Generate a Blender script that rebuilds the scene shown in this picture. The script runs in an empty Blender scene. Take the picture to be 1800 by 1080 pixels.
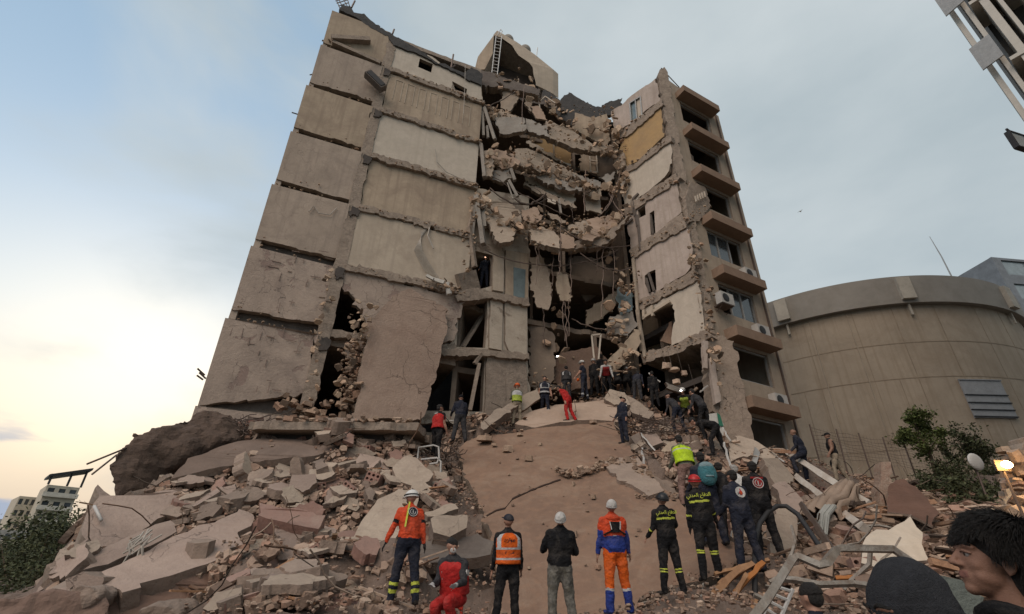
import bpy, bmesh, math, random
import numpy as np
from mathutils import Vector, Matrix, noise, Quaternion
from mathutils.geometry import tessellate_polygon
R = math.radians
SC = bpy.context.scene
COL = SC.collection

# ---------------------------------------------------------------- camera
FPX = 850.0; ZX, ZY = 944, -1017; CX, CY = 900, 540; CAMZ = 1.6
_up = Vector((ZX-CX, CY-ZY, FPX)).normalized()
_yw = (Vector((0, 0, 1)) - _up*_up.z).normalized()
_xw = _up.cross(_yw)
def ray(px, py):
    d = Vector((px-CX, CY-py, FPX))
    return Vector((d.dot(_xw), d.dot(_yw), d.dot(_up)))
def at(px, py, Y):
    r = ray(px, py)
    return r*(Y/r.y) + Vector((0, 0, CAMZ))
cam_d = bpy.data.cameras.new('camera'); cam = bpy.data.objects.new('camera', cam_d); COL.objects.link(cam)
cr, cu, cf = [Vector((_xw[i], _yw[i], _up[i])) for i in range(3)]
cam.matrix_world = Matrix(((cr.x, cu.x, -cf.x, 0), (cr.y, cu.y, -cf.y, 0), (cr.z, cu.z, -cf.z, CAMZ), (0, 0, 0, 1)))
cam_d.lens = 36*FPX/1800; cam_d.sensor_width = 36; cam_d.clip_end = 3000; cam_d.clip_start = 0.05
SC.camera = cam

# ---------------------------------------------------------------- light
SUN_EL, SUN_AZ = 7.0, -38.0          # degrees; azimuth measured from +Y towards +X
w = bpy.data.worlds.new("World"); SC.world = w; w.use_nodes = True
nt = w.node_tree; nt.nodes.clear()
def N(t, typ, **kw):
    n = t.nodes.new(typ)
    for k, v in kw.items(): setattr(n, k, v)
    return n
out = N(nt, 'ShaderNodeOutputWorld'); bg = N(nt, 'ShaderNodeBackground')
sky = N(nt, 'ShaderNodeTexSky', sky_type='NISHITA', sun_disc=False)
sky.sun_elevation = R(SUN_EL); sky.sun_rotation = R(SUN_AZ); sky.air_density = 1.0; sky.dust_density = 2.0; sky.ozone_density = 1.5
tc = N(nt, 'ShaderNodeTexCoord')
L = nt.links.new
sep = N(nt, 'ShaderNodeSeparateXYZ'); L(tc.outputs['Generated'], sep.inputs[0])
# cloud layer: stretched noise over the directions of the sky
mp = N(nt, 'ShaderNodeMapping'); mp.inputs['Scale'].default_value = (1.1, 1.1, 2.6); mp.inputs['Location'].default_value = (0.35, 0.1, 0.4)
L(tc.outputs['Generated'], mp.inputs[0])
n1 = N(nt, 'ShaderNodeTexNoise'); n1.inputs['Scale'].default_value = 1.7; n1.inputs['Detail'].default_value = 8; n1.inputs['Roughness'].default_value = .52; n1.inputs['Distortion'].default_value = .4
L(mp.outputs[0], n1.inputs['Vector'])
# clouds thicken towards the right (east) of the view
ad = N(nt, 'ShaderNodeMath', operation='MULTIPLY_ADD'); L(sep.outputs['X'], ad.inputs[0]); ad.inputs[1].default_value = .42; ad.inputs[2].default_value = .05
ad2 = N(nt, 'ShaderNodeMath', operation='ADD'); L(ad.outputs[0], ad2.inputs[0]); L(n1.outputs['Fac'], ad2.inputs[1])
cr1 = N(nt, 'ShaderNodeMapRange', interpolation_type='SMOOTHSTEP'); L(ad2.outputs[0], cr1.inputs['Value'])
cr1.inputs['From Min'].default_value = .26; cr1.inputs['From Max'].default_value = .62; cr1.inputs['To Max'].default_value = .96
n2 = N(nt, 'ShaderNodeTexNoise'); n2.inputs['Scale'].default_value = 2.4; n2.inputs['Detail'].default_value = 6
L(mp.outputs[0], n2.inputs['Vector'])
cc = N(nt, 'ShaderNodeValToRGB'); L(n2.outputs['Fac'], cc.inputs[0])
cc.color_ramp.elements[0].position = .3; cc.color_ramp.elements[0].color = (3.1, 3.6, 3.85, 1)
cc.color_ramp.elements[1].position = .72; cc.color_ramp.elements[1].color = (4.2, 4.6, 4.75, 1)
# the warm glow in the low sky round the set sun
dt = N(nt, 'ShaderNodeVectorMath', operation='DOT_PRODUCT'); L(tc.outputs['Generated'], dt.inputs[0])
dt.inputs[1].default_value = Vector((-.62, .78, .09)).normalized()
gl = N(nt, 'ShaderNodeMapRange', interpolation_type='SMOOTHERSTEP'); L(dt.outputs['Value'], gl.inputs['Value'])
gl.inputs['From Min'].default_value = .70; gl.inputs['From Max'].default_value = 1.0
lowz = N(nt, 'ShaderNodeMapRange', interpolation_type='SMOOTHSTEP'); L(sep.outputs['Z'], lowz.inputs['Value'])
lowz.inputs['From Min'].default_value = .62; lowz.inputs['From Max'].default_value = .02
gm = N(nt, 'ShaderNodeMath', operation='MULTIPLY'); L(gl.outputs[0], gm.inputs[0]); L(lowz.outputs[0], gm.inputs[1])
gc = N(nt, 'ShaderNodeMapRange', data_type='FLOAT_VECTOR'); L(sep.outputs['Z'], gc.inputs[6])
gc.inputs[7].default_value = (.0,)*3; gc.inputs[8].default_value = (.34,)*3
gc.inputs[9].default_value = (5.6, 4.4, 3.2); gc.inputs[10].default_value = (4.1, 4.7, 4.9)
m1 = N(nt, 'ShaderNodeMix', data_type='RGBA'); L(cr1.outputs[0], m1.inputs[0]); L(cc.outputs[0], m1.inputs[7])
bs = N(nt, 'ShaderNodeVectorMath', operation='MULTIPLY_ADD'); L(sky.outputs[0], bs.inputs[0]); bs.inputs[1].default_value = (.7, .7, .7); bs.inputs[2].default_value = (1.7, 2.5, 3.3)
L(bs.outputs[0], m1.inputs[6])
m2 = N(nt, 'ShaderNodeMix', data_type='RGBA'); L(gm.outputs[0], m2.inputs[0]); L(m1.outputs[2], m2.inputs[6]); L(gc.outputs[1], m2.inputs[7])
# the few low violet clouds by the horizon at the left
n3 = N(nt, 'ShaderNodeTexNoise'); n3.inputs['Scale'].default_value = 3.2; n3.inputs['Detail'].default_value = 5
mp3 = N(nt, 'ShaderNodeMapping'); mp3.inputs['Scale'].default_value = (1.6, 1.6, 6); mp3.inputs['Location'].default_value = (.2, .15, .1)
L(tc.outputs['Generated'], mp3.inputs[0]); L(mp3.outputs[0], n3.inputs['Vector'])
c3 = N(nt, 'ShaderNodeMapRange', interpolation_type='SMOOTHSTEP'); L(n3.outputs['Fac'], c3.inputs['Value']); c3.inputs['From Min'].default_value = .46; c3.inputs['From Max'].default_value = .56
z3 = N(nt, 'ShaderNodeMapRange', interpolation_type='SMOOTHSTEP'); L(sep.outputs['Z'], z3.inputs['Value']); z3.inputs['From Min'].default_value = .20; z3.inputs['From Max'].default_value = .11
z4 = N(nt, 'ShaderNodeMath', operation='MULTIPLY'); L(c3.outputs[0], z4.inputs[0]); L(z3.outputs[0], z4.inputs[1])
m3 = N(nt, 'ShaderNodeMix', data_type='RGBA'); L(z4.outputs[0], m3.inputs[0]); L(m2.outputs[2], m3.inputs[6]); m3.inputs[7].default_value = (2.9, 3.3, 4.1, 1)
L(m3.outputs[2], bg.inputs[0]); bg.inputs[1].default_value = 0.1
L(bg.outputs[0], out.inputs[0])
# dusk, overcast: one very soft lamp added as fill for the open sky behind the photographer's left shoulder
sl = bpy.data.lights.new('sky_fill', 'SUN'); sl.energy = 1.5; sl.angle = R(50); sl.color = (1, .81, .66)
so = bpy.data.objects.new('sky_fill', sl); COL.objects.link(so)
so.rotation_euler = Vector((-.40, -.62, .68)).to_track_quat('Z', 'Y').to_euler()
SC.view_settings.view_transform = 'Standard'; SC.view_settings.look = 'None'; SC.view_settings.exposure = 0.52; SC.view_settings.gamma = 1

# ---------------------------------------------------------------- helpers
def tag(o, label=None, cat=None, group=None, kind=None):
    if label: o['label'] = label
    if cat: o['category'] = cat
    if group: o['group'] = group
    if kind: o['kind'] = kind
    return o
def empty(name, loc, rz=0, label=None, cat=None, group=None):
    o = bpy.data.objects.new(name, None); COL.objects.link(o)
    o.matrix_world = Matrix.Translation(Vector(loc)) @ Matrix.Rotation(rz, 4, 'Z')
    o.empty_display_size = .2
    return tag(o, label, cat, group)
class MB:
    def __init__(s): s.v = []; s.f = []; s.m = []; s.c = []; s.g = []
    def add(s, vs, fs, mi=0, c=None):
        s.g.append((len(s.v), len(s.f))); b = len(s.v); s.v.extend([tuple(v) for v in vs])
        for f in fs: s.f.append([b+i for i in f]); s.m.append(mi); s.c.append(c)
    def build(s, name, mats, parent=None, smooth=False, local=False, origin=None):
        me = bpy.data.meshes.new(name)
        vs = s.v
        if origin is not None: vs = [(a-origin[0], b-origin[1], c-origin[2]) for a, b, c in s.v]
        me.from_pydata(vs, [], s.f)
        if not isinstance(mats, (list, tuple)): mats = [mats]
        for m in mats: me.materials.append(m)
        me.polygons.foreach_set('material_index', s.m)
        if smooth: me.polygons.foreach_set('use_smooth', [True]*len(s.f))
        if any(c is not None for c in s.c):
            at_ = me.color_attributes.new('tint', 'FLOAT_COLOR', 'CORNER')
            arr = []
            for f, c in zip(s.f, s.c): arr.extend(list((c or (1, 1, 1)))+[1.0] if False else [x for _ in f for x in (*(c or (1, 1, 1)), 1.0)])
            at_.data.foreach_set('color', arr)
        me.update()
        o = bpy.data.objects.new(name, me); COL.objects.link(o)
        if origin is not None: o.location = origin
        if parent is not None:
            o.parent = parent
            if not local: o.matrix_parent_inverse = parent.matrix_basis.inverted()
        return o
    def build_each(s, name, mats, parent=None):
        """every added piece becomes a part of its own"""
        st = s.g + [(len(s.v), len(s.f))]
        for (v0, f0), (v1, f1) in zip(st[:-1], st[1:]):
            q = MB(); q.v = s.v[v0:v1]; q.f = [[i-v0 for i in f] for f in s.f[f0:f1]]; q.m = s.m[f0:f1]; q.c = s.c[f0:f1]; q.build(name, mats, parent)
    # shapes
    def box(s, c, size, rot=None, mi=0, col=None):
        c = Vector(c); h = Vector(size)*.5; rot = rot or Matrix.Identity(3)
        vs = [c + rot @ Vector((sx*h.x, sy*h.y, sz*h.z)) for sx in (-1, 1) for sy in (-1, 1) for sz in (-1, 1)]
        s.add(vs, [(0, 1, 3, 2), (4, 6, 7, 5), (0, 4, 5, 1), (2, 3, 7, 6), (0, 2, 6, 4), (1, 5, 7, 3)], mi, col)
    def tube(s, pts, r, n=6, mi=0, col=None, cap=True):
        pts = [Vector(p) for p in pts]; rs = r if isinstance(r, (list, tuple)) else [r]*len(pts)
        rings = []; ref = None
        for i, p in enumerate(pts):
            d = (pts[min(i+1, len(pts)-1)] - pts[max(i-1, 0)])
            d = d.normalized() if d.length > 1e-9 else Vector((0, 0, 1))
            if ref is None:
                ref = Vector((0, 0, 1)) if abs(d.z) < .9 else Vector((1, 0, 0))
            a = (ref - d*ref.dot(d)).normalized(); b = d.cross(a); ref = a
            rings.append([p + (a*math.cos(2*math.pi*k/n) + b*math.sin(2*math.pi*k/n))*rs[i] for k in range(n)])
        vs = [v for rg in rings for v in rg]; fs = []
        for i in range(len(pts)-1):
            for k in range(n):
                fs.append((i*n+k, i*n+(k+1) % n, (i+1)*n+(k+1) % n, (i+1)*n+k))
        if cap: fs.append(tuple(range(n-1, -1, -1))); fs.append(tuple((len(pts)-1)*n+k for k in range(n)))
        s.add(vs, fs, mi, col)
    def beam(s, a, b, wd, ht, mi=0, col=None, roll=0):
        a, b = Vector(a), Vector(b); d = (b-a); l = d.length; q = d.to_track_quat('X', 'Z').to_matrix() @ Matrix.Rotation(roll, 3, 'X')
        s.box((a+b)/2, (l, wd, ht), q, mi, col)
    def ell(s, c, rad, rot=None, nu=12, nv=8, mi=0, v0=0.0, v1=1.0):
        c = Vector(c); rot = rot or Matrix.Identity(3); vs = []; fs = []
        for j in range(nv+1):
            th = math.pi*(v0+(v1-v0)*j/nv)
            for i in range(nu):
                ph = 2*math.pi*i/nu
                vs.append(c + rot @ Vector((rad[0]*math.sin(th)*math.cos(ph), rad[1]*math.sin(th)*math.sin(ph), rad[2]*math.cos(th))))
        for j in range(nv):
            for i in range(nu): fs.append((j*nu+i, (j+1)*nu+i, (j+1)*nu+(i+1) % nu, j*nu+(i+1) % nu))
        if v0 > 0: fs.append(tuple(range(nu)))
        if v1 < 1: fs.append(tuple(nv*nu+k for k in range(nu-1, -1, -1)))
        s.add(vs, fs, mi)
    def prism(s, loop, thick, holes=(), mi=0, mside=None, col=None):
        """closed slab: outline (3D points) with holes, extruded by the vector thick"""
        loops = [[Vector(p) for p in loop]] + [[Vector(p) for p in h] for h in holes]
        flat = [p for l in loops for p in l]; n = len(flat); t = Vector(thick)
        tris = tessellate_polygon(loops)
        nrm = Vector((0, 0, 0))
        l0 = loops[0]
        for i in range(len(l0)): nrm += l0[i].cross(l0[(i+1) % len(l0)])
        flip = nrm.dot(t) > 0
        fs = []
        for a, b, c in tris:
            nn = (flat[b]-flat[a]).cross(flat[c]-flat[a])
            if nn.dot(t) > 0: a, b, c = a, c, b
            fs.append((a, b, c)); 
        s.add(flat + [p+t for p in flat], fs + [(c+n, b+n, a+n) for a, b, c in fs], mi, col)
        b0 = len(s.v) - 2*n; off = 0
        for li, l in enumerate(loops):
            m = len(l)
            nl = Vector((0, 0, 0))
            for i in range(m): nl += l[i].cross(l[(i+1) % m])
            fl = (nl.dot(t) < 0) != (li > 0)
            for i in range(m):
                a, b = off+i, off+(i+1) % m
                q = [a, b, b+n, a+n]
                if fl: q.reverse()
                s.f.append([b0+k for k in q]); s.m.append(mi if mside is None else mside); s.c.append(col)
            off += m
def jag(loop, amp, step, seed=0, keep=()):
    """subdivide an outline and break its edges up; 'keep' lists edge indices left straight"""
    rn = random.Random(seed); loop = [Vector(p) for p in loop]; outl = []
    n = len(loop); nr = Vector((0, 0, 0))
    for i in range(n): nr += loop[i].cross(loop[(i+1) % n])
    nr = nr.normalized() if nr.length > 0 else Vector((0, 1, 0))
    for i in range(n):
        a, b = loop[i], loop[(i+1) % n]; outl.append(a)
        if i in keep: continue
        d = b-a; k = max(1, int(d.length/step)); side = nr.cross(d).normalized() if d.length > 1e-6 else nr
        w_ = 0; k = int(k*1.5)+1; ts = sorted((j+rn.uniform(-.48, .48))/k for j in range(1, k))
        for t_ in ts:
            r_ = rn.random()
            if r_ < .45: w_ = rn.uniform(-1.1, 1.1)*amp*(1.8 if rn.random() < .12 else 1)
            elif r_ < .8: w_ = w_*.85 + rn.uniform(-.3, .3)*amp
            if 0 < t_ < 1: outl.append(a + d*t_ + side*w_)
    return outl

# ---------------------------------------------------------------- materials
MATS = {}
def mat(name, c1, c2=None, scale=1.2, rough=.9, bump=.3, bscale=14, stain=None, stain_amt=.5, stain_scale=.7, cracks=0, crack_scale=1.2, tint=False, dust=0, metal=0, spec=.3, vary=0, fine=.25, stripes=None, peel=None, peel_amt=.5):
    if name in MATS: return MATS[name]
    m = bpy.data.materials.new(name); m.use_nodes = True; t = m.node_tree; t.nodes.clear(); K = t.links.new
    o = N(t, 'ShaderNodeOutputMaterial'); p = N(t, 'ShaderNodeBsdfPrincipled'); K(p.outputs[0], o.inputs[0])
    p.inputs['Roughness'].default_value = rough; p.inputs['Metallic'].default_value = metal; p.inputs['Specular IOR Level'].default_value = spec
    co = N(t, 'ShaderNodeTexCoord'); src = co.outputs['Object']
    if vary:
        oi = N(t, 'ShaderNodeObjectInfo'); va = N(t, 'ShaderNodeVectorMath', operation='SCALE')
        cv = N(t, 'ShaderNodeCombineXYZ'); [K(oi.outputs['Random'], cv.inputs[i]) for i in range(3)]
        K(cv.outputs[0], va.inputs[0]); va.inputs['Scale'].default_value = 60
        av = N(t, 'ShaderNodeVectorMath', operation='ADD'); K(src, av.inputs[0]); K(va.outputs[0], av.inputs[1]); src = av.outputs[0]
    def noi(sc_, det=6, ro=.6, dist=0):
        n = N(t, 'ShaderNodeTexNoise'); n.inputs['Scale'].default_value = sc_; n.inputs['Detail'].default_value = det; n.inputs['Roughness'].default_value = ro; n.inputs['Distortion'].default_value = dist
        K(src, n.inputs['Vector']); return n.outputs['Fac']
    def rng(x, a, b, c=0, d=1, it='LINEAR'):
        n = N(t, 'ShaderNodeMapRange', interpolation_type=it); K(x, n.inputs['Value'])
        for i, v in zip(('From Min', 'From Max', 'To Min', 'To Max'), (a, b, c, d)): n.inputs[i].default_value = v
        return n.outputs[0]
    def mix(f, a, b, bt='MIX'):
        n = N(t, 'ShaderNodeMix', data_type='RGBA', blend_type=bt)
        if isinstance(f, (int, float)): n.inputs[0].default_value = f
        else: K(f, n.inputs[0])
        for i, x in ((6, a), (7, b)):
            if isinstance(x, tuple): n.inputs[i].default_value = (*x, 1)
            else: K(x, n.inputs[i])
        return n.outputs[2]
    c2 = c2 or tuple(x*.72 for x in c1)
    col = mix(rng(noi(scale, 7, .62, .3), .35, .68), c2, c1)
    h = noi(bscale, 8, .65)
    if peel:
        pf = rng(noi(.9, 9, .66, .6), .56+.12*(1-peel_amt), .575+.12*(1-peel_amt)); col = mix(pf, col, peel)
        hm = N(t, 'ShaderNodeMath', operation='MULTIPLY_ADD'); K(pf, hm.inputs[0]); hm.inputs[1].default_value = -.9; K(h, hm.inputs[2]); h = hm.outputs[0]
    if stain: 
        col = mix(rng(noi(stain_scale, 9, .7, .8), .48, .66, 0, stain_amt), col, stain)
    # mottling and grime that break the surface up
    col = mix(rng(noi(scale*4.5, 8, .7, .5), .46, .72, 0, .34), col, tuple(x*.52 for x in c1)); col = mix(rng(noi(scale*2.1, 9, .72, .9), .55, .7, 0, .22), col, tuple(min(1, x*1.35) for x in c1))
    if stripes:
        mp_ = N(t, 'ShaderNodeMapping'); mp_.inputs['Scale'].default_value = (3.5, 3.5, .12); K(src, mp_.inputs[0])
        ns = N(t, 'ShaderNodeTexNoise'); ns.inputs['Scale'].default_value = 1.6; ns.inputs['Detail'].default_value = 5; K(mp_.outputs[0], ns.inputs['Vector'])
        col = mix(rng(ns.outputs['Fac'], .5, .66, 0, .55), col, stripes)
    if fine: col = mix(rng(noi(38, 4, .7), .3, .75, 0, fine), col, tuple(x*.55 for x in c1))
    if cracks:
        vo = N(t, 'ShaderNodeTexVoronoi', feature='DISTANCE_TO_EDGE'); vo.inputs['Scale'].default_value = crack_scale
        nv = N(t, 'ShaderNodeTexNoise'); nv.inputs['Scale'].default_value = 1.8; nv.inputs['Detail'].default_value = 6; K(src, nv.inputs['Vector'])
        ml = N(t, 'ShaderNodeVectorMath', operation='MULTIPLY_ADD'); K(nv.outputs['Color'], ml.inputs[0]); ml.inputs[1].default_value = (.9, .9, .9); K(src, ml.inputs[2]); K(ml.outputs[0], vo.inputs['Vector'])
        cf_ = rng(vo.outputs['Distance'], .002, .008, 1, 0)
        mk = N(t, 'ShaderNodeMath', operation='MULTIPLY'); K(cf_, mk.inputs[0]); K(rng(noi(.5, 3), .48, .56, 0, cracks), mk.inputs[1])
        col = mix(mk.outputs[0], col, tuple(x*.25 for x in c1))
        hh = N(t, 'ShaderNodeMath', operation='MULTIPLY_ADD'); K(mk.outputs[0], hh.inputs[0]); hh.inputs[1].default_value = -1.5; K(h, hh.inputs[2]); h = hh.outputs[0]
    if dust:
        ge = N(t, 'ShaderNodeNewGeometry'); sz = N(t, 'ShaderNodeSeparateXYZ'); K(ge.outputs['Normal'], sz.inputs[0])
        col = mix(rng(sz.outputs['Z'], .2, .95, 0, dust), col, (.44, .375, .32))
    if tint:
        a_ = N(t, 'ShaderNodeVertexColor', layer_name='tint'); col = mix(1.0, col, a_.outputs['Color'], 'MULTIPLY')
    if vary:
        hs = N(t, 'ShaderNodeHueSaturation'); K(col, hs.inputs['Color']); K(rng(oi.outputs['Random'], 0, 1, 1-vary, 1+vary), hs.inputs['Value']); col = hs.outputs[0]
    K(col, p.inputs['Base Color'])
    if bump:
        b = N(t, 'ShaderNodeBump'); b.inputs['Strength'].default_value = bump; b.inputs['Distance'].default_value = .05; K(h, b.inputs['Height']); K(b.outputs[0], p.inputs['Normal'])
    MATS[name] = m; return m
def flat(name, c, rough=.7, metal=0, spec=.3, bump=.15, bs=60, c2=None):
    return mat(name, c, c2 or tuple(x*.8 for x in c), 6, rough, bump, bs, metal=metal, spec=spec, fine=.12)
def glass(name, c=(.05, .06, .065), rough=.12):
    return mat(name, c, tuple(x*.7 for x in c), 2, rough, .02, 3, fine=0, spec=.8)
def emit(name, c, s):
    m = bpy.data.materials.new(name); m.use_nodes = True; p = m.node_tree.nodes['Principled BSDF']
    p.inputs['Base Color'].default_value = (*c, 1); p.inputs['Emission Color'].default_value = (*c, 1); p.inputs['Emission Strength'].default_value = s; MATS[name] = m; return m

CREAM = mat('cream_plaster', (.50, .42, .33), (.42, .35, .275), .8, stain=(.28, .22, .17), stain_amt=.45, stripes=(.36, .30, .24), bump=.22)
WHITE = mat('white_plaster', (.56, .49, .41), (.48, .42, .345), .7, stain=(.35, .29, .23), stain_amt=.35, stripes=(.44, .38, .31), bump=.18)
TAN = mat('tan_plaster', (.44, .35, .26), (.34, .27, .20), .9, stain=(.23, .17, .13), stain_amt=.6, stripes=(.26, .2, .15), bump=.25)
OCHRE = mat('ochre_plaster', (.46, .30, .14), (.38, .26, .14), 1.2, stain=(.3, .2, .12), stain_amt=.5, bump=.2)
PINKW = mat('pink_plaster', (.49, .41, .36), (.41, .34, .29), 1., stain=(.26, .2, .17), stain_amt=.5, stripes=(.33, .27, .22), bump=.25)
PEEL = mat('peeling_plaster', (.50, .43, .35), (.42, .36, .29), 1., peel=(.25, .20, .16), peel_amt=.9, stain=(.22, .17, .13), stain_amt=.5, bump=.35)
PARTY = mat('party_wall_render', (.42, .34, .275), (.345, .28, .225), .6, stain=(.2, .16, .135), stain_amt=.5, stripes=(.26, .21, .175), bump=.3, cracks=.25, crack_scale=.5)
PARTYP = mat('patched_render', (.42, .335, .275), (.345, .275, .225), .8, peel=(.27, .195, .165), peel_amt=.85, stain=(.19, .15, .13), stain_amt=.6, bump=.5, cracks=.8, crack_scale=1.1)
CONC = mat('broken_concrete', (.37, .30, .24), (.25, .2, .16), 3, stain=(.14, .11, .09), stain_amt=.6, stain_scale=2.5, bump=.9, bscale=9, fine=.4)
CONCD = mat('dark_concrete', (.17, .145, .125), (.11, .09, .08), 2, stain=(.07, .06, .055), bump=.7, bscale=9)
INNER = mat('shade_dark_interior', (.10, .085, .075), (.06, .052, .048), 1.5, bump=.4)  # dark colour stands in for the missing light inside the ruin
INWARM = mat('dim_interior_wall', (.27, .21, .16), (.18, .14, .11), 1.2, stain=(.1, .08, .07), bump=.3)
ROOFD = mat('roof_bitumen', (.085, .08, .078), (.05, .05, .05), 3, bump=.9)
FACADE = mat('facade_render', (.40, .325, .25), (.34, .275, .21), .7, stain=(.23, .18, .14), stain_amt=.45, stripes=(.27, .215, .165), bump=.2)
PARAPET = mat('brown_parapet', (.275, .19, .135), (.23, .155, .11), 1.5, stain=(.16, .11, .08), stain_amt=.4, bump=.2)
BROWN = mat('brown_fallen_slab', (.25, .16, .112), (.19, .122, .088), .8, stain=(.33, .245, .18), stain_amt=.55, stain_scale=1.1, bump=.45, bscale=7, fine=.35, stripes=(.27, .165, .11))
PEACH = mat('peach_slab', (.43, .32, .245), (.34, .245, .185), 1.2, stain=(.26, .18, .13), bump=.45, dust=.2)
EARTH = mat('earth_crust', (.12, .082, .062), (.07, .05, .04), 1.6, stain=(.15, .105, .08), stain_amt=.7, bump=1, bscale=6, fine=.4)
STEEL = flat('rusty_steel', (.16, .12, .10), .6, .6)
GALV = flat('galvanised_steel', (.42, .42, .41), .5, .5)
WMETAL = flat('white_painted_metal', (.55, .53, .50), .5)
WOOD = mat('raw_timber', (.36, .21, .115), (.24, .13, .07), 4, bump=.3)
CABLE = flat('black_cable', (.03, .03, .032), .6)
CABLEP = flat('pale_cable', (.42, .38, .33), .7)
DGLASS = glass('dark_window_glass'); BGLASS = glass('bluish_window_glass', (.16, .21, .22), .2)
ALU = flat('window_aluminium', (.36, .35, .33), .45, .4)
# ---------------------------------------------------------------- ground
class Pl:
    def __init__(s, a, b):
        s.a = Vector((*a, 0)); s.b = Vector((*b, 0)); s.d = (s.b-s.a).normalized(); s.len = (s.b-s.a).length
        s.n = Vector((s.d.y, -s.d.x, 0))
        if s.n.y > 0: s.n = -s.n            # towards the camera
    def hit(s, px, py, off=0):
        r = ray(px, py); o = Vector((0, 0, CAMZ)); k = ((s.a + s.n*off - o).dot(s.n))/r.dot(s.n)
        return o + r*k
    def p(s, u, z, off=0): return s.a + s.d*u + Vector((0, 0, z)) + s.n*off
LW = Pl((-10, 15.27), (-2.0, 18.4)); RI = Pl((5.75, 21.1), (8.2, 18.2)); RF = Pl((8.2, 18.2), (12.2, 20.3))
MID = Pl((-2.0, 18.6), (0.85, 20.0))
BLD = empty('apartment_building', (1, 20, 0), 0, 'tall bombed apartment block with its middle collapsed, standing over the rubble heap', 'building')
def part(mb, name, m, **k): return mb.build(name, m, BLD, **k)
def poly(pl, pts, off=0): return [pl.hit(x, y, off) for x, y in pts]
def slabpx(pts, Y, th=.22, m=CREAM, name='wall_fragment', amp=.05, step=.35, seed=1, dirv=None, mside=None, parent=None, keep=()):
    """a broken slab whose corners sit at given distances; real thickness along its own normal"""
    P = [at(x, y, (Y[i] if isinstance(Y, (list, tuple)) else Y)) for i, (x, y) in enumerate(pts)]
    P = jag(P, amp, step, seed, keep)
    nr = Vector((0, 0, 0))
    for i in range(len(P)): nr += P[i].cross(P[(i+1) % len(P)])
    nr.normalize()
    c = sum(P, Vector())/len(P)
    if nr.dot(c-Vector((0, 0, CAMZ))) < 0: nr = -nr
    mb = MB(); mb.prism(P, (Vector(dirv) if dirv else nr)*th, mside=1)
    return mb.build(name, [m, mside or CONC], parent if parent is not None else BLD)
def debris(mb, c, spread, n, size, rn, tint=((.75, 1.15)), flatn=.45):
    for _ in range(n):
        p = Vector(c) + Vector((rn.gauss(0, spread[0]), rn.gauss(0, spread[1]), rn.gauss(0, spread[2])))
        sz = size*rn.uniform(.4, 1)*(1.6 if rn.random() < .12 else 1)
        frag(mb, p, sz, rn, flatn)
def frag(mb, p, sz, rn, flatn=.4, q=None, cols=None):
    n = rn.choice((4, 5, 5, 6, 7)); th = sz*rn.uniform(.12, flatn)
    if q is None:
        q = (Quaternion((0, 0, 1), rn.uniform(0, 6.28)) @ Quaternion((1, 0, 0), rn.gauss(0, .5))).to_matrix()
    a0 = rn.uniform(0, 6.28); el = rn.uniform(.5, 1); top = []; bot = []
    for i in range(n):
        a = a0 + 2*math.pi*(i+rn.uniform(-.3, .3))/n; r = sz*.5*rn.uniform(.75, 1.1)
        v = Vector((r*math.cos(a), r*el*math.sin(a), 0))
        top.append(p + q @ (v*rn.uniform(.82, 1) + Vector((0, 0, th*rn.uniform(.4, .6)))))
        bot.append(p + q @ (v + Vector((rn.uniform(-.06, .06)*sz, rn.uniform(-.06, .06)*sz, -th*rn.uniform(.35, .6)))))
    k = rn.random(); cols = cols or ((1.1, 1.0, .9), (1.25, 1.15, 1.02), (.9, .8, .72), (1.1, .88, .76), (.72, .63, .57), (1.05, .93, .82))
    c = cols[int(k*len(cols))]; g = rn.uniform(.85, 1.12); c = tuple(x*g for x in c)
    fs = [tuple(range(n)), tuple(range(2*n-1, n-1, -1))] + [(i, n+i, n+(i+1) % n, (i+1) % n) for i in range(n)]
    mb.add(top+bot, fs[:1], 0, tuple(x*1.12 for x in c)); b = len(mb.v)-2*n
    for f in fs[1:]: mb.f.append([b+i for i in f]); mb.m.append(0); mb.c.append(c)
DEBB = mat('building_debris', (.45, .375, .30), (.36, .295, .235), 5, stain=(.22, .17, .135), stain_scale=3, bump=.8, bscale=12, tint=True, fine=.3)
DEB = mat('rubble_pieces', (.365, .29, .235), (.27, .212, .172), 5, stain=(.17, .13, .11), stain_scale=3, bump=.8, bscale=12, tint=True, dust=.25, fine=.35)

# --- left party wall -------------------------------------------------
LV = [5.95, 9.1, 12.2, 15.3, 18.4, 21.5, 24.6, 27.7]
uc = 3.15                                   # where the pillar stands on the wall (m from the left corner)
ul = LW.len
rs = random.Random(4)
# recessed slab / beam edges, full length of the wall
for k, z in enumerate(LV):
    mb = MB()
    lo = [LW.p(.05, z-.18, -.28), LW.p(ul-.15, z-.18, -.28), LW.p(ul-.15, z+.14, -.28), LW.p(.05, z+.14, -.28)]
    mb.prism(jag(lo, .03, .4, k), -LW.n*6.5)
    part(mb, 'floor_slab', CONC)
    if k < 7:
        mb = MB(); mb.prism([LW.p(.05, z+.14, -.36), LW.p(uc, z+.14, -.36), LW.p(uc, z+.62, -.36), LW.p(.05, z+.62, -.36)], -LW.n*.2); part(mb, 'edge_beam', CONCD)  # dark concrete colour stands in for shadow in the recess band
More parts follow.
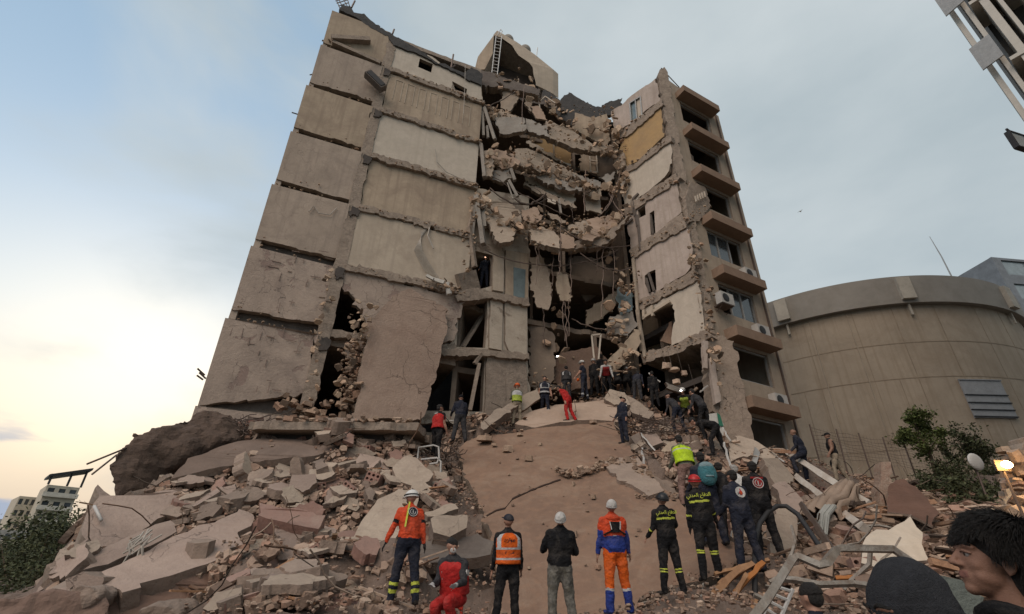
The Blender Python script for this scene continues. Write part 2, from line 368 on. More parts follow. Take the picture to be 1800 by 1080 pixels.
# back-up wall behind the panels
mb = MB(); mb.prism([LW.p(.08, 3, -.6), LW.p(3.3, 3, -.6), LW.p(3.3, 27.5, -.6), LW.p(.08, 27.5, -.6)], -LW.n*.2); part(mb, 'backing_wall', CONCD)
mb = MB(); mb.prism([LW.p(0.0, 0, -.1), LW.p(0.0, 27.6, -.1), LW.p(0.0, 27.6, -7), LW.p(0.0, 0, -7)], LW.d*.22); part(mb, 'side_wall', PARTY)
mb = MB(); mb.prism([LW.p(0, 0, -6.8), LW.p(ul, 0, -6.8), LW.p(ul, 27.4, -6.8), LW.p(0, 27.4, -6.8)], -LW.n*.2); part(mb, 'rear_wall', INNER)
# left bay panels
lm = {0: PARTYP, 1: PARTYP, 2: PARTY, 3: PARTY, 4: PARTY, 5: CREAM, 6: CREAM}
lm = {0: PARTYP, 1: PARTYP, 2: PARTY, 3: PARTY, 4: TAN, 5: PARTY, 6: TAN}
for k in range(-1, 7):
    z0 = (LV[k]+(.45 if k else .06)) if k >= 0 else 1.0; z1 = LV[k+1]+.02
    if k == 6: z1 = LV[7]-.15
    tl = .0 + .02*(k % 2); offt = .10; offb = -.04
    A, B = LW.p(tl-.05, z1, offt), LW.p(uc-.10, z1, offt); C, D = LW.p(uc-.12, z0+rs.uniform(-.1, .1), offb), LW.p(tl, z0, offb)
    loop = [A, B, C, D]
    if k == 0: loop = [A, B, LW.p(uc-.1, 8.6, .08), LW.hit(552, 590), LW.hit(546, 625), LW.hit(552, 672), LW.hit(560, 690), D]
    if k == 1: loop = [A, LW.hit(584, 468), LW.hit(575, 570), D]
    lp = jag(loop, .045, .25, 20+k, keep=(0, len(loop)-1))
    mb = MB(); mb.prism(lp, -LW.n*.26, mside=1)
    part(mb, 'wall_panel', [lm.get(k, PARTYP), CONC])
# top slanted dropped beam in the top storey
mb = MB(); mb.beam(LW.hit(583, 68, .1), LW.hit(650, 72, .15), .3, .28); mb.beam(LW.hit(585, 75, .05), LW.hit(668, 112, .1), .2, .2); mb.build_each('dropped_beam', CONC, BLD)
# pillar
pts = []
mb = MB()
L1 = [LW.p(uc-.16, 4, .05)] + [LW.p(uc-.16, z, .05) for z in (9, 14, 20, 24, 27.2)] + [LW.p(uc+.30, 27.2, .05)] + [LW.p(uc+.30, z, .05) for z in (24, 20, 14, 9, 4)]
mb.prism(jag(L1, .035, .3, 7), -LW.n*.42); part(mb, 'column', CONC)
rn = random.Random(9)
for z in LV[1:7]:      # raised dark patches painting the shade of broken pockets at the pillar joints
    mb = MB(); mb.prism(jag([LW.p(uc+.02, z-.62, .12), LW.p(uc+.30, z-.55, .12), LW.p(uc+.36, z-.12, .12), LW.p(uc+.0, z-.05, .12)], .06, .12, int(z)), -LW.n*.14, mi=0); part(mb, 'joint_shade_patch', INNER)
# right bay panels, each with its own plaster; openings cut as seen
def bay(z0, z1, m, holes=(), seed=0, u0=uc+.30, u1=ul, loop=None, off=0, keep=(1,)):
    lo = loop or [LW.p(u0, z0, off), LW.p(u1, z0, off), LW.p(u1, z1, off), LW.p(u0, z1, off)]
    lo = jag(lo, .04, .25, seed, keep); mb = MB(); mb.prism(lo, -LW.n*.2, holes, mside=1)
    return part(mb, 'wall_panel', [m, CONC])
def rect(x0, y0, x1, y1, x2, y2, x3, y3, pl=LW, off=0): return [pl.hit(x0, y0, off), pl.hit(x1, y1, off), pl.hit(x2, y2, off), pl.hit(x3, y3, off)]
w1 = rect(738, 103, 761, 113, 758, 128, 735, 118); w2 = rect(795, 143, 821, 157, 818, 183, 792, 171)
toploop = [LW.p(uc+.3, LV[6]+.2), LW.p(ul, LV[6]+.2), LW.hit(846, 148), LW.hit(822, 138), LW.hit(800, 124), LW.hit(780, 117), LW.hit(760, 100), LW.hit(735, 93), LW.hit(712, 86), LW.hit(692, 78)]
bay(0, 0, WHITE, [w1], 31, loop=[LW.p(uc+.3, LV[6]+.2)]+[LW.p(ul-1.55, LV[6]+.2), LW.hit(792, 171), LW.hit(795, 143), LW.hit(821, 157), LW.hit(818, 183), LW.p(ul, LV[6]+.2)]+toploop[2:], keep=(0, 1, 2, 3, 4))
bay(LV[5]+.15, LV[6]-.16, TAN, (), 32); bay(LV[4]+.15, LV[5]-.16, WHITE, (), 33)
bay(LV[3]+.15, LV[4]-.16, TAN, (), 34, off=-.05); bay(LV[2]+.15, LV[3]-.16, CREAM, (), 35, off=.03)
# old cupboard outlines left on the plaster of the second storey from the top
mb = MB()
for i in range(7):
    u = uc+.7+i*.62; zt = LV[6]-.55-.02*i
    for dx, dz in ((0, 0), (.38, 0)): mb.box(LW.p(u+dx, zt-.7, .012), (.035, .02, 1.5), Matrix.Rotation(math.atan2(LW.d.y, LW.d.x), 3, 'Z'))
    mb.box(LW.p(u+.19, zt+.05, .012), (.38, .02, .04), Matrix.Rotation(math.atan2(LW.d.y, LW.d.x), 3, 'Z'))
mb.build_each('plaster_moulding', CREAM, BLD)
# thick slab edges between the right bay panels with rebar and crumbled concrete
mb = MB(); db = MB(); rn = random.Random(11)
for k in range(2, 7):
    lo = [LW.p(uc+.3, LV[k]-.16, .14), LW.p(ul+.1, LV[k]-.14, .14), LW.p(ul+.1, LV[k]+.15, .14), LW.p(uc+.3, LV[k]+.15, .14)]
    m_ = MB(); m_.prism(jag(lo, .07, .16, 60+k), -LW.n*.5); part(m_, 'slab_edge', CONC)
    for i in range(70):
        u = rn.uniform(uc+.3, ul+.1); debris(db, LW.p(u, LV[k]+rn.uniform(-.13, .1), .14), (.05, .03, .04), 1, rn.choice((.07, .1, .14))+.12*(u > ul-2), rn)
for i in range(90): debris(db, LW.p(rn.uniform(0, uc), rn.choice(LV[1:7])+rn.choice((.14, .6)), rn.uniform(-.1, .06)), (.04, .04, .04), 1, .14, rn)
o = db.build('crumbled_edge', DEBB, BLD); o['kind'] = 'stuff'
# lower right bay: broken wall with two big holes
hole1 = poly(LW, [(584, 470), (600, 478), (603, 505), (625, 520), (632, 535), (637, 560), (640, 580), (610, 578), (578, 568), (583, 510)])
low = [LW.p(uc-.2, 12.1), LW.p(ul, 12.1), LW.hit(795, 600), LW.hit(752, 625), LW.hit(735, 735), LW.hit(735, 760), LW.hit(600, 760), LW.hit(606, 690), LW.hit(622, 660), LW.hit(612, 640), LW.hit(612, 605), LW.hit(640, 600), LW.hit(642, 580), LW.hit(635, 545), LW.hit(600, 505), LW.hit(598, 470)]
mb = MB(); mb.prism(jag(low, .13, .2, 41), -LW.n*.25, mside=1); part(mb, 'wall_panel', [PARTYP, CONC])
mb = MB(); mb.prism(jag(poly(LW, [(560, 578), (640, 585), (640, 598), (556, 590)], .03), .04, .2, 5), -LW.n*.5); part(mb, 'slab_edge', CONC)
# broken hollow blocks bulging out beside the lower hole and spilling down to the heap
db = MB(); rn = random.Random(23)
for i in range(230):
    t_ = rn.random(); p = LW.hit(628 - 18*t_ + rn.gauss(0, 9), 600 + 120*t_, .15); debris(db, p, (.12, .08, .1), 1, .22, rn, flatn=.6)
for i in range(90): p = LW.hit(rn.uniform(500, 720), rn.uniform(700, 742), .3); debris(db, p, (.2, .15, .08), 1, .5, rn, flatn=.6)
o = db.build('spilled_blocks', DEB, BLD); o['kind'] = 'stuff'
# the huge brownish slab leaning on the wall
P = [LW.hit(690, 520, .45), LW.hit(718, 508, .42), LW.hit(788, 545, .42), LW.hit(786, 565, .5), LW.hit(768, 660, .8), LW.hit(738, 738, 1.15), LW.hit(620, 742, 1.25), LW.hit(636, 640, .85), LW.hit(650, 560, .55)]
mb = MB(); mb.prism(jag(P, .09, .2, 42), -LW.n*.3, mside=1)
LEANM = mat('leaning_slab_render', (.35, .26, .205), (.28, .205, .16), .8, stain=(.22, .15, .115), stain_amt=.7, bump=.7, cracks=.6, crack_scale=.7)
part(mb, 'leaning_slab', [LEANM, CONC])

mb = MB(); rn = random.Random(88); qL = Matrix.Rotation(math.atan2(LW.d.y, LW.d.x), 3, 'Z')      # mortar ridges of lost tiles on the lower panels
for (xa, xb, ya, yb, nn) in ((478, 578, 440, 545, 16), (400, 560, 575, 690, 20)):
    for i in range(nn):
        p = LW.hit(rn.uniform(xa, xb), rn.uniform(ya, yb), .085); u = round((p-LW.a).dot(LW.d)/.31)*.31+rn.gauss(0, .03); z = round(p.z/.31)*.31+rn.gauss(0, .03); c = LW.p(u, z, .075+.01*(i % 2))
        if rn.random() < .5: mb.box(c, (rn.uniform(.1, .4), .02, rn.uniform(.015, .03)), qL @ Matrix.Rotation(rn.gauss(0, .06), 3, 'Y'))
        else: mb.box(c, (rn.uniform(.015, .03), .02, rn.uniform(.1, .35)), qL @ Matrix.Rotation(rn.gauss(0, .06), 3, 'Y'))
o = part(mb, 'mortar_ridge', mat('mortar_shade', (.27, .20, .165), bump=.6)); o['kind'] = 'stuff'
mb = MB(); mb.tube([MID.hit(786, 498, .5), MID.hit(790, 518, .5)], .12, 12); mb.box(MID.hit(770, 494, .45), (.55, .12, .16), Matrix.Rotation(.3, 3, 'Y')); mb.box(MID.hit(756, 488, .45), (.35, .12, .12), Matrix.Rotation(.5, 3, 'Y')); mb.build_each('white_fitting', flat('white_fitting_paint', (.5, .48, .44)), BLD)
# --- middle strip with door openings (between the party wall and the cavity) ---
def mp_(pts, off=0): return [MID.hit(x, y, off) for x, y in pts]
frame = mp_([(826, 330), (930, 345), (932, 440), (928, 530), (928, 640), (935, 740), (740, 745), (752, 625), (795, 600), (812, 520), (822, 430)])
hs = [mp_([(832, 440), (866, 449), (865, 503), (846, 508), (829, 500)]), mp_([(808, 532), (856, 520), (857, 560), (853, 612), (802, 610)]), mp_([(757, 628), (852, 628), (848, 724), (746, 722)]), ]
mb = MB(); mb.prism(jag(frame, .06, .3, 51), -MID.n*.28, hs, mside=1); part(mb, 'wall_panel', [PEEL, CONC])
for pts, m_ in (([(867, 449), (886, 451), (885, 513), (866, 510)], CREAM), ([(889, 440), (929, 446), (928, 528), (888, 520)], TAN), ([(862, 528), (884, 530), (882, 616), (860, 612)], PEEL), ([(888, 532), (927, 535), (926, 625), (905, 640), (888, 600)], PEEL), ([(856, 622), (888, 622), (890, 735), (852, 735)], CONC), ([(888, 622), (925, 640), (930, 735), (890, 735)], CONC)):
    mb = MB(); mb.prism(jag(mp_(pts, .12), .02, .3, 5, keep=(0, 1)), -MID.n*.16, mside=1); part(mb, 'wall_panel', [m_, CONC])
mb = MB(); mb.prism(mp_([(903, 470), (924, 474), (922, 526), (903, 520)], .15), -MID.n*.03); part(mb, 'glass_sheet', BGLASS)
for pts in ([(826, 505), (862, 512), (930, 526), (930, 538), (862, 524), (805, 530), (800, 520)], [(745, 612), (800, 612), (858, 614), (930, 622), (930, 632), (858, 626), (800, 626), (745, 624)]):
    mb = MB(); mb.prism(jag(mp_(pts, .3), .05, .15, 8), -MID.n*.6); part(mb, 'slab_edge', CONC)
mb = MB(); mb.beam(MID.hit(812, 612, -.6), MID.hit(852, 548, -.9), .3, .12); mb.beam(MID.hit(806, 500, .3), MID.hit(838, 492, .2), .25, .9, roll=.3); mb.build_each('fallen_plank', CONC, BLD)
mb = MB()
for a, b, r0 in (((834, 470), (824, 400), .22), ((822, 420), (836, 345), .2), ((842, 640), (826, 722), .18), ((834, 640), (846, 622), .16)):
    mb.beam(MID.hit(*a, .2), MID.hit(*b, .25), r0, r0*.8, roll=.4)
mb.build_each('broken_column', CONC, BLD)
# interior behind: floor slabs, cross walls, rear wall
for z in (6.2, 9.1, 12.2, 15.3, 18.4, 21.5, 24.6):
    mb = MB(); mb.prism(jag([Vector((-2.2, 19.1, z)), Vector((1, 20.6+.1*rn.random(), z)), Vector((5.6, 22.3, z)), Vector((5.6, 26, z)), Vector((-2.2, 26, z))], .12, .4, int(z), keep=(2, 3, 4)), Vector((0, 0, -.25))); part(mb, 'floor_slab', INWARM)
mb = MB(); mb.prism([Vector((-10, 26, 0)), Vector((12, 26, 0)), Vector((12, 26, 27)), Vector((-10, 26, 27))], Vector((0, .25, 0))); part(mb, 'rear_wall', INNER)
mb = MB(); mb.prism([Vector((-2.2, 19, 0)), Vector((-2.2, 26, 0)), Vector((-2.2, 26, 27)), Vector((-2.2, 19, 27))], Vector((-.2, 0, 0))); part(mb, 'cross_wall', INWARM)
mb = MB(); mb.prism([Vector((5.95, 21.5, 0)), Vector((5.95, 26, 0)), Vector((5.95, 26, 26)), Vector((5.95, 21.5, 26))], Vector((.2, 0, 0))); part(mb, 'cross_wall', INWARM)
for x, z0 in ((.9, 12.2), (2.6, 15.3), (1.6, 18.4), (3.4, 21.5), (4.0, 9.1)):
    mb = MB(); mb.prism([Vector((x, 21.3, z0)), Vector((x+.15, 25, z0)), Vector((x+.15, 25, z0+2.9)), Vector((x, 21.3, z0+2.9))], Vector((.15, 0, 0))); part(mb, 'cross_wall', INWARM)

mb = MB(); mb.prism(jag([Vector((-2.2, 19.6, 27.75)), Vector((0, 20.2, 27.8)), Vector((2.2, 20.4, 27.6)), Vector((4.0, 21.4, 27.2)), Vector((7.2, 21.2, 27.0)), Vector((7.2, 26, 27.2)), Vector((-2.2, 26, 27.8))], .2, .35, 8, keep=(4, 5, 6)), Vector((0, 0, -.3))); part(mb, 'roof_slab', CONCD)
mb = MB(); mb.prism([Vector((-2.2, 24, 15)), Vector((8, 24, 15)), Vector((8, 24, 27)), Vector((-2.2, 24, 27))], Vector((0, .2, 0))); part(mb, 'cross_wall', INWARM)
mb = MB(); mb.prism([Vector((-2.2, 21.6, 24.6)), Vector((2.4, 22.6, 24.6)), Vector((7.6, 22.9, 22.6)), Vector((7.6, 22.9, 27.6)), Vector((2.4, 22.6, 27.4)), Vector((-2.2, 21.6, 27.4))], Vector((0, .2, 0))); part(mb, 'cross_wall', INWARM)
# --- hanging slabs and wall pieces of the collapsed middle (px outline, distance) ---
BEIGE = mat('beige_broken_slab', (.43, .35, .275), (.34, .275, .215), 1.6, stain=(.23, .17, .13), stain_amt=.55, stain_scale=1.6, bump=.5, dust=.15)
GREYS = mat('grey_broken_slab', (.36, .33, .29), (.28, .25, .22), 1.6, stain=(.2, .16, .13), bump=.5)
H = [
 # roof zone
 ([(985, 176), (1000, 161), (1016, 172), (1036, 183), (1062, 192), (1064, 214), (1040, 226), (1012, 222), (984, 208)], 21.0, ROOFD, .3),
 ([(1062, 184), (1078, 178), (1094, 172), (1090, 190), (1064, 206)], 21.0, ROOFD, .25),
 ([(1012, 198), (1040, 208), (1066, 200), (1072, 232), (1068, 268), (1050, 250), (1006, 228)], 20.6, TAN, .18),
 ([(955, 158), (968, 164), (985, 178), (984, 205), (966, 190), (952, 176)], 20.6, ROOFD, .3),
 ([(820, 120), (842, 122), (880, 134), (925, 150), (950, 158), (946, 168), (905, 158), (850, 150), (820, 140)], 19.2, CONCD, .5),
 ([(912, 138), (914, 165), (905, 182), (894, 196), (880, 190), (882, 164), (904, 149)], 19.4, BEIGE, .18),
 ([(923, 147), (937, 152), (936, 172), (935, 196), (924, 186), (922, 166)], 19.6, BEIGE, .18),
 ([(936, 187), (948, 188), (963, 212), (942, 208), (936, 198)], 19.3, PEACH, .12),
 ([(967, 178), (975, 174), (980, 186), (974, 196), (967, 190)], 19.8, BEIGE, .12),
 ([(853, 183), (868, 188), (888, 198), (912, 205), (908, 214), (888, 210), (872, 212), (862, 200)], 19.0, BEIGE, .3),
 ([(868, 208), (896, 206), (922, 208), (924, 228), (905, 233), (879, 235)], 18.9, GREYS, .25),
 ([(924, 208), (940, 214), (962, 224), (965, 241), (940, 234), (924, 228)], 19.1, GREYS, .25),
 ([(960, 212), (990, 222), (1018, 238), (1042, 254), (1080, 258), (1082, 268), (1040, 266), (1000, 256), (965, 242)], [19.3, 19.5, 19.8, 20.0, 20.4, 20.3, 19.9, 19.5, 19.2], BEIGE, .35),
 # storey below: back wall seen under the slab
 ([(925, 238), (960, 244), (1004, 268), (1004, 292), (972, 276), (926, 248)], 20.9, OCHRE, .12),
 ([(925, 246), (1004, 290), (1004, 295), (925, 252)], 20.6, WHITE, .2),
 ([(1022, 268), (1050, 272), (1050, 306), (1020, 300)], 21.3, TAN, .12),
 ([(1050, 268), (1075, 262), (1082, 300), (1074, 318), (1050, 310)], 21.6, INWARM, .12),
 # second slab
 ([(858, 262), (872, 262), (896, 268), (914, 282), (908, 292), (886, 297), (872, 290), (862, 276)], 18.8, PEACH, .25),
 ([(847, 264), (858, 264), (868, 290), (866, 312), (850, 312)], 18.5, BEIGE, .25),
 ([(868, 300), (896, 298), (900, 312), (884, 321), (866, 316)], 18.9, GREYS, .25),
 ([(905, 262), (930, 262), (960, 276), (985, 290), (1010, 304), (1030, 318), (1004, 322), (970, 308), (930, 296), (905, 288)], [18.9, 19.1, 19.4, 19.7, 20, 20.2, 20, 19.6, 19.1, 18.8], BEIGE, .4),
 ([(942, 296), (982, 312), (1006, 324), (1024, 330), (1022, 336), (1000, 336), (962, 322), (940, 312)], 19.6, GREYS, .3),
 ([(1008, 306), (1032, 312), (1056, 320), (1058, 329), (1030, 330), (1010, 322)], 19.9, GREYS, .2),
 ([(922, 308), (934, 310), (972, 322), (1010, 334), (1009, 360), (975, 344), (924, 320)], 20.1, WHITE, .14),
 ([(922, 320), (975, 344), (1010, 361), (1009, 366), (970, 350), (920, 326)], 19.9, BEIGE, .25),
 ([(1024, 330), (1055, 332), (1058, 345), (1046, 348), (1026, 342)], 19.9, BEIGE, .2),
 ([(1026, 342), (1054, 348), (1058, 376), (1030, 370)], 20.3, PEEL, .12),
 ([(1052, 312), (1082, 303), (1080, 314), (1070, 324)], 20.6, GREYS, .15),
 ([(961, 348), (977, 353), (977, 359), (962, 355)], 19.6, WHITE, .1),
 # third: crumpled slabs
 ([(851, 356), (872, 354), (902, 358), (914, 376), (916, 396), (905, 412), (898, 425), (878, 427), (862, 405), (853, 378)], [18.7, 18.7, 18.8, 18.9, 18.8, 18.5, 18.3, 18.2, 18.3, 18.5], BEIGE, .28),
 ([(918, 368), (945, 366), (952, 382), (940, 394), (920, 386)], 19.0, PEACH, .22),
 ([(962, 372), (980, 378), (994, 392), (985, 392), (968, 384)], 19.6, BEIGE, .2),
 ([(930, 404), (952, 398), (974, 406), (984, 420), (984, 437), (958, 432), (934, 422)], [18.9, 19.0, 19.1, 18.9, 18.6, 18.6, 18.7], BEIGE, .3),
 ([(985, 410), (1000, 414), (1014, 430), (1010, 436), (986, 437)], 18.8, PEACH, .25),
 ([(1014, 394), (1032, 386), (1060, 380), (1088, 378), (1098, 374), (1084, 392), (1062, 410), (1038, 424), (1022, 420), (1040, 404)], [19.6, 19.8, 20.1, 20.5, 20.6, 20.1, 19.6, 19.2, 19.1, 19.3], PEACH, .3),
 ([(1000, 396), (1030, 388), (1040, 398), (1022, 412), (1004, 410)], 19.5, BEIGE, .25),
 ([(998, 424), (1040, 420), (1062, 416), (1100, 380), (1108, 380), (1070, 425), (1040, 436), (1000, 440)], 19.6, CONC, .4),
 # hanging things in the cavity
 ([(932, 452), (950, 448), (966, 480), (972, 510), (962, 545), (944, 540), (932, 500)], 20.0, BEIGE, .12),
 ([(978, 478), (996, 482), (1005, 510), (1003, 530), (985, 528), (978, 505)], 19.8, TAN, .12),
 ([(1000, 452), (1040, 452), (1062, 465), (1090, 490), (1062, 510), (1030, 530), (1005, 500)], 23.0, INWARM, .2),
 ([(1030, 545), (1092, 505), (1100, 520), (1060, 560), (1030, 575)], 22.2, TAN, .2),
 ([(1088, 505), (1112, 515), (1112, 545), (1090, 555), (1084, 530)], 20.8, BGLASS, .15),
 ([(1070, 560), (1112, 548), (1118, 575), (1100, 590), (1068, 585)], 20.4, GREYS, .3),
 ([(1062, 640), (1090, 610), (1122, 575), (1128, 600), (1100, 640), (1075, 655)], 20.2, TAN, .2),
 ([(930, 560), (975, 590), (975, 660), (960, 690), (930, 680)], 20.8, INWARM, .2),
 ([(985, 620), (1050, 610), (1080, 640), (1060, 680), (990, 690), (960, 660)], 21.2, mat('brick_dust_fill', (.24, .16, .12), bump=.7), .3),
]
for i, (pts, Y, m_, th) in enumerate(H):
    slabpx(pts, Y, th, m_, 'hanging_slab' if th >= .2 else 'wall_fragment', .085, .15, 100+i)
# bent beams, stubs and splintered columns
mb = MB()
for (a, b, Y, wd) in [((852, 190), (870, 246), 18.5, .22), ((848, 192), (850, 240), 18.6, .2), ((856, 222), (858, 243), 18.5, .14), ((846, 255), (852, 312), 18.4, .25), ((838, 345), (850, 430), 18.3, .3), ((836, 350), (826, 430), 18.3, .22), ((848, 350), (852, 400), 18.4, .25), ((895, 318), (910, 346), 18.7, .2), ((892, 322), (902, 350), 18.6, .1), ((898, 298), (905, 318), 18.8, .22), ((982, 350), (986, 376), 19.4, .12)]:
    mb.beam(at(*a, Y), at(*b, Y+.1), wd, wd*.7, roll=.5)
mb.build_each('broken_beam', GREYS, BLD)
mb = MB()
for a, b, Y in [((1048, 270), (1050, 304), 21.1), ((1038, 302), (1050, 304), 21.1), ((1036, 268), (1038, 302), 21.1), ((1036, 282), (1048, 284), 21.1), ((972, 238), (974, 274), 20.5), ((950, 178), (958, 170), 19.6), ((958, 170), (976, 182), 19.6), ((948, 184), (950, 200), 19.6), ((1040, 590), (1044, 630), 20.3), ((1040, 590), (1056, 588), 20.3), ((1056, 588), (1052, 632), 20.3)]:
    mb.beam(at(*a, Y), at(*b, Y), .07, .07)
mb.build_each('door_frame', WHITE, BLD)
# crumbled concrete along the sagging slabs
db = MB(); rn = random.Random(77)
def band(pts, Y0, Y1, n, sp, sz, flatn=.55):
    for _ in range(int(n*.45)):
        t_ = rn.random()*(len(pts)-1); i = min(int(t_), len(pts)-2); f = t_-i
        x = pts[i][0]*(1-f)+pts[i+1][0]*f; y = pts[i][1]*(1-f)+pts[i+1][1]*f
        Y = Y0+(Y1-Y0)*t_/(len(pts)-1)
        debris(db, at(x+rn.gauss(0, sp), y+rn.gauss(0, sp), Y-.05), (.03, .15, .03), 1, sz*rn.choice((.3, .4, .55, .75)), rn, flatn=rn.choice((.2, .3, .5)))
band([(850, 186), (880, 200), (912, 214)], 18.8, 19.0, 70, 4, .28)
band([(965, 222), (1000, 240), (1040, 260), (1078, 262)], 19.1, 20.2, 130, 6, .3)
band([(905, 265), (930, 268), (965, 285), (1000, 300), (1040, 318)], 18.7, 20, 200, 7, .34)
band([(862, 270), (868, 295), (900, 296)], 18.5, 18.8, 60, 4, .25)
band([(910, 290), (950, 300), (1000, 318), (1050, 325)], 18.7, 19.8, 120, 5, .3)
band([(905, 380), (925, 395), (940, 395)], 18.6, 18.9, 70, 8, .34)
band([(940, 395), (975, 400), (1010, 410), (1040, 400), (1085, 378)], 18.8, 20.2, 200, 8, .34)
band([(935, 372), (960, 388), (1000, 398), (1020, 386), (1060, 370)], 19.2, 20.2, 140, 6, .3)
band([(930, 425), (985, 440), (1050, 432), (1100, 385)], 18.5, 20.2, 110, 3, .26)
band([(1075, 228), (1085, 240), (1100, 255), (1098, 268)], 19.9, 20.3, 60, 5, .3)
band([(1086, 268), (1100, 290), (1090, 310), (1082, 330)], 20.0, 20.4, 60, 5, .28)
band([(880, 128), (920, 150), (970, 185), (990, 215)], 19.2, 20.3, 90, 5, .32)
band([(1062, 196), (1088, 188), (1070, 206)], 20.6, 20.8, 40, 2, .3)
band([(995, 180), (1030, 192), (1058, 200)], 20.9, 20.9, 40, 2, .3)
band([(1088, 500), (1110, 510), (1116, 480), (1100, 440)], 20.3, 20.4, 80, 6, .3)
band([(1060, 586), (1080, 592), (1112, 592)], 20.4, 20.2, 50, 4, .3)
band([(930, 660), (960, 690), (1000, 690)], 20.4, 20.6, 160, 12, .4)
band([(1060, 655), (1100, 640), (1130, 640)], 20.2, 19.6, 120, 10, .4)
o = db.build('crumbled_concrete', DEBB, BLD); o['kind'] = 'stuff'
# torn sheets of plaster and thin slab shards sticking out of the folds
db = MB(); rn = random.Random(313)
def shards(pts, Y0, Y1, n, sp, s0, s1):
    for _ in range(n):
        t_ = rn.random()*(len(pts)-1); i = min(int(t_), len(pts)-2); f = t_-i; x = pts[i][0]*(1-f)+pts[i+1][0]*f+rn.gauss(0, sp); y = pts[i][1]*(1-f)+pts[i+1][1]*f+rn.gauss(0, sp)
        nv = Vector((rn.gauss(.1, .5), rn.gauss(-.8, .3), rn.gauss(-.1, .7))).normalized(); q = (nv.to_track_quat('Z', 'Y') @ Quaternion((0, 0, 1), rn.uniform(0, 6.28))).to_matrix()
        frag(db, at(x, y, Y0+(Y1-Y0)*t_/(len(pts)-1)-.1+rn.gauss(0, .12)), rn.uniform(s0, s1), rn, .16, q=q, cols=((1.15, 1.02, .9), (1.25, 1.15, 1.05), (.9, .78, .68), (.62, .54, .48), (.4, .35, .32), (1.1, .92, .8)))
for a_ in [([(850, 190), (880, 205), (925, 225), (965, 232), (1010, 245), (1080, 265)], 18.8, 20.3, 90, 7), ([(850, 270), (880, 290), (905, 275), (960, 300), (1010, 320), (1060, 335), (1090, 340)], 18.5, 20.3, 110, 8), ([(845, 350), (870, 390), (910, 400), (950, 400), (1000, 420), (1050, 410), (1100, 380)], 18.3, 20.1, 130, 10), ([(880, 135), (930, 160), (975, 190), (1010, 225), (1075, 215)], 19.3, 20.4, 60, 8), ([(930, 440), (960, 500), (990, 540), (960, 600), (1000, 640)], 20.3, 21.0, 22, 14), ([(1075, 440), (1100, 480), (1095, 540), (1080, 600), (1110, 630)], 20.5, 20.1, 40, 8), ([(1075, 210), (1090, 260), (1095, 330), (1105, 400)], 20.3, 20.3, 60, 6)]: shards(*a_[:4], a_[4], .18, .62)
for a_ in [([(1200, 385), (1225, 470), (1245, 580), (1270, 680)], 17.9, 17.6, 40, 6), ([(840, 340), (825, 430), (815, 500)], 18.3, 18.3, 30, 5), ([(800, 500), (790, 510), (760, 490)], 17.8, 17.8, 14, 6), ([(575, 480), (560, 580), (550, 680)], 16.2, 16.0, 24, 6), ([(640, 540), (625, 600), (600, 690)], 16.3, 16.0, 50, 10)]: shards(*a_[:4], a_[4], .12, .4)
o = db.build('torn_sheets', DEBB, BLD); o['kind'] = 'stuff'
# rebar, cables and shreds hanging down
mb = MB(); rn = random.Random(5)
def sag(a, b, drop, n=9, wob=.05):
    a, b = Vector(a), Vector(b); return [a.lerp(b, i/n) + Vector((rn.uniform(-wob, wob), rn.uniform(-wob, wob), -drop*4*(i/n)*(1-i/n)+rn.uniform(-wob, wob))) for i in range(n+1)]
for a, b, Ya, Yb, d, r in [((840, 190), (905, 160), 18.5, 19.2, .3, .03), ((851, 440), (1085, 440), 18.4, 20.2, .9, .03), ((865, 310), (1000, 380), 18.5, 19.4, .2, .025), ((940, 330), (985, 360), 19, 19.4, .1, .02), ((1070, 340), (1110, 380), 20, 19.8, .5, .03), ((1080, 330), (1050, 380), 20, 19.6, .4, .03), ((1090, 300), (1062, 372), 20.1, 19.7, .5, .025), ((860, 330), (960, 350), 18.4, 19.3, .7, .04), ((905, 350), (960, 340), 18.7, 19.2, .5, .05), ((985, 400), (1108, 430), 19, 20, .6, .03), ((1020, 445), (1110, 470), 19.8, 19.8, .5, .04), ((1005, 560), (1090, 575), 20, 19.9, .3, .03)]:
    mb.tube(sag(at(*a, Ya), at(*b, Yb), d, 10, .04), r, 5)
for x, y0, y1, Y in [(921, 150, 232, 18.9), (985, 380, 470, 18.8), (984, 440, 482, 18.6), (942, 430, 500, 18.6), (948, 432, 475, 18.7), (972, 445, 520, 19.2), (1005, 440, 520, 19.4), (1060, 435, 560, 19.9), (1078, 435, 520, 20), (1050, 440, 480, 19.6), (990, 520, 600, 19.8), (1000, 525, 590, 19.8), (994, 530, 610, 19.8), (955, 545, 610, 20), (1030, 300, 375, 19.8), (1006, 355, 390, 19.6)]:
    mb.tube(sag(at(x, y0, Y), at(x+rn.uniform(-4, 4), y1, Y), 0, 7, .06), rn.uniform(.012, .03), 5)
mb.build_each('hanging_rebar', STEEL, BLD)
mb = MB()
for i in range(7):     # bundle of pale cables on the cream panel
    a = LW.hit(752-i*2, 400+i, .08); b = LW.hit(748+i*4, 478+i*2, .1); c = LW.hit(728+i*2.2, 440, .06+.02*i)
    mb.tube([a, a.lerp(c, .6)+Vector((-.03, 0, 0)), c, c.lerp(b, .5)+Vector((-.02, 0, 0)), b], .013, 5)
mb.tube([LW.hit(765, 262, .1), LW.hit(768, 285, .1), LW.hit(785, 303, .1), LW.hit(815, 317, .1), LW.hit(838, 322, .1)], .02, 5)
mb.tube([LW.hit(543, 372, .13), LW.hit(552, 362, .13), LW.hit(560, 375, .14), LW.hit(580, 378, .14), LW.hit(592, 366, .14)], .022, 5)
mb.tube([LW.hit(755, 400, .12), LW.hit(752, 415, .2), LW.hit(762, 437, .25)], .035, 5)
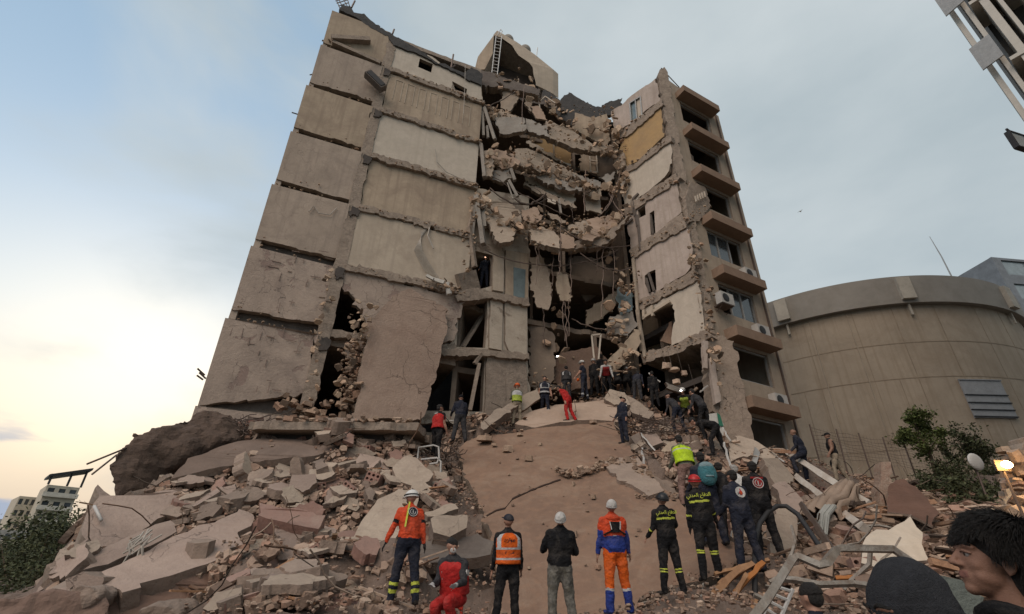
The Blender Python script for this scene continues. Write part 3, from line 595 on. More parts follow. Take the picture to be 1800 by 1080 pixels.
mb.tube([LW.hit(818, 115, .35), LW.hit(817, 150, .35), LW.hit(815, 200, .35)], .015, 5)
mb.tube([LW.hit(760, 490, .2), LW.hit(775, 505, .3), LW.hit(800, 500, .25)], .02, 5)
mb.build_each('hanging_cable', CABLEP, BLD)

# --- roof of the left wing, rubble crust on the edge --------------------
mb = MB()
ridge = [(600, 8), (615, 10), (622, 22), (640, 24), (652, 36), (680, 56), (700, 66), (724, 80), (745, 92), (770, 112), (782, 112), (800, 122), (815, 128), (828, 118), (848, 130), (846, 150), (822, 140), (800, 126), (780, 118), (735, 95), (692, 80), (680, 62), (650, 48), (625, 30), (598, 18)]
mb.prism(jag([LW.hit(x, y, .1) for x, y in ridge], .06, .15, 3), -LW.n*6.6); part(mb, 'roof_edge', ROOFD)
mb = MB(); 
for a, b in (((592, 2), (599, 18)), ((596, 0), (604, 16)), ((603, -2), (610, 10)), ((610, -3), (614, 10)), ((590, 2), (610, -4)), ((592, 6), (611, 0)), ((595, 11), (613, 5))): mb.tube([LW.hit(*a, .0), LW.hit(*b, .0)], .025, 5)
for a, b in (((618, 14), (624, 2)), ((690, 60), (693, 52)), ((793, 120), (797, 96)), ((795, 119), (800, 115))): mb.tube([LW.hit(*a, 0), LW.hit(*b, 0)], .05, 5)
for i in range(4): mb.tube([LW.hit(800, 112+2*i, 0), LW.hit(816, 118+2*i, 0)], .012, 4)
mb.build_each('bent_railing', STEEL, BLD)
mb = MB()
for a, b in (((513, 198), (526, 202)), ((545, 132), (549, 131)), ((347, 648), (360, 660)), ((350, 655), (362, 666)), ((346, 660), (357, 668))): mb.tube([LW.hit(*a, 0), LW.hit(*b, -.1)], .03, 5)
mb.build_each('projecting_rebar', STEEL, BLD)
# roof room with ladder and domes
RRa = Pl((-1.75, 20.2), (.9, 21.6)); RRb = Pl((.7, 21.2), (2.6, 22.8))
RR = empty('rooftop_room', (0, 21, 26)); RR.parent = BLD; RR.matrix_parent_inverse = BLD.matrix_world.inverted()
def rpart(mb, name, m): return mb.build(name, m, RR)
Yr = 20.6
mb = MB(); mb.prism([at(868, 62, Yr), at(866, 94, Yr), at(852, 122, Yr), at(834, 124, Yr), at(840, 100, Yr)], Vector((.2, 3.2, 0)), mside=0); mb.v = mb.v; rpart(mb, 'side_wall', TAN)
mb = MB(); mb.prism(jag([at(868, 62, Yr), at(880, 66, Yr), at(900, 80, Yr), at(912, 98, Yr), at(930, 110, Yr+.2), at(936, 118, Yr+.3), at(938, 132, Yr+.3), at(942, 150, Yr+.4), at(972, 165, Yr+1), at(972, 122, Yr+1), at(940, 96, Yr+.6), at(908, 74, Yr+.2), at(874, 54, Yr)], .03, .3, 6, keep=(8, 9, 10, 11)), Vector((.4, .35, 0))); rpart(mb, 'front_wall', CREAM)
mb = MB(); mb.prism([at(868, 60, Yr+.1), at(973, 124, Yr+1.1), at(973, 124, Yr+1.1)+Vector((-1, 2.5, 0)), at(868, 60, Yr+.1)+Vector((-.6, 2.5, 0))], Vector((0, 0, -.2))); rpart(mb, 'roof', CONC)
mb = MB(); mb.prism([at(872, 75, Yr+2), at(955, 118, Yr+2), at(962, 190, Yr+2), at(845, 160, Yr+2)], Vector((0, .2, 0))); rpart(mb, 'rear_wall', INNER)
for cxp, cyp, rr in ((893, 72, .42), (923, 90, .42)):
    mb = MB(); c = at(cxp, cyp, Yr+.9); mb.ell(c, (rr, rr, rr*1.05), nu=20, nv=12); rpart(mb, 'water_tank', mat('tank_cement', (.34, .31, .27), bump=.2))
mb = MB(); rn_ = 12
for s_ in (0, 1): mb.tube([at(872+s_*10, 64, Yr-.3), at(864+s_*10, 133, Yr-.6)], .035, 6)
for i in range(rn_):
    t_ = (i+.5)/rn_; mb.tube([at(872-8*t_, 64+69*t_, Yr-.3-.3*t_), at(882-8*t_, 66+69*t_, Yr-.3-.3*t_)], .022, 5)
mb.tube([at(875, 62, Yr-.3), at(880, 52, Yr-.3), at(883, 55, Yr-.3), at(880, 62, Yr-.3)], .03, 5)
mb.tube([at(943, 100, Yr+.6), at(945, 84, Yr+.6)], .03, 5)
rpart(mb, 'ladder', GALV)

# --- right wing: inner wall (facing left) ------------------------------
def ri(pts, off=0): return [RI.hit(x, y, off) for x, y in pts]
winA = ri([(1107, 182), (1126, 170), (1129, 205), (1110, 218)])
segs = [
 ([(1074, 196), (1092, 186), (1110, 168), (1130, 154), (1152, 138), (1160, 178), (1133, 196), (1110, 220), (1080, 230)], PINKW, [winA]),
 ([(1100, 238), (1135, 210), (1161, 182), (1167, 240), (1148, 258), (1118, 285), (1092, 296), (1086, 268)], OCHRE, []),
 ([(1094, 300), (1120, 288), (1150, 264), (1176, 248), (1182, 268), (1176, 300), (1168, 312), (1140, 336), (1098, 366), (1092, 330)], WHITE, []),
 ([(1100, 378), (1140, 345), (1190, 316), (1198, 372), (1186, 388), (1155, 410), (1112, 446)], PINKW, [ri([(1121, 370), (1134, 361), (1135, 378), (1123, 384)]), ri([(1142, 375), (1150, 370), (1152, 410), (1144, 414)])]),
 ([(1114, 448), (1160, 424), (1208, 402), (1218, 440), (1214, 470), (1205, 482), (1175, 500), (1124, 532)], PINKW, [ri([(1133, 485), (1142, 478), (1152, 474), (1154, 510), (1142, 516), (1134, 500)])]),
 ([(1128, 545), (1180, 520), (1228, 494), (1240, 585), (1205, 600), (1180, 608), (1186, 560), (1183, 535), (1150, 545), (1133, 560)], WHITE, []),
]
for i, (pts, m_, hl) in enumerate(segs):
    mb = MB(); mb.prism(jag(ri(pts), .05, .25, 200+i), -RI.n*.2, hl, mside=1); part(mb, 'wall_panel', [m_, CONC])
for i, pts in enumerate([[(1078, 234), (1100, 224), (1134, 198), (1162, 174), (1166, 184), (1135, 212), (1102, 240), (1080, 246)], [(1090, 296), (1120, 285), (1148, 260), (1176, 238), (1180, 248), (1150, 270), (1120, 294), (1092, 308)],
                         [(1096, 366), (1140, 336), (1188, 304), (1192, 316), (1142, 350), (1098, 382)], [(1106, 440), (1156, 408), (1198, 374), (1206, 400), (1160, 424), (1112, 456)],
                         [(1120, 530), (1176, 500), (1222, 470), (1226, 492), (1180, 516), (1126, 545)], [(1126, 622), (1180, 606), (1242, 580), (1252, 592), (1186, 622), (1130, 638)]]):
    mb = MB(); mb.prism(jag(ri(pts, .1), .07, .16, 230+i), -RI.n*2.2, mside=0); part(mb, 'slab_edge', CONC)
# white frame post at the cavity's edge and room behind the lowest opening
mb = MB()
for a, b in (((1113, 455), (1128, 618)), ((1120, 545), (1134, 628)), ((1130, 560), (1178, 530)), ((1146, 538), (1148, 556)), ((1132, 545), (1132, 562))): mb.beam(RI.hit(*a, .12), RI.hit(*b, .12), .13, .13)
mb.build_each('door_frame', CREAM, BLD)
mb = MB(); mb.prism(ri([(1130, 540), (1240, 480), (1240, 600), (1130, 640)], -2.0), -RI.n*.15); part(mb, 'cross_wall', TAN)
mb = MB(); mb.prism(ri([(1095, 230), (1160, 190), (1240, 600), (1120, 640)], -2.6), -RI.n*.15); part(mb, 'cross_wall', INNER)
mb = MB(); mb.prism(jag(ri([(1160, 600), (1180, 565), (1182, 606)], -.6), .05, .2, 2), -RI.n*.2); part(mb, 'wall_fragment', BROWN)
# window of the top storey, with frame and panes
wf = MB()
cs = [RI.hit(*p, .02) for p in ((1107, 182), (1126, 170), (1129, 205), (1110, 218))]
for i in range(4): wf.beam(cs[i], cs[(i+1) % 4], .08, .08)
wf.beam(RI.hit(1117, 177, .02), RI.hit(1120, 211, .02), .06, .06)
win = wf.build('window', ALU, BLD)
pn = MB(); pn.prism([RI.hit(x, y, -.05) for x, y in ((1117, 177), (1126, 171), (1128, 204), (1119, 209))], -RI.n*.02); pn.build('pane', WHITE, win)
pn = MB(); pn.prism([RI.hit(x, y, -.06) for x, y in ((1108, 183), (1116, 178), (1118, 211), (1110, 216))], -RI.n*.02); pn.build('pane', BGLASS, win)
mb = MB(); mb.prism(jag(ri([(1074, 260), (1096, 268), (1098, 290), (1085, 306)], .3), .03, .2, 3), -RI.n*.15); part(mb, 'wall_fragment', BEIGE)
mb = MB()
for a, b in (((1110, 360), (1116, 380)), ((1112, 350), (1120, 398)), ((1100, 395), (1112, 385)), ((1122, 340), (1112, 350)), ((1098, 300), (1106, 325)), ((1120, 378), (1126, 440)), ((1144, 378), (1148, 412)), ((1140, 480), (1150, 512)), ((1136, 490), (1142, 514))): mb.beam(RI.hit(*a, .06), RI.hit(*b, .1), .06, .12)
mb.build_each('splintered_board', CONCD, BLD)

# --- corner pillar -----------------------------------------------------
cpts = [(1155, 134), (1160, 122), (1168, 118), (1174, 128), (1178, 150), (1186, 210), (1196, 260), (1206, 310), (1214, 345), (1222, 385), (1236, 460), (1250, 540), (1268, 640), (1290, 780), (1262, 780), (1246, 640), (1240, 585), (1218, 470), (1208, 400), (1194, 330), (1178, 250), (1166, 190)]
cp = Pl((7.4, 18.25), (9.4, 18.45))
mb = MB(); mb.prism(jag([cp.hit(x, y, .05) for x, y in cpts], .07, .22, 15), -cp.n*.6); part(mb, 'corner_column', CONC)
PILL = mat('cracked_pillar', (.38, .30, .24), (.29, .23, .18), 2, stain=(.2, .15, .12), bump=.9, bscale=5, cracks=.9, crack_scale=2.2)
mb = MB(); mb.prism(jag([cp.hit(x, y, .12) for x, y in ((1246, 600), (1270, 590), (1290, 600), (1310, 690), (1325, 790), (1275, 790), (1262, 700))], .1, .25, 16), -cp.n*.5); part(mb, 'corner_column', PILL)
mb = MB(); mb.prism(jag([cp.hit(x, y, .3) for x, y in ((1246, 630), (1256, 632), (1268, 705), (1258, 710))], .02, .25, 16), -cp.n*.2); part(mb, 'wall_fragment', PINKW)
mb = MB(); mb.prism(jag([cp.hit(x, y, .3) for x, y in ((1236, 598), (1245, 600), (1244, 648), (1238, 646))], .02, .25, 16), -cp.n*.2); part(mb, 'wall_fragment', PINKW)
db = MB(); rn = random.Random(51)
for i in range(120):
    t_ = rn.random(); x = 1212+t_*70+rn.gauss(0, 7); y = 380+t_*380
    debris(db, cp.hit(x, y, .04), (.05, .03, .05), 1, rn.choice((.12, .2, .3)), rn, flatn=.5)
for a, b in (((1078, 240), (1162, 180)), ((1092, 300), (1176, 245)), ((1098, 374), (1190, 312)), ((1110, 448), (1210, 385)), ((1124, 537), (1226, 482)), ((1128, 630), (1250, 588)), ((1196, 392), (1250, 360))):
    for i in range(34):
        t_ = rn.random(); debris(db, RI.hit(a[0]+(b[0]-a[0])*t_, a[1]+(b[1]-a[1])*t_+rn.gauss(0, 2), .12), (.06, .04, .05), 1, rn.choice((.08, .12, .2)), rn)
o = db.build('crumbled_edge', DEBB, BLD); o['kind'] = 'stuff'

# --- right facade with projecting parapets, windows, conditioners --------
def rf(pts, off=0): return [RF.hit(x, y, off) for x, y in pts]
zs = [7.3+3.08*k for k in range(7)]            # parapet bottoms at the far corner
rot = Matrix.Rotation(math.atan2(RF.d.y, RF.d.x), 3, 'Z')
ULn = RF.len
outer = [RF.p(.35, 0), RF.p(ULn+.25, 0), RF.p(ULn+.25, 26.6), RF.p(.2, 27.4), ]
holes = []; wz = []
for k, z in enumerate(zs):
    z1 = z - .02; z0 = z - 1.55 if k else z-1.6
    holes.append([RF.p(1.35, z0), RF.p(3.75, z0), RF.p(3.75, z1), RF.p(1.35, z1)]); wz.append((z0, z1))
mb = MB(); mb.prism(jag(outer, .08, .3, 71, keep=(0, 1, 2)), -RF.n*.25, holes, mside=1); part(mb, 'facade_wall', [FACADE, CONC])
for k, z in enumerate(zs):
    mb = MB(); mb.box(RF.p(2.55, z+.36, .22), (2.9, .85, .46), rot)
    o = part(mb, 'parapet', PARAPET)
    z0, z1 = wz[k]
    fm = MB(); 
    for u in ((1.4, 2.1, 2.9, 3.7) if k in (2, 3) else (1.4, 3.7)): fm.box(RF.p(u, (z0+z1)/2, -.12), (.07, .07, z1-z0-.01), rot)
    for zz in (z0+.04, z1-.05): fm.box(RF.p(2.55, zz, -.12), (2.3, .07, .07), rot)
    win = fm.build('window', ALU, BLD)
    for j, u in enumerate((1.75, 2.5, 3.3)):
        if (j+k) % 3 == 2 or k in (0, 1, 4, 5, 6): continue
        pn = MB(); pn.box(RF.p(u, (z0+z1)/2, -.14), (.66, .015, z1-z0-.2), rot); pn.build('pane', DGLASS, win)
mb = MB(); mb.box(RF.p(4.42, 15.5, .03), (.06, .12, 23), rot); mb.tube([RF.p(.3, 28.1, 0), RF.p(1.6, 27.2, 0)], .03, 5); mb.tube([RF.p(1.6, 27.2, 0), RF.p(1.6, 26.6, 0)], .03, 5); part(mb, 'drain_pipe', STEEL)
mb = MB(); 
for z in [9.1-.1+3.08*k for k in range(-1, 6)] + [26.3]: mb.prism([RF.p(.3, z, -.3), RF.p(ULn, z, -.3), RF.p(ULn-.2, z, -6), RF.p(.3, z, -6)], Vector((0, 0, -.25)))
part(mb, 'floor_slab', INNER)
mb = MB(); mb.prism([RF.p(ULn, 0, -.3), RF.p(ULn, 26.4, -.3), RF.p(ULn, 26.4, -7), RF.p(ULn, 0, -7)], -RF.d*.2); part(mb, 'side_wall', FACADE)
mb = MB(); mb.prism([RF.p(.6, 0, -3), RF.p(ULn, 0, -3), RF.p(ULn, 26, -3), RF.p(.6, 26, -3)], -RF.n*.2); part(mb, 'cross_wall', INWARM)
# torn corner at the fifth storey
mb = MB(); mb.prism(jag(rf([(1212, 318), (1240, 330), (1250, 362), (1232, 385), (1210, 392), (1206, 350)], .12), .07, .15, 72), -RF.n*.3); part(mb, 'wall_fragment', CONC)
mb = MB(); 
for i in range(5): mb.beam(RF.hit(1222+i*4, 345-i*2, .25), RF.hit(1224+i*4, 355-i*2, .25), .06, .06)
mb.build_each('balcony_rail', WHITE, BLD)
def aircon(px, py, off, lab, name='air_conditioner'):
    c = RF.hit(px, py, off); e = empty(name, c, math.atan2(RF.d.y, RF.d.x), lab, 'air conditioner', 'air conditioners on the right wing facade')
    W = flat('conditioner_casing', (.45, .43, .40), .6)
    m = MB(); m.box((0, 0, 0), (.78, .32, .55)); m.build('casing', W, e, local=True)
    m = MB(); m.ell((-.12, -.17, 0), (.21, .02, .21), nu=20, nv=6); m.build('fan_grille', CABLE, e, local=True)
    m = MB(); m.box((0, .1, -.3), (.7, .5, .04)); m.tube([(-.3, -.15, -.3), (-.3, .3, -.55)], .015, 4); m.tube([(.3, -.15, -.3), (.3, .3, -.55)], .015, 4); m.build('bracket', STEEL, e, local=True)
    return e
aircon(1274, 527, .4, 'white air conditioner unit hanging near the cracked corner pillar, left of the broken window')
aircon(1316, 484, .4, 'air conditioner unit on the bracket just above the fifth brown parapet, right of the window')
aircon(1338, 584, .4, 'white air conditioner unit between the broken window and the brown parapet below it')
aircon(1369, 706, .4, 'lowest dark air conditioner unit, on the bracket above the bottom brown parapet')
# fallen conditioner hanging on its cable from the left wall
c = LW.hit(660, 143, .45); e = empty('hanging_conditioner', c, 0, 'long dark air conditioner box dangling tilted against the party wall near the pillar', 'air conditioner')
e.matrix_world = Matrix.Translation(c) @ Matrix.Rotation(math.atan2(LW.d.y, LW.d.x), 4, 'Z') @ Matrix.Rotation(R(38), 4, 'Y') 
m = MB(); m.box((0, 0, 0), (1.15, .35, .40)); m.build('casing', CONCD, e, local=True)
m = MB(); m.box((0, -.19, 0), (1.0, .03, .28)); m.build('front_grille', CABLE, e, local=True)
m = MB(); m.tube([(-.4, 0, .2), (-.1, .1, .6), (.1, .1, 1.3)], .015, 5); m.build('cable', CABLEP, e, local=True)
# ================================================================ terrain
CP = [(350, 735, 15.2), (440, 750, 14.8), (600, 765, 14), (200, 880, 11), (300, 860, 12), (420, 800, 13.5), (480, 780, 14), (700, 775, 14.6), (762, 808, 15.6), (160, 970, 9.6), (130, 1045, 8.6), (300, 940, 10.5), (400, 885, 11.5), (500, 855, 12.5), (650, 835, 13), (750, 870, 13),
      (450, 955, 10), (600, 960, 10), (700, 960, 9.6), (400, 1045, 8.3), (550, 1055, 8.3), (660, 1075, 8.8), (800, 1110, 9.2), (890, 1118, 9.4), (985, 1120, 9.1), (1088, 1078, 9.9), (1185, 1045, 10.6), (1250, 1022, 10.2), (870, 1020, 10.2),
      (820, 860, 14.2), (810, 800, 16), (940, 775, 17), (1085, 765, 17.3), (908, 750, 19), (960, 733, 19.6), (998, 742, 19), (1030, 703, 20.3), (1065, 695, 20.6), (1120, 700, 19.8), (1098, 778, 18), (1190, 750, 18.6), (1160, 805, 15.5), (1216, 893, 12.5), (1260, 955, 10.9),
      (1322, 1005, 10.1), (1352, 985, 10.6), (1240, 790, 16.8), (1300, 795, 16.8), (1390, 815, 17), (1422, 840, 18.4), (1478, 844, 19), (1400, 900, 13.5), (1500, 905, 14), (1450, 985, 10), (1550, 1005, 9), (1350, 1065, 8.5), (1450, 1080, 7.5), (1600, 1010, 9.5), (1700, 970, 11), (1790, 910, 12),
      (1560, 865, 17), (1650, 840, 22), (1790, 828, 24), (1700, 905, 15), (1140, 960, 12), (1000, 900, 13), (900, 900, 12.5), (1200, 960, 11.5), (850, 735, 18.5), (1290, 980, 10.6)]
CW = [tuple(at(*c)) for c in CP]
CW += [(-7.9, 8.5, -.3), (-8.7, 9.3, -.3), (-9.5, 10.2, -.2), (-10.3, 11, -.1), (-10.9, 11.7, 0), (-8.3, 7.8, -.6), (-9.8, 9.0, -.8), (-11.4, 10.6, -.8), (-12.2, 12, -.6), (-6.5, 7.5, -.1), (-5.2, 7.5, 0), (-7.2, 7.9, 0), (-5.6, 8.0, .3), (-11.2, 12, .6), (-12.5, 13, .2), (-10.2, 10.6, .6), (-9.6, 9.6, .2), (-10.5, 9, 0), (-8, 8.2, .6), (-8.5, 7, .1), (-12, 9, .0), (-12.8, 14.5, 1.0), (-9, 8, .2), (-13.5, 15, 0), (-14, 19, 1), (-16, 12, 0), (-11, 7, 0), (-6, 6, .3), (0, 6, .35), (5, 5.5, .3), (9, 5, .4), (14, 6, 1.5), (-8, 2, 0), (0, 2, 0), (8, 2, 0), (16, 2, .8), (0, 26, 6), (8, 26, 6), (-10, 26, 5), (30, 25, 6.6), (50, 25, 6.6), (40, 44, 7), (22, 18, 5.6), (30, 12, 4), (50, 8, 3), (60, 40, 6.5), (-18, 30, 0), (-18, 44, -2), (18, 32, 6.5), (-18, 20, 0)]
CA = np.array(CW)
def tz_np(X, Y):
    d = (X[..., None]-CA[:, 0])**2 + (Y[..., None]-CA[:, 1])**2 + .15
    w_ = d**-1.7
    return (w_*CA[:, 2]).sum(-1)/w_.sum(-1)
def tz(x, y): return float(tz_np(np.array([x]), np.array([y]))[0])
def tslope(x, y, e=.5): return Vector((-(tz(x+e, y)-tz(x-e, y))/(2*e), -(tz(x, y+e)-tz(x, y-e))/(2*e), 1)).normalized()
gx = np.concatenate([np.arange(-30, -13, 1.0), np.arange(-13, 16, .14), np.arange(16, 70, 1.0)]); gy = np.concatenate([np.arange(1, 6, .4), np.arange(6, 21.5, .14), np.arange(21.5, 60, 1.2)])
GX, GY = np.meshgrid(gx, gy); GZ = np.zeros_like(GX)
for i in range(GX.shape[0]): GZ[i] = tz_np(GX[i], GY[i])
q0, q1, q2 = at(870, 1000, 10.4), at(1085, 745, 17.4), at(806, 788, 16.2)
BN = (q1-q0).cross(q2-q0).normalized(); BN = BN if BN.z > 0 else -BN
def bp(px, py, off=0):
    r = ray(px, py); o = Vector((0, 0, CAMZ)); return o + r*(((q0+BN*off-o).dot(BN))/r.dot(BN))
outl = [(806, 790), (820, 776), (850, 766), (900, 762), (945, 752), (985, 744), (1040, 739), (1078, 742), (1092, 765), (1118, 800), (1140, 832), (1170, 862), (1212, 900), (1268, 940), (1300, 966), (1296, 985), (1255, 1010), (1180, 1030), (1120, 1060), (1120, 1110), (862, 1110), (872, 1010), (868, 960), (850, 905), (832, 862), (812, 828)]
bq = [(bp(*p).x, bp(*p).y) for p in outl]
def inpoly(x, y, P):
    c_ = False; j = len(P)-1
    for i in range(len(P)):
        if (P[i][1] > y) != (P[j][1] > y) and x < (P[j][0]-P[i][0])*(y-P[i][1])/(P[j][1]-P[i][1])+P[i][0]: c_ = not c_
        j = i
    return c_
def slab_z(x, y): return q0.z-((x-q0.x)*BN.x+(y-q0.y)*BN.y)/BN.z
bx0, bx1 = min(p[0] for p in bq), max(p[0] for p in bq)
vs = []
for i in range(GX.shape[0]):
    for j in range(GX.shape[1]):
        x, y, z = GX[i, j], GY[i, j], GZ[i, j]
        a = .32*min(1, max(0, (z)/1.2)) if x < 15 else .08
        p = Vector((x*1.3, y*1.3, 0)); z += a*(noise.fractal(p, 1.0, 2.2, 4)) - .12 + (.10*abs(noise.noise(p*3)) if x < 15 else 0)
        if bx0 < x < bx1 and inpoly(x, y, bq): z = min(z, slab_z(x, y)-.38)
        if x < -12: z -= (abs(x)-12)*.05
        vs.append((x, y, z))
nx = GX.shape[1]
fs = [(i*nx+j, i*nx+j+1, (i+1)*nx+j+1, (i+1)*nx+j) for i in range(GX.shape[0]-1) for j in range(nx-1)]
HEAP = mat('crushed_rubble_earth', (.235, .175, .14), (.15, .11, .09), 2.2, stain=(.09, .07, .058), stain_amt=.7, stain_scale=1.3, bump=1, bscale=10, fine=.5)
mb = MB(); mb.add(vs, fs); tag(mb.build('rubble_mound', HEAP, smooth=False), kind='structure')
mb = MB(); n_ = 64; mb.add([(0, 0, -2.6)]+[(1800*math.cos(2*math.pi*i/n_), 1800*math.sin(2*math.pi*i/n_), -2.6) for i in range(n_)], [(0, 1+i, 1+(i+1) % n_) for i in range(n_)])
tag(mb.build('ground', mat('far_ground', (.10, .11, .08), (.07, .075, .06), .05, bump=.3)), kind='structure')
def ground_px(px, py, Y0=7.0, Y1=26.0):
    """first point of the mound met by the ray"""
    y = Y0; r = ray(px, py)
    while y < Y1:
        p = r*(y/r.y)+Vector((0, 0, CAMZ))
        if p.z <= tz(p.x, p.y): return p
        y += .1
    return r*(Y1/r.y)+Vector((0, 0, CAMZ))

# ================================================================ round reservoir
H0 = 17.0; c0 = Vector((1.5766*H0, 2.178*H0, 0)); rr = .684*H0; zt = H0+CAMZ
RES = empty('round_reservoir', (c0.x, c0.y, 5), 0, 'huge round tan concrete reservoir with a projecting rim behind the right wing', 'reservoir')
def ring(mb, r0, r1, z0, z1, n=160):
    vs = []; fs = []
    for i in range(n):
        a = 2*math.pi*i/n; c_, s_ = math.cos(a), math.sin(a)
        for (r_, z_) in ((r1, z0), (r1, z1), (r0, z1), (r0, z0)): vs.append((c0.x+r_*c_, c0.y+r_*s_, z_))
    for i in range(n):
        k = (i+1) % n
        for q in range(4): fs.append((i*4+q, k*4+q, k*4+(q+1) % 4, i*4+(q+1) % 4))
    mb.add(vs, fs)
DRUM = mat('reservoir_concrete', (.40, .335, .26), (.34, .285, .22), .25, stain=(.25, .195, .14), stain_amt=.6, stain_scale=.35, stripes=(.27, .215, .155), bump=.2, fine=.2)
DRIM = mat('reservoir_rim_concrete', (.31, .29, .26), (.26, .24, .21), .3, stain=(.2, .18, .15), stain_amt=.4, bump=.15)
mb = MB(); ring(mb, rr-1.0, rr-.38, 3, zt-1.85); mb.build('wall', DRUM, RES)
mb = MB(); ring(mb, rr-1.0, rr, zt-1.9, zt); mb.build('rim', DRIM, RES)
mb = MB(); mb.add([(c0.x+(rr-.5)*math.cos(a), c0.y+(rr-.5)*math.sin(a), zt-.4) for a in [2*math.pi*i/64 for i in range(64)]], [tuple(range(64))]); mb.build('roof', DRIM, RES)
for i in range(26):
    a_ = -2.9+i*.105+.02*math.sin(i*5); mb = MB(); q = Matrix.Rotation(a_, 3, 'Z'); h1 = (2.0, 6.6, 2.0, 10.6)[i % 4]
    mb.box((c0.x+(rr-.385)*math.cos(a_), c0.y+(rr-.385)*math.sin(a_), (4+zt-h1)/2), (.03, .035, zt-h1-4), q); mb.build('formwork_joint', mat('joint_concrete', (.33, .265, .195), bump=.3), RES)  # strips in a slightly darker tone of the reservoir concrete
for z in (zt-4.4, zt-6.6, zt-10.6): mb = MB(); ring(mb, rr-.45, rr-.365, z, z+.05); mb.build('pour_joint', mat('joint_concrete', (.33, .265, .195), bump=.3), RES)
def drum_pt(px, py, r_):
    d = ray(px, py); o = Vector((0, 0, CAMZ)); ox, oy = o.x-c0.x, o.y-c0.y
    A = d.x**2+d.y**2; B = 2*(ox*d.x+oy*d.y); C = ox*ox+oy*oy-r_*r_
    k = (-B-math.sqrt(max(B*B-4*A*C, 0)))/(2*A); return o+d*k
for px, py in ((1375, 545), (1588, 505), (1762, 510)):
    p = drum_pt(px, py, rr); a = math.atan2(p.y-c0.y, p.x-c0.x); q = Matrix.Rotation(a, 3, 'Z')
    mb = MB(); mb.box((p.x+.1*math.cos(a), p.y+.1*math.sin(a), zt-.95), (.3, .75, 1.5), q); mb.box((p.x-.2*math.cos(a), p.y-.2*math.sin(a), zt-2.2), (.12, .12, .9), q); mb.build('rainwater_head', mat('pale_box', (.50, .46, .39), bump=.2), RES)
for px, (y0, y1) in ((1490, (560, 810)), (1420, (560, 800)),):
    pts = [drum_pt(px+(y-y0)*.13, y, rr-.36) for y in range(y0, y1, 25)]
    a = math.atan2(pts[0].y-c0.y, pts[0].x-c0.x)
    mb = MB(); mb.tube([(c0.x+(rr-.36)*math.cos(a), c0.y+(rr-.36)*math.sin(a), z) for z in (4, 10, zt-2)], .035, 5); mb.build('conduit', DRUM, RES)
# louvred hatch
LOUV = mat('grey_louvre_metal', (.33, .345, .36), (.27, .28, .29), 3, bump=.2)
hc = drum_pt(1735, 700, rr-.36); a = math.atan2(hc.y-c0.y, hc.x-c0.x); q = Matrix.Rotation(a, 3, 'Z')
ztop = drum_pt(1735, 668, rr-.36).z; zbot = drum_pt(1735, 735, rr-.36).z; hh_ = ztop-zbot
hat = MB(); hat.box((hc.x, hc.y, (ztop+zbot)/2), (.10, 2.3, hh_), q); hatch = hat.build('louvred_hatch', LOUV, RES)
for i, f in enumerate((.42, .42+.2, .42+.38, .97, 0.02)):
    mb = MB(); mb.box((hc.x+.06*math.cos(a), hc.y+.06*math.sin(a), ztop-hh_*f), (.09, 2.36, .05), q); mb.build('louvre', CABLE if i < 4 else LOUV, hatch)
mb = MB(); p0 = drum_pt(1672, 484, rr-.6); tag(mb.build('x', LOUV), 'x') if False else None
mb.tube([Vector((p0.x, p0.y, zt-.4)), Vector((p0.x-.05, p0.y, zt+2.0)), Vector((p0.x-.2, p0.y, zt+3.6))], [.05, .035, .015], 6)
tag(mb.build('mast', GALV), 'thin leaning metal mast rising above the rim of the round reservoir', 'mast')

# ================================================================ other buildings
def bldg(name, label, a, b, depth, z0, z1, wall, rows, cols, band=None, win_h=.5, cat='building', group=None, wm=None):
    """block with its facade from a to b, storeys with recessed windows"""
    pl = Pl(a, b); e = empty(name, (a[0], a[1], z0), 0, label, cat, group)
    h = (z1-z0)/rows; wd = pl.len/cols; hs = []
    for r_ in range(rows):
        for c_ in range(cols):
            u0, u1 = (c_+.2)*wd, (c_+.8)*wd; za, zb = z0+(r_+.28)*h, z0+(r_+.28+win_h)*h
            hs.append([pl.p(u0, za), pl.p(u1, za), pl.p(u1, zb), pl.p(u0, zb)])
    mb = MB(); mb.prism([pl.p(0, z0), pl.p(pl.len, z0), pl.p(pl.len, z1), pl.p(0, z1)], -pl.n*.3, hs); mb.build('facade', wall, e)
    mb = MB(); A = [pl.p(0, z0, -.31), pl.p(pl.len, z0, -.31), pl.p(pl.len, z0, -depth), pl.p(0, z0, -depth)]
    mb.prism(A, Vector((0, 0, z1-z0-.02))); mb.build('block', wall, e)
    for hq in hs:
        m = MB(); m.prism([p-pl.n*.2 for p in hq], -pl.n*.08); m.build('window', wm or DGLASS, e)
    if band:
        for r_ in range(rows):
            m = MB(); z = z0+(r_+.1)*h; m.prism([pl.p(-.2, z, 1.0), pl.p(pl.len+.2, z, 1.0), pl.p(pl.len+.2, z, .004), pl.p(-.2, z, .004)], Vector((0, 0, h*.07))); m.build('balcony_slab', band, e)
            m = MB(); m.prism([pl.p(-.2, z+h*.08, 1.0), pl.p(pl.len+.2, z+h*.08, 1.0), pl.p(pl.len+.2, z+h*.34, 1.0), pl.p(-.2, z+h*.34, 1.0)], -pl.n*.08); m.build('balcony_rail', band, e)
    return e, pl
FARW = mat('far_pale_render', (.52, .46, .36), (.45, .40, .32), .3, bump=.1); FARG = mat('far_grey_render', (.34, .33, .31), bump=.1)
def azp(px, py, Y): p = at(px, py, Y); return (p.x, p.y), p.z
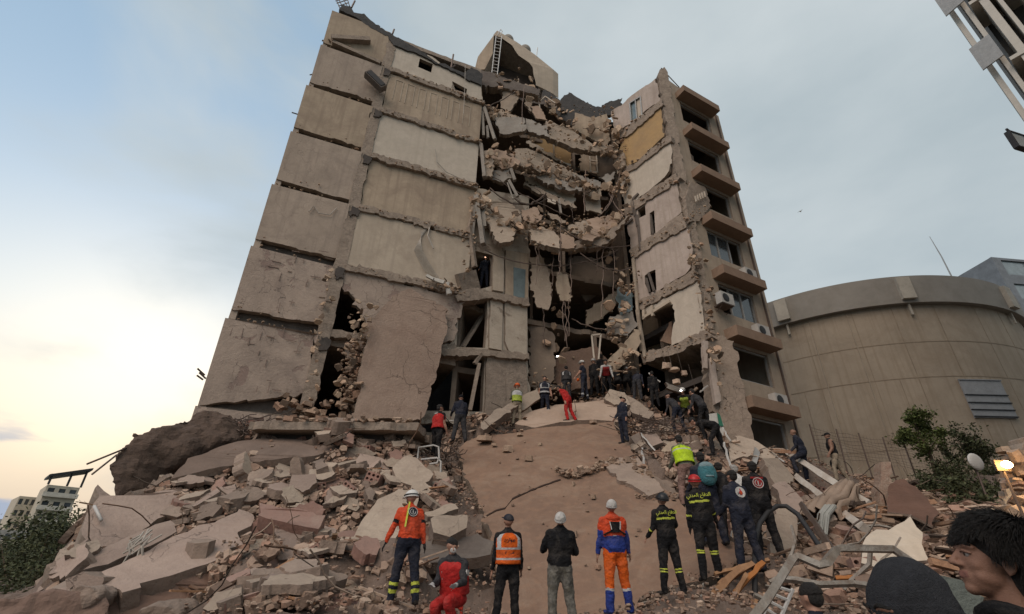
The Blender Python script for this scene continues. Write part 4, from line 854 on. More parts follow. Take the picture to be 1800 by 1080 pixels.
# the town at the left
(a1, zt1) = azp(35, 872, 120); (b1, _) = azp(92, 868, 124); bldg('apartment_block', 'pale blocky apartment house at the far left, without the dark roof frame', a1, b1, 14, -3, zt1, FARW, 7, 5, None)
(a1, zt2) = azp(84, 852, 112); (b1, _) = azp(146, 846, 116)
e, pl = bldg('apartment_block', 'white apartment house with balconies and a dark slanting roof frame at the far left', a1, b1, 14, -3, zt2, FARW, 7, 3, mat('far_white_balcony', (.62, .58, .50), bump=.1))
mb = MB(); mb.prism([pl.p(-.5, zt2+2.0, 1), pl.p(pl.len+.8, zt2+4.3, 1), pl.p(pl.len+.8, zt2+4.3, -8), pl.p(-.5, zt2+2.0, -8)], Vector((0, 0, -.5)))
for u in (0, 3.2, pl.len): mb.beam(pl.p(u, zt2, .5), pl.p(u, zt2+2.2+u*.26, .5), .3, .3)
mb.build('roof_frame', CABLE, e)
(a1, z_) = azp(-60, 985, 90); (b1, _) = azp(70, 930, 94); bldg('low_building', 'low white banded building partly hidden by the dark trees at the left edge', a1, b1, 10, -3, azp(20, 932, 92)[1], FARG, 3, 5, FARW)
(a1, z_) = azp(-80, 900, 200); (b1, _) = azp(40, 905, 210); bldg('low_building', 'long low grey building on the skyline at the left edge of the picture', a1, b1, 14, -3, azp(0, 912, 205)[1], FARG, 3, 8, None)
# building high above on the right
e = empty('balcony_tower', (15.5, 10, 0), 0, 'white and tan apartment tower with dark balconies leaning into the top right corner', 'building')
tw = Pl((15.45, 10), (15.45+.56*12, 10-.83*12)); WT = mat('tower_white_render', (.56, .53, .47), (.5, .47, .42), .5, bump=.1); TT = mat('tower_tan_render', (.42, .34, .27), bump=.12)
def tp(u, z, o=0): return tw.a + tw.d*u*(1 if tw.d.y < 0 else 1) + Vector((0, 0, z)) + tw.n*o
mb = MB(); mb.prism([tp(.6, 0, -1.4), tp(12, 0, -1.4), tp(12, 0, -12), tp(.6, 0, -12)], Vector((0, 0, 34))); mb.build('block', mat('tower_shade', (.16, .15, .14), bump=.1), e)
for u, o, w_ in ((.0, -.5, .14), (.34, -.25, .12), (.72, 0, .20), (1.05, .1, .10), (1.5, .2, .26), (3.9, .2, .22), (6.6, .2, .22), (9.2, .2, .22)):
    mb = MB(); mb.prism([tp(u, 0, o), tp(u+w_, 0, o), tp(u+w_, 0, o-1.1), tp(u, 0, o-1.1)], Vector((0, 0, 34))); mb.build('fin', WT, e)
for k in range(11):
    z = 1.2+3.05*k
    mb = MB(); mb.prism([tp(1.78, z, .1), tp(12, z, .1), tp(12, z+1.15, .1), tp(1.78, z+1.15, .1)], -tw.n*.12); mb.build('balcony_parapet', TT, e)
    mb = MB(); mb.prism([tp(.5, z-.15, .05), tp(12, z-.15, .05), tp(12, z-.15, -1.4), tp(.5, z-.15, -1.4)], Vector((0, 0, .14))); mb.build('balcony_slab', WT, e)
    if k > 4:
        mb = MB(); mb.prism([tp(-.12, z+.2, -.1), tp(.45, z+.2, .05), tp(.45, z+1.3, .05), tp(-.12, z+1.3, -.1)], -tw.n*.05); mb.build('screen', ALU, e)
# glass office at the far right
(a1, z_) = azp(1742, 452, 48); b1 = (a1[0]+22, a1[1]+2)
GLM = glass('office_glass', (.22, .27, .29), .15)
bldg('glass_office', 'grey glass office block rising behind the round reservoir at the right edge', a1, b1, 12, 0, z_, mat('office_cladding', (.20, .225, .25), bump=.05), 11, 4, None, .62, wm=GLM)
# small floodlight on an arm from the tower
lp_ = at(1792, 250, 8.6); e = empty('street_light', lp_, R(15), 'square framed floodlight hanging in the sky below the tower at the right edge', 'floodlight')
m = MB(); m.box((0, 0, 0), (.5, .08, .5)); m.build('pane', GLM, e, local=True)
m = MB()
for a, b in (((-.27, 0, -.27), (.27, 0, -.27)), ((.27, 0, -.27), (.27, 0, .27)), ((.27, 0, .27), (-.27, 0, .27)), ((-.27, 0, .27), (-.27, 0, -.27))): m.beam(a, b, .12, .04)
m.build('frame', CABLE, e, local=True)
m = MB(); m.tube([(-.2, 0, .4), (.4, .1, .3), (3.5, .4, .9)], .03, 6); m.build('arm', CABLE, e, local=True)

# ================================================================ trees and bushes
def leafmat(name, c): return mat(name, c, tuple(x*.6 for x in c), 3, .7, 0, 5, fine=.1, tint=True, spec=.2)
LEAF = leafmat('leaf_green', (.12, .15, .055)); LEAFD = leafmat('leaf_dark_green', (.075, .085, .045))
BARK = mat('bark', (.12, .09, .06), bump=.8, bscale=20)
def tree(base, h, rad, n, seed, label, leaf=LEAF, name='tree', lsz=.09, group=None, trunk=.09, shape=1.0, cat='tree', nclump=46, zlow=.35):
    rn = random.Random(seed); e = empty(name, base, 0, label, cat, group); tb = MB(); cb = MB()
    top = Vector((rn.uniform(-.2, .2)*rad, 0, h*.8)); tb.tube([Vector((0, 0, -.4)), Vector((.05*h, 0, h*.35)), top], [trunk, trunk*.8, trunk*.3], 7)
    cl = []
    for i in range(nclump):
        th = rn.uniform(0, 6.28); u = rn.uniform(-1, 1); rr_ = rn.random()**.45
        s_ = math.sqrt(1-u*u); c = Vector((rad*rr_*s_*math.cos(th), rad*rr_*s_*math.sin(th), h*(.5+zlow/2)+(h*(1-zlow)/2)*rr_*u*shape))
        c += Vector((rn.gauss(0, .08), rn.gauss(0, .08), rn.gauss(0, .08)))*rad
        cl.append((c, rad*rn.uniform(.16, .34)))
        if i % 3 == 0:
            s0 = Vector((.02*h, 0, h*rn.uniform(.25, .6))); tb.tube([s0, s0.lerp(c, .5)+Vector((0, 0, -.05*h)), c], [trunk*.4, trunk*.25, trunk*.08], 5)
    for i in range(n):
        c, r_ = cl[i % nclump]
        g = rn.choice((.7, .85, 1, 1.2, 1.45))
        p = c + Vector((rn.gauss(0, r_*.55), rn.gauss(0, r_*.55), rn.gauss(0, r_*.45)))
        q = Quaternion(Vector((rn.gauss(0, 1), rn.gauss(0, 1), rn.gauss(0, 1))).normalized(), rn.uniform(0, 3.14)).to_matrix(); s_ = lsz*rn.uniform(.6, 1.3)
        cb.add([p+q @ Vector(v)*s_ for v in ((-.5, 0, 0), (0, .28, .06), (.6, 0, 0), (0, -.28, .06))], [(0, 1, 2, 3)], 0, (g*rn.uniform(.9, 1.1), g, g*.9))
    tb.build('trunk', BARK, e, local=True, smooth=True); cb.build('crown', leaf, e, local=True); return e
def base_at(px, py, Y): p = at(px, py, Y); p.z = tz(p.x, p.y)-.1 if p.x > -14 else -2.6; return p
p = at(1630, 800, 21.5); b_ = Vector((p.x, p.y, tz(p.x, p.y))); tp_ = at(1630, 712, 21.5); tree(b_, tp_.z-b_.z, .98, 4200, 3, 'bright green round tree standing alone against the reservoir wall', LEAF, lsz=.13, shape=.9, trunk=.08, zlow=.2, nclump=30)
p = at(1708, 810, 23.5); b_ = Vector((p.x, p.y, tz(p.x, p.y))); tree(b_, at(1708, 752, 23.5).z-b_.z, 1.0, 2400, 5, 'smaller dark tree right of the bright green one, under the louvred hatch', LEAFD, lsz=.14, zlow=.15)
rnb = random.Random(8)
for i, (px, py, Y, h, r_) in enumerate([(1690, 890, 17, .9, 1.3), (1750, 890, 17.5, .9, 1.4), (1720, 910, 14.5, .9, 1.1), (1650, 890, 18, .8, 1.1), (1795, 890, 16, .9, 1.2), (1590, 860, 20, .6, 1.0), (1680, 860, 20, .8, 1.4), (1760, 850, 21, .8, 1.4)]):
    p = at(px, py, Y); tree(Vector((p.x, p.y, tz(p.x, p.y)-.2)), h*.75, r_*.8, 1700, 30+i, 'dark green bush on the slope below the reservoir at the right', LEAFD, 'bush', .11, 'bushes on the slope below the reservoir', .04, 1, 'bush', 26, 0)
for i, (px, py, Y, top, r_) in enumerate([(20, 1000, 42, 965, 5), (60, 1000, 38, 935, 5), (112, 1000, 34, 905, 4), (145, 960, 40, 893, 3.5), (-40, 1010, 40, 985, 5), (90, 1010, 26, 960, 3.2), (125, 1020, 20, 965, 2.2), (40, 1030, 18, 990, 2.6), (30, 1020, 28, 1000, 3.5), (5, 980, 60, 985, 7), (60, 985, 55, 975, 7)]):
    p = at(px, top, Y); tree(Vector((p.x, p.y, -2.6)), p.z+2.6, r_, 8000, 60+i, 'dark evergreen tree in the belt of trees at the left edge', LEAFD, 'tree', .26 if Y > 30 else .13, 'belt of dark trees at the left', .2, 1, 'tree', 60, .0)
# low wall and fence in front of the reservoir
mb = MB(); pa = at(1440, 808, 21); pb = at(1660, 790, 24.5)
FW = Pl((pa.x, pa.y), (pb.x, pb.y)); zb = pa.z
e = empty('wire_fence', (pa.x, pa.y, zb), 0, 'sagging wire fence with crooked posts along the foot of the reservoir', 'fence')
for i in range(7):
    u = FW.len*i/6; m = MB(); m.tube([FW.p(u, zb-.8), FW.p(u+.1*(i % 2), zb+1.5)], .035, 5); m.build('post', STEEL, e)
m = MB()
for k in range(9): m.tube([FW.p(FW.len*t_/12, zb+.2+k*.14+.05*math.sin(t_*2+k)) for t_ in range(13)], .006, 4)
for k in range(40): m.tube([FW.p(FW.len*k/40, zb+.1), FW.p(FW.len*k/40+.1, zb+1.4)], .005, 4)
m.build('wire_mesh', STEEL, e)
p = at(1715, 812, 14.2); e = empty('satellite_dish', p, R(20), 'pale round satellite dish among the bushes left of the lit lamp', 'satellite dish')
m = MB(); m.ell((0, 0, 0), (.32, .08, .24), nu=24, nv=10); m.build('dish', WMETAL, e, local=True); m = MB(); m.tube([(0, .05, 0), (0, .1, -1.2)], .03, 6); m.build('mast', STEEL, e, local=True)
p = at(1770, 817, 7.6); e = empty('site_lamp', p, 0, 'lit warm floodlight shining between the bushes at the right edge', 'lamp')
m = MB(); m.ell((0, 0, 0), (.085, .04, .055)); m.build('bulb', emit('warm_lamp', (1, .62, .2), 40), e, local=True); m = MB(); m.box((0, .09, 0), (.22, .04, .16)); m.tube([(0, .1, 0), (0, .1, -1.0)], .02, 6); m.build('housing', STEEL, e, local=True)
pl_ = bpy.data.lights.new('site_lamp_light', 'POINT'); pl_.energy = 14; pl_.color = (1, .6, .25); pl_.shadow_soft_size = .1; o = bpy.data.objects.new('site_lamp_light', pl_); COL.objects.link(o); o.location = p + Vector((0, -.25, 0))
for i in range(1):
    p = at(1407, 372, 30); e = empty('bird', p, R(30), 'tiny white gull flying in the grey sky above the reservoir', 'bird')
    m = MB(); m.ell((0, 0, 0), (.12, .04, .04)); m.add([(-.03, 0, .02), (.04, 0, .02), (.01, .13, .05), (-.04, .14, .05), (-.05, .24, .02), (-.03, -.0, .02), (.01, -.13, .05), (-.04, -.14, .05), (-.05, -.24, .02)], [(0, 1, 2, 3), (3, 2, 4), (1, 0, 7, 6), (6, 7, 8)]); m.build('body', WHITE, e, local=True)
# ================================================================ named pieces of the heap
PXP = []
def to_px(p):
    v = p-Vector((0, 0, CAMZ)); x, y, z = v.dot(cr), v.dot(cu), v.dot(cf); return (CX+FPX*x/z, CY-FPX*y/z)
def thing_slab(name, label, cat, pts, Y, th, m, side=None, amp=.05, step=.25, seed=1, group=None, dirv=None, keep=(), rough=0):
    PXP.append((pts, max(Y) if isinstance(Y, (list, tuple)) else Y))
    P = [at(x, y, (Y[i] if isinstance(Y, (list, tuple)) else Y)) for i, (x, y) in enumerate(pts)]
    P = jag(P, amp, step, seed, keep)
    nr = Vector((0, 0, 0))
    for i in range(len(P)): nr += P[i].cross(P[(i+1) % len(P)])
    nr.normalize(); c = sum(P, Vector())/len(P)
    if nr.dot(c-Vector((0, 0, CAMZ))) < 0: nr = -nr
    mb = MB(); mb.prism(P, (Vector(dirv) if dirv else nr)*th, mside=1 if not rough else 0)
    o = mb.build(name, [m, side or CONC], origin=tuple(c))
    if rough:
        me = o.data
        md = o.modifiers.new('r', 'REMESH'); md.mode = 'VOXEL'; md.voxel_size = rough
        dg = bpy.context.evaluated_depsgraph_get(); me2 = bpy.data.meshes.new_from_object(o.evaluated_get(dg)); o.modifiers.clear()
        me2.materials.clear(); me2.materials.append(m)
        n_ = len(me2.vertices); co = np.empty(n_*3); me2.vertices.foreach_get('co', co); co = co.reshape(-1, 3)
        bm = bmesh.new(); bm.from_mesh(me2)
        for _ in range(3): bmesh.ops.smooth_vert(bm, verts=bm.verts, factor=.5, use_axis_x=True, use_axis_y=True, use_axis_z=True)
        bm.normal_update()
        for v in bm.verts:
            p = v.co*1.4+Vector((seed, 0, 0)); v.co += v.normal*(noise.fractal(p, 1, 2.1, 5)*.13*min(1, th) + .04*noise.noise(v.co*7))
        bm.to_mesh(me2); bm.free(); me2.polygons.foreach_set('use_smooth', [False]*len(me2.polygons)); o.data = me2
    return tag(o, label, cat, group)
SLABP = mat('pinkish_slab', (.37, .285, .235), (.30, .228, .19), .8, stain=(.27, .2, .165), stain_amt=.6, bump=.6, cracks=.5, crack_scale=.8, vary=.15)
SLABG = mat('pale_floor_slab', (.41, .335, .265), (.32, .255, .20), 1.1, stain=(.27, .21, .17), stain_amt=.6, stain_scale=1.5, bump=.6, cracks=.4, crack_scale=1.5, vary=.2)
BRICKP = mat('hollow_brick_red', (.29, .165, .13), (.22, .13, .105), 2.5, stain=(.33, .25, .20), stain_amt=.6, bump=.6, dust=.15, vary=.15)
ROCKY = mat('weathered_slab_side', (.31, .235, .185), (.21, .158, .127), 2, stain=(.13, .1, .085), bump=1, bscale=8, dust=.15, vary=.2)
TS = thing_slab
TS('earth_covered_slab', 'huge dark rounded earth-covered slab jutting up at the left end of the heap', 'slab', [(186, 815), (200, 785), (235, 765), (270, 750), (300, 746), (345, 722), (380, 720), (402, 728), (414, 748), (405, 770), (330, 800), (262, 838), (208, 880), (190, 855)], [11.4, 11.6, 12, 12.4, 12.8, 13.5, 13.9, 14, 13.9, 13.4, 12.7, 12.1, 11.4, 11.3], 1.3, EARTH, rough=.09, seed=3, dirv=(.15, .8, -.35))
TS('fallen_slab', 'smooth pinkish slab hanging down the left end of the heap under the dark rounded slab', 'slab', [(172, 852), (208, 880), (250, 868), (312, 864), (304, 900), (262, 925), (205, 958), (146, 972), (144, 940), (160, 895)], [10.9, 11.1, 11.3, 11.7, 11.2, 10.6, 10, 9.5, 9.7, 10.3], .5, SLABP, seed=2)
TS('fallen_slab', 'narrow ledge slab with a rounded broken nose under the smooth pinkish slab at the left', 'slab', [(144, 985), (190, 960), (262, 928), (300, 915), (310, 935), (250, 965), (190, 992), (146, 1002)], [9.2, 9.6, 10.1, 10.4, 10.1, 9.6, 9.2, 8.9], .55, SLABP, ROCKY, amp=.08, seed=4)
TS('fallen_slab', 'biggest cracked pinkish floor slab sloping across the lower left of the heap', 'slab', [(168, 1010), (240, 978), (330, 935), (420, 895), (445, 905), (428, 958), (380, 985), (300, 1012), (215, 1042), (182, 1030)], [8.7, 9.2, 9.9, 10.7, 10.8, 9.8, 9.3, 8.8, 8.3, 8.4], .5, SLABP, ROCKY, amp=.09, seed=5)
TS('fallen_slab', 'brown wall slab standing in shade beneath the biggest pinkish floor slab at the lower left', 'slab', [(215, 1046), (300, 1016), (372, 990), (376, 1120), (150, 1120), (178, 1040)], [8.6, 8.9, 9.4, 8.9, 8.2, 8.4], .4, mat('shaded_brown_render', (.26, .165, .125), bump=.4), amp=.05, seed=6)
TS('fallen_slab', 'edge-on broken slab end resting at the very left foot of the heap above the round boulder', 'slab', [(115, 1018), (146, 1005), (182, 1015), (178, 1030), (118, 1036)], 8.4, .7, SLABP, ROCKY, seed=61)
TS('boulder', 'rounded brown boulder of concrete at the lower left foot of the heap', 'boulder', [(110, 1040), (135, 1027), (168, 1030), (172, 1050), (160, 1070), (120, 1075), (108, 1060)], 7.9, .5, ROCKY, rough=.05, seed=8)
TS('low_wall', 'low brown broken wall running into the bottom left corner', 'wall', [(-60, 1046), (20, 1044), (110, 1036), (190, 1030), (200, 1130), (-60, 1130)], [7.4, 7.5, 7.8, 8.1, 7.9, 7.2], .5, mat('low_wall_brown', (.24, .16, .125), bump=.5), rough=.06, seed=9)
TS('boulder', 'brown lump of concrete at the bottom edge just right of the shaded brown slab', 'boulder', [(240, 1072), (262, 1060), (295, 1063), (312, 1078), (300, 1110), (235, 1110)], 7.7, .6, ROCKY, rough=.05, seed=11)
# the long flat slab with the dark gap below
P = [at(432, 741, 14.3), at(560, 738, 14.2), at(680, 738, 14.2), at(738, 742, 14.3)]
def level_slab(name, label, px0, px1, Yf, depth, th, m, seed, tilt=0, amp=.06, dz=0):
    a, b = at(*px0, Yf), at(*px1, Yf+.1); zz = (a.z+b.z)/2
    lp = [Vector((a.x, a.y, a.z)), Vector((b.x, b.y, b.z)), Vector((b.x+.1, b.y+depth, b.z+tilt)), Vector((a.x-.1, a.y+depth, a.z+tilt))]
    mb = MB(); c = sum(lp, Vector())/4; mb.prism(jag(lp, amp, .2, seed, keep=(2,)), Vector((0, 0, -th)), mside=1); return tag(mb.build(name, [m, CONC], origin=tuple(c)), label, 'slab')
level_slab('long_floor_slab', 'long thin level floor slab with a dark gap below it at the foot of the party wall', (440, 741), (736, 743), 13.6, 2.2, .22, SLABG, 3)
mb = MB(); a, b = at(470, 757, 13.9), at(715, 757, 13.9); mb.box(((a.x+b.x)/2, 14.7, a.z-.30), (b.x-a.x, .9, .7)); o = mb.build('gap_shade_block', INNER); tag(o, 'dark added block painting the shade of the gap under the long thin floor slab', 'debris', kind='stuff')  # dark block added so the gap reads as deep shade
Z = [ # label, points, Y, thick, material, side
 ('tall pale slab lying like a ramp beside the rescuer in the red jacket, its lower and widest piece', [(597, 945), (640, 948), (688, 958), (694, 985), (670, 1020), (660, 1046), (606, 1036), (573, 1005), (585, 965)], [10.2, 10.2, 10.1, 9.9, 9.5, 9.2, 9.1, 9.4, 9.9], .35, SLABG),
 ('upper broken half of the pale ramp slab, behind the white helmet of the rescuer in the red jacket', [(622, 944), (640, 910), (664, 878), (700, 860), (738, 862), (732, 890), (716, 918), (690, 955)], [10.3, 10.8, 11.3, 11.7, 11.8, 11.3, 10.9, 10.2], .35, SLABG),
 ('reddish brick lower end of the pale ramp slab at the bottom edge', [(575, 1040), (606, 1036), (660, 1048), (650, 1085), (600, 1110), (540, 1095)], [9, 9, 9, 8.8, 8.5, 8.6], .4, BRICKP),
 ('pale four-cornered slab with hollow brick edge in the middle of the left rubble field', [(626, 838), (650, 824), (686, 826), (690, 850), (660, 862), (640, 864)], [12.5, 12.8, 12.9, 12.5, 12.2, 12.1], .4, SLABG),
 ('pale pointed slab nearest the man in the red vest with a number', [(690, 822), (712, 802), (734, 806), (762, 834), (754, 846), (730, 856), (700, 846)], [12.8, 13.3, 13.3, 12.8, 12.6, 12.3, 12.4], .3, SLABG),
 ('flat pale slab corner left of the pointed slab below the wire stool', [(672, 812), (690, 804), (706, 808), (696, 822), (680, 820)], 13.4, .2, SLABG),
 ('long ribbed pink brick panel lying level in the middle of the left rubble field', [(456, 884), (520, 892), (572, 906), (560, 930), (500, 918), (454, 906)], [10.8, 10.7, 10.7, 10.2, 10.2, 10.4], .3, BRICKP),
 ('pale narrow plank-like slab leaning down the slope left of the pink brick panel', [(386, 1030), (400, 1005), (440, 955), (466, 938), (470, 948), (440, 990), (404, 1038)], [9, 9.2, 9.9, 10.4, 10.2, 9.5, 8.8], .35, SLABG),
 ('pinkish curved slab standing below the pink brick panel', [(480, 920), (520, 925), (532, 950), (520, 980), (490, 985), (490, 950)], [10.5, 10.4, 10.2, 9.8, 9.7, 10], .2, SLABP),
 ('dull pink rounded slab at the foot of the curved pinkish slab', [(450, 990), (478, 975), (524, 992), (522, 1004), (500, 1018), (460, 1018)], [9.6, 9.9, 9.8, 9.6, 9.3, 9.3], .2, BRICKP),
 ('rough stone block with square corners left of the orange vest man, above the dark hollow', [(757, 912), (772, 906), (822, 906), (820, 928), (790, 944), (762, 936)], [10.6, 10.9, 10.9, 10.6, 10.4, 10.4], .5, SLABG),
 ('dark overhanging slab roofing the hollow above the crouching rescuer', [(700, 968), (760, 950), (840, 938), (868, 952), (862, 975), (800, 985), (730, 990)], [10.4, 10.6, 10.8, 10.7, 10.5, 10.2, 10.1], .25, CONCD),
 ('thin pale slab lying over the stack of shards left of the brown wall slab', [(748, 900), (780, 888), (800, 886), (806, 894), (780, 904), (752, 908)], [11, 11.4, 11.6, 11.4, 11.1, 10.9], .12, SLABG),
 ('grey-brown slab lying across the top of the left rubble field below the dark gap', [(600, 790), (640, 786), (662, 798), (640, 810), (602, 806)], 13.6, .2, CONC),
 ('broad brown earth-stained slab between the dark rounded slab and the long level slab', [(418, 776), (470, 770), (560, 776), (600, 790), (560, 800), (440, 812), (350, 830), (300, 842), (330, 806)], [13.6, 14, 14, 13.6, 13.2, 12.9, 12.2, 11.9, 12.6], .2, mat('earthy_slab', (.21, .155, .125), bump=.7, bscale=8)),
 ('stone coloured slab standing on edge left of the middle of the rubble field', [(510, 812), (524, 802), (530, 830), (528, 850), (508, 846)], 12.6, .25, ROCKY),
 ('long brown beam-like slab crossing behind the standing stone slab', [(555, 848), (618, 832), (620, 846), (590, 862), (556, 864)], [12.2, 12.6, 12.4, 12, 11.9], .3, BRICKP),
]
for i, (lab, pts, Y, th, m_) in enumerate(Z): TS('broken_slab', lab, 'slab', pts, Y, th, m_, seed=300+i, side=ROCKY if m_ is not BRICKP else BRICKP)
# the big brown wall slab the people stand in front of
mb = MB(); lp = jag([bp(*p) for p in outl], .06, .22, 77); mb.prism(lp, -BN*.32, mside=1)
c = sum(lp, Vector())/len(lp)
BS = tag(mb.build('fallen_wall_slab', [BROWN, CONC], origin=tuple(c)), 'huge smooth brown wall slab sloping down the middle of the heap behind the standing men', 'slab')
mb = MB()     # broken ledge and crack lip on it, real relief
lp = jag([bp(*p, .12) for p in [(972, 826), (1010, 832), (1048, 822), (1062, 808), (1092, 806), (1118, 812), (1140, 832), (1165, 862), (1120, 870), (1080, 856), (1040, 845), (1000, 840), (975, 832)]], .05, .14, 78)
lp2 = jag([bp(*p, .10) for p in [(1060, 812), (1118, 802), (1168, 862), (1140, 872), (1085, 838), (1070, 826)]], .06, .14, 79)
mb.prism(lp2, -BN*.1); mb.build('broken_ledge', ROCKY, BS)
db = MB(); rn = random.Random(61)
for i in range(130):
    t_ = rn.random(); pts = [(975, 828), (1010, 834), (1048, 822), (1066, 812), (1112, 812), (1145, 840)]; k = t_*(len(pts)-1); i0 = int(min(k, 4.99)); f = k-i0
    x = pts[i0][0]*(1-f)+pts[i0+1][0]*f; y = pts[i0][1]*(1-f)+pts[i0+1][1]*f
    debris(db, bp(x, y+rn.gauss(0, 2.5), .1), (.06, .06, .03), 1, .2, rn, flatn=.7)
for i in range(40): debris(db, bp(rn.uniform(860, 1180), rn.uniform(775, 1000), .03), (.02, .02, .0), 1, .06, rn)
for i in range(60): debris(db, bp(1120+rn.uniform(0, 70), 872+rn.gauss(0, 3), .05), (.03, .05, .0), 1, .1, rn)
tag(db.build('flaked_edge', DEB, BS), kind='stuff')
mb = MB(); cps = [(850, 908), (872, 896), (888, 892), (900, 876), (930, 862), (955, 852), (985, 842)]
cp3 = jag([bp(*p, .02) for p in cps] + [bp(x, y+2.2, .02) for x, y in reversed(cps)], .015, .12, 5); mb.prism(cp3, -BN*.018); mb.build('crack', mat('crack_dark', (.05, .03, .022), bump=.3), BS)
for i, (px, py, s_, lab) in enumerate([(852, 772, .62, 'grey broken block perched on the top left corner of the brown wall slab'), (893, 790, .36, 'small elongated stone on the upper part of the brown wall slab'), (930, 806, .3, 'small pale stone lower right of the elongated one on the brown wall slab'), (1043, 874, .2, 'lone pale pebble-sized chip in the middle of the brown wall slab'), (914, 764, .25, 'reddish brick bit at the upper edge of the brown wall slab'), (1042, 742, .32, 'small dark red rock at the top edge of the brown wall slab'), (868, 782, .3, 'small round white-ended stone beside the perched grey block')]):
    p = bp(px, py, s_*.25); mb = MB(); frag(mb, Vector((0, 0, 0)), s_, random.Random(900+i), .75, q=Matrix.Identity(3))
    if i == 0: frag(mb, Vector((.1, .05, .1)), s_*.7, random.Random(33), .7)
    o = mb.build('rubble_stone', DEB); o.location = p; tag(o, lab, 'stone')
# upper peach slab behind it and pieces round the entrance
Z2 = [
 ('smooth peach coloured slab lying above the brown wall slab, where the striped vest man walks', [(905, 745), (930, 725), (975, 712), (1040, 706), (1085, 700), (1100, 716), (1088, 742), (1040, 738), (985, 742), (940, 752)], [17.8, 18.6, 19.2, 19.6, 19.8, 18.9, 17.6, 17.5, 17.5, 17.5], .25, PEACH),
 ('pale leaning panel standing left of the striped vest man', [(918, 696), (944, 682), (950, 700), (925, 718), (916, 722)], [18.6, 19, 18.9, 18.4, 18.3], .2, BEIGE),
 ('long grey beam slab rising to the right behind the orange helmet', [(845, 745), (868, 722), (905, 704), (912, 712), (880, 735), (850, 756)], [17, 17.6, 18.2, 18, 17.3, 16.7], .3, CONC),
 ('pinkish white slab tilted below the dark crouching pair', [(1062, 700), (1072, 684), (1098, 690), (1108, 712), (1080, 712)], [19.2, 19.6, 19.5, 18.8, 18.9], .25, SLABG),
 ('long tilted slab running down right of the pinkish white one', [(1100, 694), (1130, 712), (1150, 730), (1140, 738), (1108, 722)], [19.4, 18.8, 18.2, 18, 18.8], .25, CONC),
 ('pink wall piece lying flat in the rubble right of the navy jacket man', [(1132, 768), (1142, 748), (1152, 760), (1166, 778), (1144, 786)], [16.4, 16.9, 16.6, 16.1, 16], .15, SLABP),
 ('tan sheet of plasterboard lying left of the neon yellow vest', [(1162, 796), (1180, 776), (1198, 772), (1200, 800), (1180, 808)], [15.6, 16, 16.1, 15.4, 15.2], .1, TAN),
 ('grey slab propped inside the lower opening of the right wing', [(1170, 672), (1204, 684), (1202, 692), (1172, 682)], 19.0, .2, GREYS),
 ('big pale cracked boulder-like slab under the right corner pillar', [(1282, 790), (1286, 775), (1300, 766), (1330, 776), (1366, 800), (1362, 812), (1320, 800), (1284, 812)], [15.6, 16, 16.3, 16.2, 15.8, 15.4, 15.3, 15.1], .5, SLABG),
 ('flat grey slab below the pale cracked slab, beside the navy coat with the round emblem', [(1340, 806), (1368, 806), (1395, 838), (1390, 856), (1362, 850)], [14.8, 15.2, 14.8, 14.2, 14], .3, SLABG),
 ('long rough broken beam running down right of the brown wall slab', [(1108, 768), (1124, 760), (1150, 800), (1186, 858), (1202, 900), (1186, 900), (1160, 860), (1130, 812)], [16.2, 16.4, 15.4, 14, 13, 12.9, 13.8, 15], .4, ROCKY),
 ('pale upright column slab right of the men in navy, under the black hose', [(1358, 905), (1376, 886), (1400, 900), (1402, 930), (1392, 1000), (1356, 1004), (1356, 950)], [11.2, 11.5, 11.5, 11.1, 10.2, 10.1, 10.7], .35, SLABG),
 ('pink tapering slab left of the white beams at the right', [(1362, 850), (1380, 846), (1412, 880), (1404, 915), (1380, 905)], [13.2, 13.4, 12.6, 12, 12.2], .25, SLABP),
 ('large clean white wall panel with a small round hole at the lower right', [(1514, 990), (1522, 945), (1600, 908), (1622, 945), (1640, 1000), (1560, 1004)], [8.3, 8.9, 9.2, 8.8, 8.4, 8.1], .18, WHITE),
 ('brown rusty sheet standing behind the white wall panel', [(1566, 850), (1590, 842), (1622, 868), (1650, 900), (1640, 925), (1600, 905), (1560, 900)], [13, 13.2, 12.8, 12.2, 11.8, 12, 12.4], .06, mat('rusty_sheet', (.16, .09, .065), bump=.4)),
]
for i, (lab, pts, Y, th, m_) in enumerate(Z2): TS('broken_slab', lab, 'slab', pts, Y, th, m_, seed=400+i, side=ROCKY)
mb = MB(); pts = [at(1546, 895, 13.2), at(1548, 850, 13.3), at(1550, 812, 13.4), at(1566, 812, 13.4), at(1566, 850, 13.3), at(1568, 895, 13.2)]; mb.prism(jag(pts, .04, .15, 4), Vector((.1, .45, 0)))
tag(mb.build('brick_pillar', mat('pillar_brick', (.30, .19, .14), (.36, .28, .22), 8, bump=1, bscale=14)), 'short broken brick pillar standing up at the right between the cap man and the satellite dish', 'pillar')
def beamthing(name, lab, cat, a, b, w_, h_, m, seg=6, bow=.0, group=None, tilt=.3):
    A, B = at(*a), at(*b); n_ = seg; pts = [A.lerp(B, i/n_)+Vector((random.Random(i).uniform(-1, 1)*.02, 0, -bow*4*(i/n_)*(1-i/n_))) for i in range(n_+1)]
    mb = MB(); mb.tube(pts, [w_*.7*(1+.12*math.sin(i*2.3)) for i in range(n_+1)], 4); o = mb.build(name, m, origin=tuple(A)); return tag(o, lab, cat, group)
WBEAM = mat('white_painted_beam', (.56, .53, .48), (.42, .36, .30), 3, stain=(.28, .22, .18), stain_amt=.5, bump=.4)
beamthing('white_beam', 'upper long white painted beam slanting down right from the seated navy tracksuit man', 'beam', (1384, 796, 16.5), (1528, 888, 12.8), .17, .1, WBEAM)
beamthing('white_beam', 'lower long white painted beam parallel to the upper one, below the draped cloth', 'beam', (1400, 838, 15.5), (1520, 930, 11.2), .16, .1, WBEAM)
